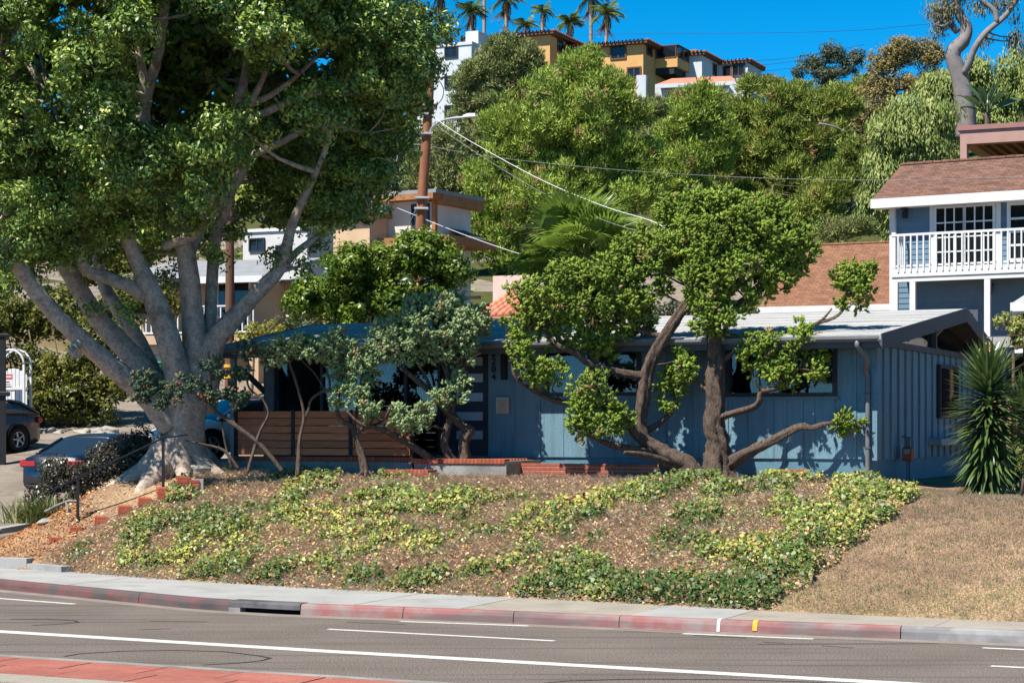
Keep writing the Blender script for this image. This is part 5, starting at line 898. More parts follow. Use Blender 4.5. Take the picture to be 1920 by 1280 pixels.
def juniper(label, px0, Y, paths, pads, leaf_m, name='juniper_tree', dens=88, brown=.03, nb=(.11, .2), seed=0, sub=.07, bn=9.0, keep=.55, group=None, tl=.1, wood=1.0, shr=1.0):
    b = gz(px0, Y); o = tuple(b); t = thing(name, label, 'tree', o, 0, group); W_ = []
    for pts, rad in paths: W_.append(([tuple(at(p[0], p[1], Y+(p[2] if len(p) > 2 else 0))) for p in pts], rad))
    blobs = []
    for p in pads:
        p = (p[0], p[1], p[2]*shr, p[3]*shr)+tuple(p[4:]); k = Y/F; c = at(p[0], p[1], Y+(p[4] if len(p) > 4 else 0)); R_ = np.array([p[2]*k, max(p[2], p[3]*.8)*k*.75, p[3]*k]); ar = 4*math.pi*((R_[0]*R_[1])**1.6/3+(R_[0]*R_[2])**1.6/3+(R_[1]*R_[2])**1.6/3)**(1/1.6)
        for u in rdir(max(5, int(ar*bn))):
            if u[1] > .55 and RNG.random() < .5: continue
            r = RNG.uniform(*nb); q = max(.25, RNG.uniform(.72, 1.08)); blobs.append((c.x+u[0]*(R_[0]-r*.5)*q, c.y+u[1]*(R_[1]-r*.5)*q, c.z+u[2]*(R_[2]-r*.6)*q, r*RNG.uniform(.8, 1.1), r*RNG.uniform(.8, 1.1), r*RNG.uniform(1.0, 1.5)))
    mobj('crown', tuft_mesh('crown', blobs, dens, o, brown=brown, sub=sub, tl=tl, subn=14.0, shell=.6), leaf_m, t); mb = MB()
    for i, (pts, rad) in enumerate(W_): mb.tube(pts, [q*wood*(.95 if i == 0 else .82) for q in rad], 22 if i == 0 else 14, step=.05, knob=.1, flute=.2, ridge=.085, seed=seed+i)
    p0_ = W_[0][0][0]
    for j in range(5 if wood > 1 else 3): a = seed+j*1.26; e = (p0_[0]+wood*.45*math.cos(a), p0_[1]+wood*.45*math.sin(a)); mb.tube([(p0_[0], p0_[1], b.z+.22), (p0_[0]+.2*wood*math.cos(a), p0_[1]+.2*wood*math.sin(a), b.z+.08), (e[0], e[1], tz(*e)-.04)], [W_[0][1][0]*.5*wood, W_[0][1][0]*.35*wood, .02], 8, step=.06, knob=.2, seed=j)
    limbs_to(mb, wood_nodes(W_), blobs, .022, 5, seed, keep); mb.build('trunk', m_bark_j, t, org=o); return t
YG = 37.4                                                # green junipers before the right half of the house
juniper('twisted green juniper with a trunk sweeping left beneath a broad cloud crown', 1270, YG, [
  ([(1300, 905), (1285, 878), (1262, 862), (1235, 845), (1210, 825), (1200, 800), (1203, 765), (1210, 725), (1217, 685), (1240, 640), (1262, 605), (1285, 572), (1310, 545)], [.26, .24, .2, .16, .13, .11, .105, .1, .095, .085, .075, .065, .05]),
  ([(1225, 838), (1195, 815, -.1), (1172, 785, -.3), (1152, 760, -.4), (1120, 745, -.5)], [.1, .08, .07, .055, .03]), ([(1240, 850), (1190, 842, -.3), (1140, 832, -.5), (1105, 815, -.6)], [.08, .055, .045, .03]), ([(1265, 868, -.1), (1205, 852, -.5), (1170, 848, -.6)], [.06, .045, .03]),
  ([(1208, 705), (1160, 697, -.1), (1110, 684, -.1), (1075, 660, -.2), (1050, 650, -.2), (1020, 620, 0)], [.07, .055, .05, .05, .04, .03]), ([(1157, 768, -.3), (1100, 757, 0), (1052, 753, .1), (1010, 738, .2), (968, 708, .2), (960, 680, .2)], [.05, .045, .045, .04, .035, .02]),
  ([(1108, 690, 0), (1105, 640, .1), (1112, 590, .2), (1105, 540, .3)], [.06, .05, .04, .03]), ([(1245, 632, 0), (1200, 620, .2), (1160, 600, .3), (1130, 570, .3)], [.05, .04, .035, .02]), ([(1290, 570, 0), (1330, 520, .2), (1350, 460, .3), (1340, 410, .3)], [.06, .05, .04, .02]), ([(1200, 815, .1), (1240, 790, .2), (1262, 765, .2), (1265, 740, .2)], [.06, .045, .035, .02])],
  [(1060, 555, 105, 62, .1), (1140, 520, 75, 45, .3), (1000, 610, 50, 50, .1), (1200, 545, 60, 55, .2), (985, 668, 30, 22, -.1), (1020, 695, 42, 18, -.1), (1095, 640, 60, 30, .3), (1112, 735, 42, 32, -.5), (1110, 790, 50, 42, -.6), (1160, 780, 22, 20, -.4), (1255, 735, 28, 38, .2), (1275, 668, 22, 16, .2), (1170, 610, 60, 28, .5), (1240, 470, 70, 45, .4), (1290, 395, 55, 42, .4), (1210, 480, 60, 40, .3)], m_jg, seed=10, wood=1.25)
juniper('upright shaggy-barked green juniper before the right-hand window', 1345, YG-.3, [
  ([(1350, 905), (1346, 870), (1347, 830), (1338, 795), (1342, 755), (1338, 715), (1345, 680), (1338, 640), (1340, 600), (1345, 550), (1360, 490), (1380, 430)], [.24, .19, .15, .14, .125, .12, .11, .1, .1, .09, .07, .04]),
  ([(1332, 790), (1370, 776, -.1), (1412, 764, -.2), (1425, 748, -.2), (1428, 735, -.2), (1468, 722, -.3), (1495, 690, -.4)], [.07, .062, .055, .05, .045, .04, .03]), ([(1362, 872), (1400, 850, -.2), (1450, 825, -.3), (1500, 800, -.4), (1520, 802, -.4), (1545, 795, -.4), (1578, 790, -.4)], [.1, .08, .07, .058, .04, .035, .025]),
  ([(1345, 678), (1365, 668, -.1), (1380, 655, -.2)], [.055, .045, .025]), ([(1440, 650, 0), (1490, 628, 0), (1535, 606, .1), (1570, 592, .1), (1595, 560, .1)], [.03, .032, .032, .03, .02]), ([(1345, 590), (1400, 560, .1), (1450, 530, .2), (1500, 500, .3), (1535, 470, .3)], [.06, .05, .045, .035, .02]), ([(1500, 622, 0), (1540, 600, .1), (1560, 578, .1)], [.03, .025, .015]), ([(1335, 735), (1310, 720, .1), (1290, 690, .1)], [.05, .04, .02]), ([(1345, 620, 0), (1400, 640, -.1), (1450, 652, -.2)], [.05, .04, .03])],
  [(1360, 430, 95, 62, .2), (1440, 440, 85, 55, .2), (1400, 520, 90, 55, .1), (1330, 530, 60, 55, -.1), (1480, 470, 55, 45, .2), (1340, 590, 45, 38, -.2), (1300, 470, 60, 50, .2), (1420, 395, 55, 35, .3), (1345, 385, 60, 28, .3), (1500, 640, 58, 34, -.3), (1490, 690, 60, 32, -.3), (1425, 660, 35, 40, -.2), (1595, 545, 48, 40, .1), (1600, 510, 36, 22, .1), (1590, 792, 26, 16, -.4), (1290, 690, 18, 20, .1)], m_jg, seed=30, wood=1.25)
YB = 38.6                                                # blue-green junipers before the entry
juniper('bushy blue-green juniper with forked trunk before the front door', 862, YB, [
  ([(868, 890), (872, 860), (870, 828), (882, 806), (870, 800), (847, 778), (821, 750), (800, 728), (772, 705), (745, 682)], [.15, .13, .115, .11, .1, .085, .075, .06, .045, .025]), ([(862, 880), (850, 864), (834, 836), (838, 805), (845, 780), (848, 745), (838, 700), (830, 650), (822, 620)], [.13, .1, .085, .075, .07, .06, .055, .045, .03]),
  ([(850, 885), (825, 872), (790, 848, -.1), (750, 823, -.2), (718, 806, -.3), (674, 793, -.4), (650, 770, -.4)], [.1, .085, .075, .065, .055, .04, .025]), ([(846, 760), (872, 735, 0), (872, 690, .1), (868, 640, .1)], [.06, .05, .045, .03]), ([(815, 745), (795, 700, .1), (768, 660, .1), (760, 625, .1)], [.045, .035, .03, .02])],
  [(810, 612, 100, 48, 0), (870, 605, 58, 40, .1), (760, 640, 62, 40, -.1), (720, 615, 35, 25, .1), (850, 655, 60, 24, -.1), (785, 655, 50, 20, 0), (830, 745, 42, 17, -.2), (862, 715, 20, 22, -.1), (765, 782, 44, 24, -.3), (820, 575, 60, 25, .2)], m_jb, seed=50, brown=.08, tl=.085, shr=.9)
juniper('small blue-green juniper drooping over the slat fence', 682, YB-.1, [
  ([(686, 890), (680, 860), (668, 825), (662, 800), (640, 788), (632, 768), (640, 730), (660, 700)], [.085, .075, .06, .05, .04, .035, .03, .02]), ([(664, 812), (690, 800, -.1), (715, 790, -.1), (735, 760, -.2)], [.045, .035, .03, .02]), ([(664, 800), (672, 750), (680, 690), (672, 660)], [.04, .035, .03, .015])],
  [(668, 690, 50, 38, 0), (655, 735, 42, 34, -.1), (700, 660, 32, 24, .1), (640, 690, 28, 30, .1), (690, 765, 32, 22, -.2)], m_jb, seed=60, brown=.07, tl=.085, wood=.9, shr=.88)
juniper('thin-stemmed juniper rising before the middle of the slat fence', 559, YB-.3, [
  ([(558, 892), (562, 825), (570, 780), (562, 740), (551, 703), (543, 680), (548, 655)], [.055, .045, .042, .036, .032, .026, .018]), ([(566, 796), (578, 770, 0), (583, 750, 0), (600, 736, 0), (618, 728, 0), (612, 690, .1), (600, 665, .1)], [.035, .032, .03, .03, .028, .024, .016]), ([(612, 735), (590, 700, .1), (570, 680, .1), (560, 665, .1)], [.02, .02, .018, .012])],
  [(570, 655, 62, 22, 0), (620, 655, 42, 26, .1), (520, 662, 45, 20, .1), (640, 640, 40, 20, .2), (595, 640, 45, 15, .2)], m_jb, seed=70, brown=.08, nb=(.09, .16), tl=.085, wood=.85)
juniper('sparse crooked juniper leaning across fence corner toward the fig trunk', 500, YB-.5, [
  ([(530, 884), (505, 852), (479, 826), (440, 796), (405, 770), (392, 743), (380, 720), (360, 712)], [.055, .05, .046, .042, .036, .03, .024, .015]), ([(464, 886), (485, 815), (500, 785), (503, 770), (490, 746), (469, 730), (463, 709), (470, 690)], [.05, .042, .038, .034, .03, .026, .022, .014]), ([(448, 880), (430, 855), (413, 841), (373, 831), (345, 825)], [.05, .045, .04, .03, .018]), ([(398, 750), (396, 710), (400, 690)], [.022, .018, .012]), ([(435, 880), (422, 830), (416, 790)], [.03, .026, .016]), ([(392, 743), (350, 735), (310, 725), (275, 735)], [.022, .02, .016, .01])],
  [(465, 668, 40, 22, 0), (400, 690, 28, 20, -.1), (400, 740, 26, 14, 0), (430, 735, 26, 12, 0), (440, 700, 25, 12, 0), (300, 735, 42, 14, -.2), (270, 715, 30, 12, -.2), (350, 725, 28, 14, -.1), (315, 750, 30, 10, -.2), (450, 750, 14, 8, 0), (262, 745, 18, 10, -.2)], m_jb_dk, seed=80, brown=.12, nb=(.07, .13), tl=.08, wood=.85, bn=5)
# ------------------------------------------------------------------ yucca, palms and other plants with large leaves
def sword(name, L, W, curve, n=6, fold=.3):
    vs = []; 
    for i in range(n+1):
        t = i/n; w = W*.5*min(1, 3*t+.45)*(1-t)**.55 if t < 1 else .002; x = L*t; z = -curve*L*t*t
        vs += [(x, w, z+fold*w), (x, 0, z), (x, -w, z+fold*w)]
    return MB().add(vs, [(i*3+j, i*3+j+1, i*3+4+j, i*3+3+j) for i in range(n) for j in range(2)]).mesh(name)
m_yuc = leafmat('yucca_leaf', [(0, sr(98, 122, 70)), (1, sr(158, 174, 112))], .22, .28, .6, .3, k=1.0); m_yucd = leafmat('yucca_dry', [(0, sr(150, 122, 86)), (1, sr(176, 146, 104))], .1, .8, .2, .25)
def yucca(label, px, Y, zbot, top_px, nleaf, L=.72, lean=0.0):
    b = gz(px, Y); b.z = zbot if zbot else b.z; t = thing('yucca', label, 'yucca', tuple(b)); top = CZ+(HZ-top_px)*Y/F-b.z
    MB().tube([(0, 0, -.1), (lean*.4, 0, top*.5), (lean, 0, top*.86)], [.09, .08, .06], 10, step=.15, knob=.1).build('stem', m_bark_b, t)
    ms = [sword('leaf', L*k, 0.1, c) for k, c in ((1, .08), (.9, .16), (1.05, .05), (.8, .22))]; md = [sword('leaf', L*.8, .05, c) for c in (.3, .4)]
    for i in range(nleaf):
        f = (i/nleaf)**.8; az = i*2.39996+RNG.normal()*.15; h = top*(.06+.8*f); pit = math.radians(-58+82*f+(50*max(0, f-.75)/.25)+RNG.normal()*9)
        dead = f < .1; K_ = i; mobj('leaf', random.choice(md if dead else ms), m_yucd if dead else m_yuc, t, loc=(lean*f+.06*math.cos(az), .06*math.sin(az), h), rot=(0, -pit, az)); 
    mm = MB()                                            # the leaves beyond those built singly
    for i in range(int(nleaf*1.3)):
        f = RNG.random()**.8; az = RNG.random()*6.283; h = top*(.06+.8*f); pit = math.radians(-60+82*f+(50*max(0, f-.75)/.25)+RNG.normal()*11); me = random.choice(ms); R_ = Matrix.Translation((lean*f+.05*math.cos(az), .05*math.sin(az), h)) @ Matrix.Rotation(az, 4, 'Z') @ Matrix.Rotation(-pit, 4, 'Y')
        mm.add([R_ @ v.co for v in me.vertices], [tuple(p.vertices) for p in me.polygons])
    tag(mm.build('leaf_mass', m_yuc, t), kind='stuff'); return t, top
yu, ytop = yucca('tall spiky yucca with sword leaves and dried flower stalk beside gable end', 1853, 34.6, None, 668, 298, .74)
MB().tube([(0, 0, ytop*.86), (.02, 0, ytop+.05), (-.02, 0, ytop+.2)], [.03, .025, .01], 6, step=.05).build('flower_stalk', m_yucd, yu)
V_, F_ = leaf_quads(RNG.normal(size=(260, 3))*.9*np.array([.05, .05, .11])+np.array([0, 0, ytop+.02]), RNG.normal(size=(260, 3))-np.array([0, 0, 1.2]), rdir(260), .07, .03); tag(mobj('dry_flowers', np_mesh('dry', V_, F_, RNG.random(260)), leafmat('dry_flower', [(0, sr(190, 150, 106)), (1, sr(222, 190, 146))], .2, .8, .2, 0), yu), kind='stuff')
yucca('smaller yucca partly cut by frame, standing behind the tall yucca', 1912, 36.2, None, 725, 120, .62, .05)
def fan_leaf(name, R, nseg=30):
    mb = MB()
    for i in range(nseg):
        a = math.radians(-125+250*i/(nseg-1)); l = R*(1-.12*abs(a)/2.2)*random.uniform(.92, 1.04); w = R*.045; d = Vector((math.cos(a), math.sin(a), 0)); s = Vector((-d.y, d.x, 0)); dz = -.18*R
        mb.add([d*.02, d*l*.55+s*w+Vector((0, 0, .03)), d*l*.55-s*w+Vector((0, 0, -.01)), d*l+Vector((0, 0, dz*random.uniform(.6, 1.5)))], [(0, 2, 3, 1)])
    mb.tube([(-R*.9, 0, -.1), (-.3, 0, .02), (.05, 0, 0)], [.02, .018, .01], 5); return mb.mesh(name)
m_fan = leafmat('fan_palm_leaf', [(0, sr(130, 156, 66)), (1, sr(176, 194, 96))], .4, .4, .5, .2, k=1.0)
def fan_palm(label, px, py, Y, R, n, zb=None):
    c = at(px, py, Y); b = gz(px, Y); t = thing('fan_palm', label, 'palm', tuple(b)); h = c.z-b.z; MB().tube([(0, 0, -.2), (.05, 0, h*.5), (0, 0, h-.1)], [.22, .18, .16], 12, step=.2, knob=.1).build('trunk', m_bark_b, t)
    ms = [fan_leaf('leaf', R*k) for k in (1, .92, .85)]
    for i in range(n):
        az = i*2.39996; el = math.radians(78-118*(i/n)**.9+RNG.normal()*6); l = R*.95; d = Vector((math.cos(az)*math.cos(el), math.sin(az)*math.cos(el), math.sin(el)))
        mobj('leaf', random.choice(ms), m_fan, t, loc=tuple(Vector((0, 0, h))+d*l), rot=(RNG.normal()*.3, -el+RNG.normal()*.15, az))
    return t
fan_palm('fan palm with spiky bright green leaves between roof and hillside', 1088, 488, 46.5, 1.0, 46)
def frond(name, L, droop, wd, n=16, seed=0):
    r = random.Random(seed); mb = MB(); pts = [(L*t*(1-.18*t), 0, L*(.35*t-droop*t*t)) for t in np.linspace(0, 1, n)]; mb.tube(pts, [.03*(1-.7*i/n)*L/2.5 for i in range(n)], 4)
    for i in range(1, n):
        p = Vector(pts[i]); q = Vector(pts[i-1])
        for k in range(2):
            for sg in (1, -1):
                o = p.lerp(q, k*.5); l = wd*math.sin(math.pi*min(.98, .12+.85*i/n))*r.uniform(.8, 1.2); e = o+Vector((l*.45, sg*l*.75, -l*r.uniform(.3, .9))); mb.add([o+Vector((-.045, 0, 0)), o+Vector((.045, 0, 0)), e], [(0, 1, 2)])
    return mb.mesh(name)
m_frond = leafmat('palm_frond', [(0, sr(96, 116, 62)), (1, sr(146, 158, 92))], .2, .5, .4, .25); m_frondd = leafmat('palm_frond_dry', [(0, sr(150, 118, 82)), (1, sr(176, 142, 104))], .2, .8, .2, .2); m_ptrunk = M('palm_trunk', sr(150, 130, 116), sr(178, 156, 140), 2, .9, .4, 8, stretch=(1, 1, 5))
FR = {}
def palm(label, px, py, Y, base_py, L, n, dead=.25, kind=0, lean=0):
    L *= .88
    c = at(px, py, Y); b = at(px+lean, base_py, Y); b.z = min(b.z, tz(b.x, b.y)); t = thing('palm_tree', label, 'palm', tuple(b), 0, 'palms on the ridge'); h = c.z-b.z; dx = c.x-b.x
    MB().tube([(0, 0, -.5), (dx*.5, 0, h*.5), (dx, 0, h)], [.24, .2, .17], 8, step=.6, knob=.05).build('trunk', m_ptrunk, t); key = round(L, 1)
    if key not in FR: FR[key] = ([frond('frond', L, d, L*.3, seed=i) for i, d in enumerate((.35, .6, .9))], [frond('dead_frond', L*.8, d, L*.22, seed=9+i) for i, d in enumerate((1.3, 1.6))])
    for i in range(n):
        az = i*2.39996+RNG.normal()*.2; mobj('frond', FR[key][0][i % 3], m_frond, t, loc=(dx, 0, h), rot=(0, math.radians(-55+75*(i/n)), az))
    for i in range(int(n*dead)): az = i*2.2+.4; mobj('dead_frond', FR[key][1][i % 2], m_frondd, t, loc=(dx, 0, h-.1), rot=(0, math.radians(35+20*(i % 3)), az))
    return t
for a in (('ridge palm with brown skirt just right of the fig crown', 826, -8, 215, 60, 2.4, 16, 1.2), ('bushy ridge palm above the white tower building', 884, 22, 215, 75, 2.6, 22, .6), ('bare tall palm trunk whose crown rises out of frame', 908, -60, 220, 80, 2.6, 18, .4), ('shaggy palm with hanging dry fronds above the grey-green tree', 949, 0, 212, 90, 2.6, 20, 1.1), ('small feathery palm low behind the grey-green tree', 985, 48, 205, 90, 1.9, 20, .0),
    ('slim young palm left of the orange villa roof', 1017, 22, 215, 80, 1.9, 14, .4), ('round-headed palm between the two orange villas', 1068, 42, 210, 95, 2.2, 24, .3), ('tall palm leaning left with crown at top of frame', 1108, -2, 212, 90, 2.8, 18, .6), ('tall palm with drooping dry fronds left of the second orange villa', 1137, 26, 210, 95, 2.6, 20, .8)): palm(*a)
def paddle(name, L, W):
    vs = []; n = 8
    for i in range(n+1): t = i/n; w = W*.5*math.sin(math.pi*min(.97, .06+.92*t))**.6; z = -.25*L*t*t; vs += [(L*t, w, z+.25*w), (L*t, 0, z), (L*t, -w, z+.25*w)]
    m = MB().add(vs, [(i*3+j, i*3+j+1, i*3+4+j, i*3+3+j) for i in range(n) for j in range(2)]); m.tube([(-L*.5, 0, -.1), (0, 0, 0), (L*.6, 0, -.09*L)], [.03, .025, .01], 5); return m.mesh(name)
m_pad = leafmat('paddle_leaf', [(0, sr(90, 116, 80)), (1, sr(136, 160, 116))], .25, .35, .5, .25)
def strelitzia(label, px, py, Y, n, L):
    c = at(px, py, Y); b = gz(px, Y); t = thing('bird_of_paradise', label, 'plant', tuple(b)); h = c.z-b.z; MB().tube([(0, 0, -.2), (0, 0, h)], [.2, .16], 10, step=.2, knob=.1).build('stem', m_bark_b, t); me = paddle('leaf', L, L*.34)
    for i in range(n): az = i*2.39996; el = math.radians(75-55*(i/n)); d = Vector((math.cos(az)*math.cos(el), math.sin(az)*math.cos(el), math.sin(el))); mobj('leaf', me, m_pad, t, loc=tuple(Vector((0, 0, h))+d*L*.5), rot=(RNG.normal()*.4, -el, az))
strelitzia('large-leaved banana-like plant above the mauve canopy', 1850, 212, 92, 15, 1.1)
# ------------------------------------------------------------------ trees of the hillside
def hill_tree(name, label, px, Y, ells, mat, n, rr, dens, L, W, kind, trunk_px=None, bark=None, sub=.45, subn=1.4, q=1.0, group='trees on the hillside', tr=.22, cv=.5, keep=.28):
    if kind == 'needle': L, W, dens, sub, subn, cv, rr, n = L*.6, W*.8, dens*1.12, sub*.62, subn*2.2, .62, (rr[0]*.32, rr[1]*.8), int(n*1.9)
    elif kind == 'weep': rr, n = (rr[0]*.65, rr[1]*.75), int(n*1.6)
    b = gz(trunk_px or px, Y); top = min(e[1]-e[3]*.3 for e in ells); blobs = px_blobs(Y, ells, n, rr, .85, .7); c = at(px, top, Y)
    pts = [tuple(b-Vector((0, 0, .4))), tuple(b.lerp(c, .35)+Vector((.3, 0, 0))), tuple(b.lerp(c, .7)-Vector((.2, 0, 0))), tuple(c)]
    return plant(name, label, 'tree', b, blobs, mat, dens, L, W, kind, [(pts, [tr, tr*.8, tr*.5, tr*.15])], bark or m_bark_b, sub, subn, group, .6, cv, .06, keep)
m_pineA = leafmat('needles_bright', [(0, sr(88, 110, 42)), (.5, sr(132, 152, 58)), (.94, sr(176, 188, 88)), (.96, sr(150, 124, 84)), (1, sr(150, 124, 84))], .2, .6, .25, 0, k=1.2)
m_pineB = leafmat('needles_olive', [(0, sr(88, 98, 56)), (.5, sr(126, 134, 78)), (.94, sr(166, 168, 108)), (.96, sr(140, 118, 88)), (1, sr(140, 118, 88))], .18, .65, .2, 0, k=1.15)
m_pineC = leafmat('needles_deep', [(0, sr(78, 96, 40)), (.5, sr(120, 134, 56)), (.94, sr(164, 170, 84)), (.96, sr(156, 124, 84)), (1, sr(156, 124, 84))], .2, .6, .25, .1, k=1.2)
m_pep = leafmat('pepper_leaf', [(0, sr(100, 118, 56)), (.5, sr(138, 152, 80)), (1, sr(176, 184, 108))], .3, .55, .3, .05); m_brn = leafmat('browned_leaf', [(0, sr(108, 110, 58)), (.5, sr(146, 134, 80)), (1, sr(184, 152, 106))], .3, .6, .3, 0); m_dkpine = leafmat('dark_leaf', [(0, sr(58, 70, 50)), (1, sr(104, 112, 84))], .2, .55, .3, 0); m_euc = leafmat('eucalyptus_leaf', [(0, sr(84, 92, 64)), (.5, sr(118, 118, 84)), (1, sr(156, 138, 104))], .25, .5, .35, 0)
hill_tree('pine_tree', 'big rounded bright green tree in the middle of the hillside', 1050, 98, [(1060, 230, 150, 125), (1150, 200, 90, 85), (970, 250, 80, 95), (1060, 390, 185, 120), (940, 420, 65, 105), (1190, 330, 70, 110), (1090, 130, 55, 45), (985, 480, 90, 55), (885, 440, 40, 75), (920, 350, 60, 80), (1120, 300, 100, 100), (1010, 330, 90, 90)], m_pineA, 120, (.9, 1.6), 95, .36, .09, 'needle', sub=.5, subn=1.6, tr=.4)
hill_tree('acacia_tree', 'grey-green dense tree in front of the white tower building', 925, 128, [(930, 150, 70, 90), (990, 125, 42, 65), (880, 200, 50, 85), (930, 260, 80, 60), (865, 290, 50, 50), (945, 95, 45, 40), (895, 135, 35, 50), (1000, 180, 40, 50)], m_pineB, 62, (.9, 1.5), 80, .34, .1, 'needle', sub=.45, subn=1.6)
hill_tree('acacia_tree', 'dusky olive tree standing behind the utility pole', 845, 108, [(850, 330, 60, 60), (790, 330, 45, 60), (880, 370, 40, 50), (830, 270, 40, 40)], m_pineB, 26, (.8, 1.3), 70, .32, .09, 'needle', sub=.45)
hill_tree('pine_tree', 'feathery pine left of centre on the slope above the juniper', 1300, 112, [(1300, 220, 70, 70), (1290, 330, 90, 100), (1340, 270, 55, 80), (1260, 400, 60, 60), (1320, 180, 60, 35), (1270, 260, 50, 60)], m_pineA, 60, (.8, 1.5), 80, .4, .09, 'needle', sub=.5, tr=.3)
hill_tree('pine_tree', 'tall pointed pine rising over the red tiled villa roof', 1400, 116, [(1402, 165, 22, 35), (1400, 220, 48, 50), (1405, 290, 70, 60), (1390, 370, 80, 65)], m_pineC, 40, (.7, 1.4), 80, .42, .09, 'needle', sub=.5, tr=.3)
hill_tree('pine_tree', 'pine with a bare broken limb on the right slope', 1500, 114, [(1470, 180, 40, 32), (1520, 200, 55, 42), (1510, 260, 75, 55), (1560, 240, 45, 55), (1500, 350, 85, 75), (1560, 320, 50, 60), (1450, 260, 60, 60), (1440, 210, 45, 40), (1580, 190, 45, 40)], m_pineC, 72, (.8, 1.4), 80, .42, .09, 'needle', sub=.5, tr=.3)
hill_tree('pine_tree', 'low dark pine behind the juniper crown', 1450, 96, [(1450, 400, 85, 50), (1530, 400, 60, 55), (1390, 410, 50, 50), (1560, 360, 40, 45)], m_pineC, 30, (.7, 1.2), 80, .36, .085, 'needle', sub=.45)
hill_tree('pepper_tree', 'weeping pale green pepper tree left of the balcony house', 1690, 92, [(1700, 250, 85, 70), (1650, 330, 60, 90), (1740, 330, 70, 100), (1690, 400, 70, 70), (1760, 230, 50, 50)], m_pep, 55, (.7, 1.2), 88, .26, .075, 'weep', sub=.5, subn=1.8, tr=.3)
hill_tree('pepper_tree', 'broad pale green pepper tree behind the eucalyptus trunk', 1840, 128, [(1850, 150, 75, 60), (1880, 200, 60, 70), (1760, 170, 70, 45), (1920, 160, 60, 80), (1800, 240, 90, 50)], m_pep, 46, (.8, 1.4), 66, .32, .09, 'weep', sub=.55, subn=1.5, tr=.3)
hill_tree('browning_tree', 'yellow-brown drying tree on the skyline left of the eucalyptus', 1680, 138, [(1660, 120, 45, 40), (1700, 95, 55, 35), (1745, 105, 35, 40), (1650, 180, 50, 50), (1720, 160, 50, 40), (1640, 240, 40, 40)], m_brn, 190, (.35, .75), 44, .2, .085, 'broad', sub=.34, subn=3.0, tr=.25)
hill_tree('gum_tree', 'dark open-crowned tree standing out against the sky', 1552, 150, [(1560, 100, 32, 28), (1525, 120, 30, 25), (1590, 125, 28, 28), (1550, 140, 45, 22), (1500, 135, 16, 18), (1610, 105, 22, 20)], m_dkpine, 110, (.3, .65), 36, .2, .08, 'broad', sub=.35, subn=2.0, tr=.16, keep=.4)
hill_tree('shrub', 'olive shrub at the foot of the pepper tree', 1580, 84, [(1570, 430, 50, 30), (1620, 425, 40, 25)], m_pineB, 14, (.5, .8), 90, .22, .07, 'needle', sub=.35, tr=.1, group='shrubs on the hillside')
hill_tree('shrub', 'scrubby bush on the ridge under the red tiled roof', 1275, 150, [(1270, 200, 70, 40), (1340, 195, 50, 30)], m_pineB, 20, (.7, 1.2), 70, .3, .09, 'needle', sub=.45, tr=.12, group='shrubs on the hillside')
hill_tree('shrub', 'green bush on the ridge right of the villas', 1470, 165, [(1440, 165, 50, 28), (1500, 170, 50, 25), (1560, 175, 50, 25), (1620, 170, 50, 35)], m_pineC, 26, (.8, 1.3), 70, .32, .1, 'needle', sub=.45, tr=.12, group='shrubs on the hillside')
hill_tree('shrub', 'spiky green bush in front of the first orange villa', 1090, 165, [(1105, 110, 40, 35), (1080, 140, 50, 35), (1140, 145, 40, 30)], m_pineA, 18, (.7, 1.2), 70, .34, .09, 'needle', sub=.45, tr=.12, group='shrubs on the hillside')
hill_tree('shrub', 'round yellow-green bush between the big green tree and pines', 1245, 122, [(1230, 230, 45, 60), (1220, 330, 45, 70), (1250, 430, 50, 40)], m_pineB, 22, (.7, 1.2), 80, .34, .09, 'needle', sub=.45, tr=.15, group='shrubs on the hillside')
hill_tree('shrub', 'dark shrub at the left end of the hillside behind the pole', 800, 135, [(760, 420, 60, 70), (780, 300, 50, 70), (840, 420, 50, 50), (730, 340, 40, 60)], m_dkpine, 26, (.9, 1.5), 60, .3, .1, 'broad', sub=.5, tr=.2, group='shrubs on the hillside')
# eucalyptus with the thick pale trunk
YE = 118; b = gz(1800, YE); TE = lambda *p: [tuple(at(x, y, YE+d)) for x, y, d in p]
ew = [(TE((1812, 260, 0), (1808, 190, 0), (1800, 150, 0), (1786, 105, 0), (1790, 92, 0), (1806, 78, 0), (1812, 50, 0), (1796, 20, 0), (1790, -40, 0)), [.62, .58, .52, .46, .46, .42, .34, .26, .2]), (TE((1806, 140, -.3), (1816, 122, -.6), (1828, 90, -.8), (1850, 60, -.8), (1880, 35, -.6), (1900, 10, -.5), (1925, -30, -.4)), [.2, .22, .2, .19, .17, .15, .1]), (TE((1870, 45, -.7), (1864, 20, -.7), (1840, 0, -.6), (1825, -20, -.5)), [.18, .15, .12, .08]), (TE((1795, 60, 0), (1780, 40, .3), (1772, 10, .4), (1765, -30, .5)), [.2, .17, .13, .1]), (TE((1788, 40, 0), (1765, 50, -.5), (1752, 45, -.8)), [.1, .07, .04])]
eb = px_blobs(YE, [(1770, 30, 30, 40), (1760, 60, 18, 22), (1880, 15, 40, 25), (1830, 15, 30, 20), (1905, 60, 20, 40), (1800, -30, 80, 40), (1890, -40, 60, 40), (1850, 75, 15, 15), (1745, 20, 22, 30), (1790, 15, 20, 25), (1915, 90, 14, 30)], 95, (.25, .5), .9)
plant('eucalyptus_tree', 'eucalyptus with thick pale peeling trunk and sparse drooping leaves', 'tree', b, eb, m_euc, 48, .26, .06, 'weep', ew, m_bark_g, .5, 1.4, 'trees on the hillside', .5, .5, .045, .45, n=12)
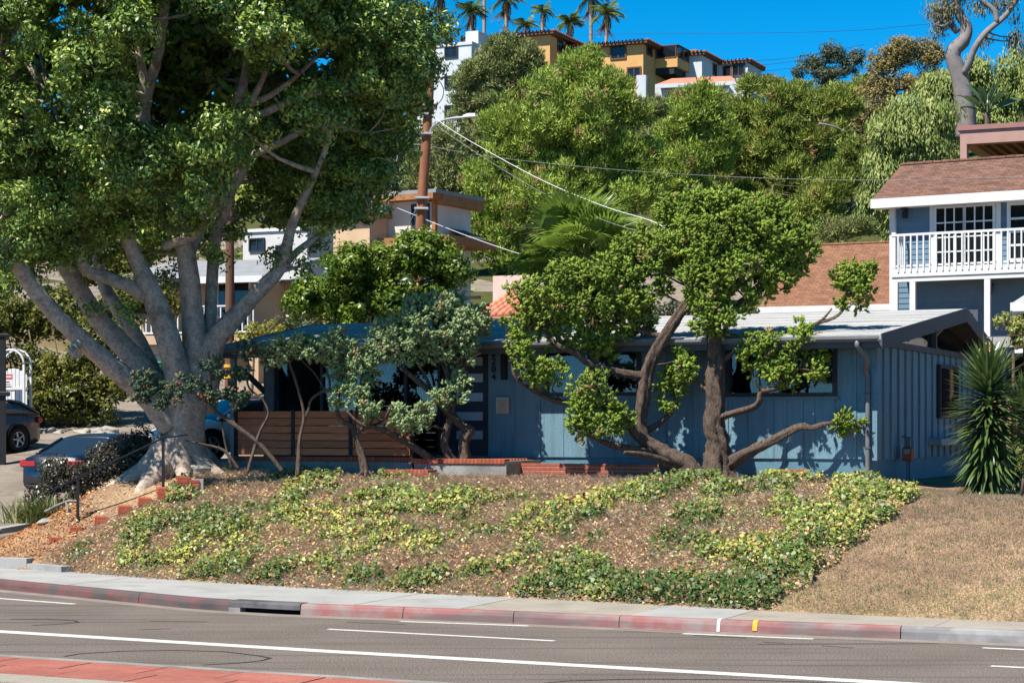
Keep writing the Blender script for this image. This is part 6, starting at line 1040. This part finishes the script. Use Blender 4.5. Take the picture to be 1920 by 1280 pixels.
for lab, px, py, Y, d in (('bleached dead branch sticking out of the right-hand pine', 1535, 232, 108, (1.6, 0, -.5)),):
    p = at(px, py, Y); t = thing('dead_branch', lab, 'branch', tuple(p)); MB().tube([(0, 0, 0), (d[0]*.5, 0, d[2]*.3), (d[0], 0, d[2])], [.07, .05, .02], 6, step=.15, knob=.1).build('limb', m_bark_g, t); MB().tube([(.2, 0, 0), (.5, 0, .3)], [.04, .015], 5, knob=.1).build('twig', m_bark_g, t)
# ------------------------------------------------------------------ nearer shrubs and things on the left
m_lush = leafmat('lush_leaf', [(0, sr(62, 90, 24)), (.5, sr(96, 124, 32)), (1, sr(150, 168, 52))], .35, .4, .45, 0); m_hedge = leafmat('hedge_leaf', [(0, sr(58, 70, 26)), (.5, sr(96, 100, 36)), (1, sr(160, 156, 60))], .35, .5, .35, 0)
b = gz(700, 51); plant('broadleaf_tree', 'lush bright green broadleaf tree behind the left end of the roof', 'tree', b, px_blobs(51, [(690, 500, 115, 70), (790, 480, 80, 55), (620, 555, 80, 60), (730, 565, 100, 50), (850, 510, 38, 40), (560, 570, 40, 30), (820, 560, 50, 40), (640, 600, 90, 25)], 80, (.35, .65), .9, .3), m_lush, 170, .14, .062, 'broad', [([tuple(b-Vector((0, 0, .3))), tuple(at(705, 620, 51)), tuple(at(700, 540, 51)), tuple(at(690, 480, 51))], [.16, .13, .1, .04])], m_bark_b, .25, 3.0, limbr=.03)
b = gz(470, 61); plant('shrub', 'small yellow-green shrub beside the tan house', 'shrub', b, px_blobs(61, [(480, 625, 36, 25), (455, 635, 20, 18), (515, 615, 20, 18)], 12, (.18, .32), .9), leafmat('yellow_leaf', [(0, sr(120, 124, 40)), (1, sr(184, 176, 80))], .35, .5, .3, 0), 150, .1, .05, 'broad', [([tuple(b), tuple(at(478, 640, 61))], [.05, .03])], m_bark_b, .15, 4)
b = gz(545, 63); plant('hedge', 'dark clipped hedge below the tan house wing', 'hedge', b, px_blobs(63, [(540, 610, 40, 28), (580, 605, 35, 25)], 14, (.25, .4), .9), m_dkpine, 130, .09, .045, 'broad', [([tuple(b), tuple(at(545, 630, 63))], [.05, .03])], m_bark_b, .2, 4, tname='stem', lname='foliage')
b = gz(110, 58); plant('hedge', 'tall overgrown hedge lining the far side of the side street', 'hedge', b, px_blobs(58, [(40, 600, 90, 60, 1), (120, 590, 85, 60, 1), (200, 620, 70, 70, 0), (60, 690, 60, 60, .5), (140, 700, 75, 75, 0), (210, 720, 40, 50, 0), (-40, 640, 60, 100, 0), (255, 560, 60, 60, 2), (110, 760, 85, 40, -.3), (40, 770, 60, 35, -.3), (190, 765, 50, 32, -.3), (70, 740, 50, 40, -.3), (150, 735, 50, 40, -.3), (310, 560, 40, 60, 4)], 140, (.4, .75), .8, .4), m_hedge, 80, .14, .07, 'broad', [([tuple(gz(px, 58)), tuple(at(px+8, 700, 58)), tuple(at(px-6, 620, 58.3))], [.035, .028, .02]) for px in (60, 105, 140, 175, 205, 20)], m_bark_b, .28, 2.4, tname='stem', lname='foliage')
b = gz(165, 41.2); m_dkb = leafmat('purple_leaf', [(0, sr(46, 44, 36)), (.6, sr(74, 70, 54)), (1, sr(112, 104, 82))], .12, .35, .5, 0)
plant('dark_bush', 'dark purplish bush between the blue car and brick steps', 'bush', b, px_blobs(41.2, [(245, 860, 48, 55, 0), (190, 880, 50, 50, 0), (130, 890, 50, 38, -.3), (265, 825, 30, 36, .4), (235, 835, 40, 38, .2), (215, 920, 55, 30, -.4), (90, 905, 38, 35, -.3), (70, 925, 30, 25, -.5), (150, 935, 50, 22, -.5), (245, 905, 45, 30, -.3), (180, 840, 30, 22, .2), (110, 870, 40, 25, .1), (95, 880, 45, 30, -.6), (150, 900, 55, 40, -.7), (75, 940, 40, 25, -.8), (130, 945, 50, 22, -.9), (205, 890, 50, 45, -.6), (225, 940, 40, 22, -.7)], 170, (.14, .28), .9, .3), m_dkb, 230, .06, .034, 'broad', [([tuple(b), tuple(at(200, 900, 41.2)), tuple(at(230, 850, 41.2))], [.05, .04, .02]), ([tuple(b), tuple(at(130, 910, 41))], [.04, .02])], m_bark_b, .13, 7, tname='stem', lname='foliage')
b = gz(80, 39.9); ag = thing('agapanthus_clump', 'clump of strappy green leaves at the foot of the dark bush', 'plant', tuple(b)); n = 700; az = RNG.random(n)*6.28; base = np.stack([RNG.normal(size=n)*.33, RNG.normal(size=n)*.2, np.zeros(n)], 1); Vs, Fs = [], []
for i in range(n):
    L_ = RNG.uniform(.35, .75); d = np.array([math.cos(az[i]), math.sin(az[i]), 0]); s_ = np.array([-d[1], d[0], 0])*.013; o_ = len(Vs); sp_ = RNG.uniform(.3, .9)
    for t in (0, .35, .7, 1): p = base[i]+d*L_*sp_*t+np.array([0, 0, L_*(1.1*t-.75*sp_*t*t)]); q = (1-t)**.5+.08; Vs += [p+s_*q, p-s_*q]
    Fs += [(o_+2*j, o_+2*j+1, o_+2*j+3, o_+2*j+2) for j in range(3)]
mobj('leaves', np_mesh('leaves', np.array(Vs), np.array(Fs), np.repeat(RNG.random(n), 3)), leafmat('strap_leaf', [(0, sr(76, 92, 46)), (.8, sr(118, 130, 72)), (1, sr(170, 156, 104))], .25, .4, .4, 0), ag)
m_rock = M('rock_grey', sr(140, 134, 128), sr(176, 170, 160), 3, .9, .5, 14)
def rock(label, px, Y, r, seed, name='rock', sink=.3, zf=.6, mat=None, group='rocks along the hedge foot'):
    b = gz(px, Y); rr = random.Random(seed); import bmesh; bm = bmesh.new(); bmesh.ops.create_icosphere(bm, subdivisions=3, radius=r)
    ph = [rr.uniform(0, 6) for _ in range(6)]
    for v in bm.verts: c = v.co/r; k = 1+.16*math.sin(c.x*3+ph[0])*math.sin(c.y*3.4+ph[1])+.12*math.sin(c.z*5+ph[2]+c.x*2)+.06*math.sin(c.y*9+ph[3]); v.co = Vector((c.x*k*1.2, c.y*k, c.z*k*zf))*r
    me = bpy.data.meshes.new('rock'); bm.to_mesh(me); bm.free(); o = mobj(name, me, mat or m_rock, None, loc=(b.x, b.y, b.z+r*zf*sink), rot=(0, 0, rr.uniform(0, 6))); return tag(o, label, 'rock', group)
for i, (px, r) in enumerate(((78, .16), (92, .2), (64, .14), (110, .13), (160, .18), (172, .16), (185, .2), (203, .24), (148, .14))): rock('grey stone lying along the foot of the tall hedge', px, 56.2+.2*(i % 3), r, i)
rock('mossy boulder at the base of the fig trunk', 378, 39.6, .3, 40, group=None); rock('pale stone at the foot of the brick steps', 84, 38.6, .13, 41, group=None)
dw = thing('driftwood', 'bleached curved root lying beside the handrail post', 'branch', tuple(gz(118, 38.7))); MB().tube([(-.35, 0, .05), (-.1, .05, .18), (.15, .05, .26), (.4, .1, .2)], [.025, .035, .03, .012], 8, step=.05, knob=.3).build('root', m_bark_g, dw); MB().tube([(.05, .05, .24), (.12, -.1, .1), (.1, -.2, .0)], [.025, .02, .01], 6, step=.05, knob=.3).build('fork', m_bark_g, dw)
bd = gz(333, 38.9); bo = thing('leaning_board', 'short weathered board leaning beside the fig trunk', 'board', tuple(bd)); o = bx('plank', m_bark_j, bo, -.05, .05, -.02, .02, -.05, .42); o.rotation_euler = (0, -.45, .2)
# white arched garden gate with its warning sign
ga = at(26, 760, 56.0); gt = thing('garden_gate', 'white arched trellis gate beside the black hatchback', 'gate', (ga.x, ga.y, tz(ga.x, ga.y)), -.25); H = 1.45
for sx in (-.42, .42):
    for sy in (-.2, .2): bx('post', m_white, gt, sx-.03, sx+.03, sy-.03, sy+.03, 0, H+.55)
for sy in (-.2, .2): MB().tube([(.42*math.cos(t), sy, H+.55+.42*math.sin(t)) for t in np.linspace(0, math.pi, 14)], .03, 6).build('arch', m_white, gt)
for t in np.linspace(.15, math.pi-.15, 8): x, z = .42*math.cos(t), H+.55+.42*math.sin(t); bx('arch_slat', m_white, gt, x-.015, x+.015, -.2, .2, z-.015, z+.015)
for k in range(7): x = -.36+k*.12; bx('picket', m_white, gt, x-.052, x+.052, -.02, .02, .05, H+.1+.35*math.sqrt(max(0, 1-(x/.42)**2)), bev=.005)
bx('gate_rail', m_white, gt, -.4, .4, -.045, -.02, .3, .38); bx('gate_rail', m_white, gt, -.4, .4, -.045, -.02, H-.15, H-.07)
sg_ = at(15.5, 716, 55.7); sn = thing('warning_sign', 'small red and white warning sign fixed to the white gate', 'sign', (sg_.x, sg_.y, sg_.z-.22), -.25); m_red = M('sign_red', sr(206, 52, 44), bump=0, rough=.5); bx('board', m_white, sn, -.14, .14, 0, .012, 0, .46); bx('header', m_red, sn, -.125, .125, -.006, 0, .3, .44)
for k in range(3): bx('text_line', m_red if k == 1 else m_trimb, sn, -.1, .1-.03*k, -.004, 0, .08+.065*k, .105+.065*k)
for k in range(5): bx('letter_stroke', m_white, sn, -.1+k*.043, -.07+k*.043, -.009, -.006, .34, .4)
# black post at the very edge, green bin
pb = at(3, 770, 50.5); gp_ = thing('gate_post', 'square black post with flat cap at the left edge beside the white gate', 'post', (pb.x, pb.y, tz(pb.x, pb.y))); hp = 2.8+(800-632)*50.5/F-gp_.location.z; bx('shaft', m_blackmetal, gp_, -.3, .1, -.06, .06, 0, hp); bx('cap', m_blackmetal, gp_, -.34, .2, -.1, .1, hp, hp+.09, bev=.02); bx('arm', m_blackmetal, gp_, -.3, .24, -.12, -.061, hp-1.5, hp-1.38, bev=.02)
gb = gz(294, 64); bn = thing('wheelie_bin', 'green wheeled bin standing before the white garage door', 'bin', tuple(gb), -.3); m_green = M('bin_green', sr(28, 132, 88), sr(36, 146, 98), 3, .5, .05); bz_ = 2.8+(800-678)*64/F-gb.z
MB().add([(x*k, y*k, z) for z, k in ((.1, .8), (bz_-.08, 1)) for x, y in ((-.3, -.34), (.3, -.34), (.3, .34), (-.3, .34))], [(3, 2, 1, 0), (4, 5, 6, 7), (0, 1, 5, 4), (1, 2, 6, 5), (2, 3, 7, 6), (3, 0, 4, 7)]).build('tub', m_green, bn); bx('lid', m_green, bn, -.33, .33, -.38, .38, bz_-.08, bz_, bev=.03); bx('rim', m_green, bn, -.32, .32, -.36, .36, bz_-.2, bz_-.15)
for sx in (-.28, .28): MB().lathe([(.0, -.03), (.1, -.03), (.1, .03), (0, .03)], 14, (sx, .3, .1), 'x').build('wheel', m_tyre, bn)
# flowering shrub right of the blue roof, low shrub beside yucca
b = gz(1900, 45.5); plant('flowering_shrub', 'pink-flowered shrub with yellowish leaves beyond the gable', 'shrub', b, px_blobs(45.5, [(1905, 610, 28, 28), (1880, 600, 16, 16), (1915, 640, 20, 16)], 16, (.12, .24), .9), leafmat('plumeria_leaf', [(0, sr(104, 122, 50)), (.7, sr(156, 160, 78)), (.85, sr(226, 190, 160)), (1, sr(224, 150, 130))], .3, .5, .4, 0), 150, .13, .05, 'broad', [([tuple(b), tuple(at(1900, 640, 45.5))], [.06, .03])], m_bark_b, .14, 5, keep=1)
b = gz(1915, 33.6); plant('shrub', 'low flowering shrub at the right edge beside the yuccas', 'shrub', b, px_blobs(33.6, [(1925, 870, 22, 25), (1918, 840, 14, 14)], 10, (.1, .18), .9), leafmat('low_shrub_leaf', [(0, sr(74, 90, 44)), (.8, sr(130, 136, 70)), (1, sr(210, 170, 140))], .3, .5, .4, 0), 200, .07, .035, 'broad', [([tuple(b), tuple(at(1922, 870, 33.6))], [.03, .02])], m_bark_b, .1, 7, keep=1)
# ------------------------------------------------------------------ ivy, dead stems, litter and dry lawn
def pix(P): k = F/P[:, 1]; return 960+P[:, 0]*k, HZ-(P[:, 2]-CZ)*k
def vnoise(x, y, sc, seed=0):
    r = np.random.default_rng(seed); g = r.random((64, 64)); u, v = x/sc % 63, y/sc % 63; i, j = u.astype(int), v.astype(int); a, b2 = u-i, v-j; a, b2 = a*a*(3-2*a), b2*b2*(3-2*b2)
    return (g[i, j]*(1-a)+g[(i+1) % 64, j]*a)*(1-b2)+(g[i, (j+1) % 64]*(1-a)+g[(i+1) % 64, (j+1) % 64]*a)*b2
rb = lambda py: np.interp(py, [860, 885, 925, 960, 985, 1040, 1100, 1142, 1150], [1640, 1705, 1722, 1690, 1655, 1585, 1510, 1440, 1430])       # right edge of the ivy
lb_ = lambda py: np.interp(py, [880, 905, 940, 980, 1020, 1050, 1075], [420, 352, 300, 215, 140, 95, 100])                                # the steps on its left
def scatter(n, s0, s1):
    s = RNG.uniform(s0, s1, n); w = RNG.uniform(-9.6, .2, n); X = P0[0]+s*CA+w*SA; Y = P0[1]-s*SA+w*CA; m = w > back_w(s)+.02; s, w, X, Y = s[m], w[m], X[m], Y[m]; Z = terrain(X, Y); P = np.stack([X, Y, Z], 1); px, py = pix(P)
    in_ivy = (px < rb(py)+8*np.sin(py*.15)) & (px > lb_(py)) & (w < -1.15)
    return P, px, py, s, w, in_ivy
P, px, py, s, w, iv = scatter(360000, -9.5, 13.5)
nz1 = vnoise(P[:, 0]+30, P[:, 1], .55, 1); nz2 = vnoise(P[:, 0]+30, P[:, 1], .16, 2); edge_ = rb(py)-px
green = .40+.9*np.clip(1-edge_/330, 0, 1)**1.3+.75*sstep(1062, 1085, py)*sstep(560, 760, px)+.55*np.exp(-((px-330)/90)**2-((py-985)/60)**2)+.4*np.exp(-((px-300)/90)**2-((py-930)/45)**2)+.45*np.exp(-((px-700)/160)**2-((py-940)/45)**2)+.5*np.exp(-((px-1330)/190)**2-((py-960)/60)**2)+.25*sstep(1040, 1070, py)*(px < 560)-.5*np.exp(-((px-1000)/230)**2-((py-905)/25)**2)-.3*np.exp(-((px-450)/110)**2-((py-930)/35)**2)
green = np.clip(green*(.25+1.5*sstep(.3, .7, nz1))*(.5+nz2), 0, 1.1); acc = iv & (RNG.random(len(P)) < green*.85)
def ground_leaves(P, N, size, poly, hgt):
    n = len(P); T1 = unit(np.cross(N, RNG.normal(size=(n, 3)))); T2 = np.cross(N, T1); C = P+np.array([0, 0, 1.])*hgt[:, None]
    V = np.stack([C+(T1*a+T2*b2+N*c)*size[:, None] for a, b2, c in poly], 1).reshape(-1, 3); return V, np.arange(len(poly)*n).reshape(n, len(poly))
IVY = [(.0, -.42, 0), (.5, -.28, .08), (.3, .2, .04), (0, .62, -.06), (-.3, .2, .04), (-.5, -.28, .08)]
A = P[acc]; n = len(A); dn = np.clip(green[acc], 0, 1); hg = .02+RNG.random(n)*(.06+.2*dn*sstep(.5, 1.0, dn)*(1-.55*sstep(0, 60, np.clip(0-0*dn, 0, 1)))); tilt = unit(RNG.normal(size=(n, 3))*.5+np.array([-.15, -.55, .75]))
y_ = RNG.random(n); yellowing = np.clip(.25+.75*vnoise(A[:, 0]+10, A[:, 1]+5, .8, 5), 0, 1); lowr = sstep(1060, 1090, py[acc]); rn = np.where(y_ < .12+.24*(1-dn), .86+.14*RNG.random(n), np.clip(.05+.95*RNG.random(n)*yellowing*(1-.45*lowr), 0, .8))  # leaves yellower in random patches, greener toward the foot of the bank
m_ivy = leafmat('ivy_leaf', [(0, sr(50, 74, 38)), (.3, sr(94, 118, 52)), (.55, sr(152, 162, 72)), (.78, sr(206, 198, 98)), (.86, sr(190, 158, 104)), (1, sr(150, 108, 74))], .25, .45, .4, 0)
V, Fc = ground_leaves(A, tilt, .052*(.5+1.1*RNG.random(n)**1.5), IVY, hg); tag(mobj('ivy', np_mesh('ivy', V, Fc, rn), m_ivy), 'patchy green and yellow ivy spreading over the bank', 'ivy', kind='stuff')
# dead leaves and bare runners
lf_ = (~iv) & (px < lb_(py)+5) & (px > 120) & (s > -7.9) & (w < -1.6)
acc = (iv | lf_) & (RNG.random(len(P)) < np.where(lf_, .1, .4)*np.clip(1.1-green*.8, .12, 1)*(1-.5*sstep(885, 910, 910-(py-885)*0)*0)); A = P[acc]; n = len(A); tilt = unit(RNG.normal(size=(n, 3))*.6+np.array([-.1, -.4, .7])); DL = [(0, -.5, .05), (.3, -.1, .18), (.12, .4, 0), (-.2, .35, .12), (-.32, -.15, .02)]
V, Fc = ground_leaves(A, tilt, .052*(.35+1.1*RNG.random(n)), DL, .01+.07*RNG.random(n)); m_dead = leafmat('dead_leaf', k=1.2, stops= [(0, sr(132, 96, 68)), (.35, sr(176, 136, 98)), (.75, sr(212, 178, 138)), (1, sr(236, 210, 172))], trans=.15, rough=.8, spec=.2, ovar=0)
tag(mobj('dead_leaves', np_mesh('dead_leaves', V, Fc, RNG.random(n)), m_dead), 'tan and brown dead leaves littering the dry bank', 'leaf litter', kind='stuff')
acc = iv & (RNG.random(len(P)) < .32*np.clip(1.25-green, .12, 1)); A = P[acc]; n = len(A); a = RNG.normal(size=n)*.8+2.6; L_ = RNG.uniform(.12, .4, n); d = np.stack([np.cos(a), np.sin(a)*.8, np.zeros(n)], 1); Q = A+d*L_[:, None]; Q[:, 2] = terrain(Q[:, 0], Q[:, 1]); mid = (A+Q)/2+RNG.normal(size=(n, 3))*.03; up3 = np.array([0, 0, 1.]); h0 = RNG.random((n, 1))*.05+.01; wv = np.array([0, -.0032, .0045])
pts = [A+up3*h0, mid+up3*(h0+.03+.05*RNG.random((n, 1))), Q+up3*(h0*.6)]; V = np.stack([pts[0]-wv, pts[0]+wv, pts[1]+wv, pts[1]-wv, pts[1]-wv, pts[1]+wv, pts[2]+wv, pts[2]-wv], 1).reshape(-1, 3); Fc = np.arange(8*n).reshape(2*n, 4)
tag(mobj('dry_runners', np_mesh('dry_runners', V, Fc, np.repeat(RNG.random(n), 2)), leafmat('dry_stem', [(0, sr(176, 146, 120)), (.5, sr(214, 186, 156)), (1, sr(242, 224, 200))], .05, .85, .2, 0, k=1.15)), 'tangle of dry ivy stems over the bank', 'dry stems', kind='stuff')
# lawn
P2, px2, py2, s2, w2, iv2 = scatter(420000, 2.5, 19.0); lw_ = (px2 > rb(py2)-6) & (w2 < -.0) & (px2 < 2700) & (px2 > 1380); dnz = vnoise(P2[:, 0], P2[:, 1], .5, 7); near = sstep(-6.0, -8.5, w2); acc = lw_ & (RNG.random(len(P2)) < .6+.5*dnz); A = P2[acc]; n = len(A)
D = RNG.normal(size=(n, 3))*.55+np.array([0, 0, .9]); V, Fc = leaf_tris(A, D, RNG.normal(size=(n, 3)), .022+.035*RNG.random(n), .010); gr = np.clip(.08+.45*near[acc]*RNG.random(n)*1.4+.35*RNG.random(n)*(dnz[acc] > .62)+.2*RNG.random(n), 0, 1)
m_grass = leafmat('dry_grass', [(0, sr(140, 120, 102)), (.3, sr(166, 146, 124)), (.55, sr(158, 148, 114)), (.8, sr(136, 144, 90)), (1, sr(108, 130, 66))], .2, .8, .2, 0, k=1.0)
tag(mobj('lawn_grass', np_mesh('lawn_grass', V, Fc, gr), m_grass), 'short parched brown lawn sloping to the pavement', 'grass', kind='stuff')
# bark mulch and leaf litter in the corner bed
s = RNG.uniform(-11, -6.0, 26000); w = RNG.uniform(-6.4, 1.5, 26000); X = P0[0]+s*CA+w*SA; Y = P0[1]-s*SA+w*CA; P3 = np.stack([X, Y, terrain(X, Y)], 1); a_, b2 = pix(P3); m = (w > back_w(s)+.3) & (a_ < lb_(b2)+30) & (a_ < 150+30*RNG.random(len(w))) & (s > -8.2-np.clip(2.6-w, 0, 9)*.24); A = P3[m]; n = len(A)
V, Fc = ground_leaves(A, unit(RNG.normal(size=(n, 3))*.5+np.array([0, -.2, .8])), .045*(.4+RNG.random(n)), DL, .005+.03*RNG.random(n)); tag(mobj('bark_mulch', np_mesh('bark_mulch', V, Fc, RNG.random(n)), leafmat('mulch', [(0, sr(120, 70, 42)), (.5, sr(176, 116, 72)), (1, sr(206, 156, 108))], .05, .9, .1, 0)), 'orange-brown bark mulch in the corner bed', 'mulch', kind='stuff')

# scrub covering the hillside between the trees
n = 9000; X = RNG.uniform(-45, 60, n); Y = RNG.uniform(66, 215, n); m = (X > -.26*Y*1.15-2) & (X < .26*Y*1.15+4) & ~((X > 8) & (Y < 84)); X, Y = X[m], Y[m]; k = len(X); Z = terrain(X, Y); bl = [(x, y, z+.25, r, r, r*.7) for x, y, z, r in zip(X, Y, Z, RNG.uniform(.4, 1.1, k))]; bl = bl[:330]
V_, N_, I_ = clump_points(bl, 11, .5, .8, .8, .5); n = len(V_); V, Fc = leaf_quads(V_, RNG.normal(size=(n, 3))+N_*.5, N_+RNG.normal(size=(n, 3))*.5, .34, .17); tag(mobj('hillside_scrub', np_mesh('hillside_scrub', V, Fc, .6*RNG.random(I_.max()+1)[I_]+.4*RNG.random(n)), m_pineB), 'low olive scrub covering the hillside between trees', 'scrub', kind='stuff')

b = gz(120, 80); hill_tree('broadleaf_tree', 'olive green tree behind the hedge at far left', 120, 80, [(100, 440, 120, 90), (10, 460, 90, 90), (200, 490, 70, 60), (0, 560, 60, 40)], m_hedge, 40, (.8, 1.3), 30, .28, .14, 'broad', sub=.45, subn=1.4)
hill_tree('broadleaf_tree', 'green tree seen through the fig limbs above the tan house', 330, 96, [(330, 420, 90, 70), (260, 460, 60, 60), (420, 370, 80, 60), (600, 350, 110, 70), (520, 330, 90, 60)], m_pineC, 40, (.9, 1.5), 26, .32, .16, 'broad', sub=.5, subn=1.3)

hill_tree('shrub', 'dry brownish bush on the slope below the browning tree', 1620, 130, [(1615, 215, 50, 45), (1590, 270, 40, 45), (1640, 280, 40, 40)], m_brn, 24, (.6, 1.1), 60, .24, .1, 'broad', sub=.45, tr=.12, group='shrubs on the hillside')
hill_tree('shrub', 'round green bush on the slope beside the pepper tree', 1590, 104, [(1580, 340, 40, 50), (1600, 290, 30, 40)], m_pineC, 18, (.6, 1.1), 80, .34, .09, 'needle', sub=.45, tr=.12, group='shrubs on the hillside')

b = gz(1190, 56); plant('hedge', 'dark green hedge running behind the pale roof ridge', 'hedge', b, px_blobs(56, [(1080, 600, 70, 30), (1180, 590, 80, 36), (1290, 595, 80, 32), (1370, 598, 60, 30), (1000, 605, 50, 20)], 60, (.3, .5), .9, .5), m_dkpine, 70, .14, .07, 'broad', [([tuple(gz(px, 56)), tuple(at(px, 600, 56))], [.06, .03]) for px in (1060, 1180, 1300)], m_bark_b, .25, 3, tname='stem', lname='foliage')
# weeds and taller tufts in the lawn
k = RNG.choice(len(A := P2[lw_]), 520, replace=False); C0 = A[k]; n = 26; C = np.repeat(C0, n, 0)+RNG.normal(size=(520*n, 3))*np.array([.05, .05, 0]); C[:, 2] = terrain(C[:, 0], C[:, 1]); V, Fc = leaf_tris(C, RNG.normal(size=(len(C), 3))*.5+np.array([0, 0, .9]), RNG.normal(size=(len(C), 3)), .05+.06*RNG.random(len(C)), .009)
tag(mobj('lawn_tufts', np_mesh('lawn_tufts', V, Fc, np.clip(np.repeat(RNG.random(520), n)*.8+.2*RNG.random(len(C)), 0, 1)), m_grass), 'scattered taller grass tufts in the parched lawn', 'grass', kind='stuff')
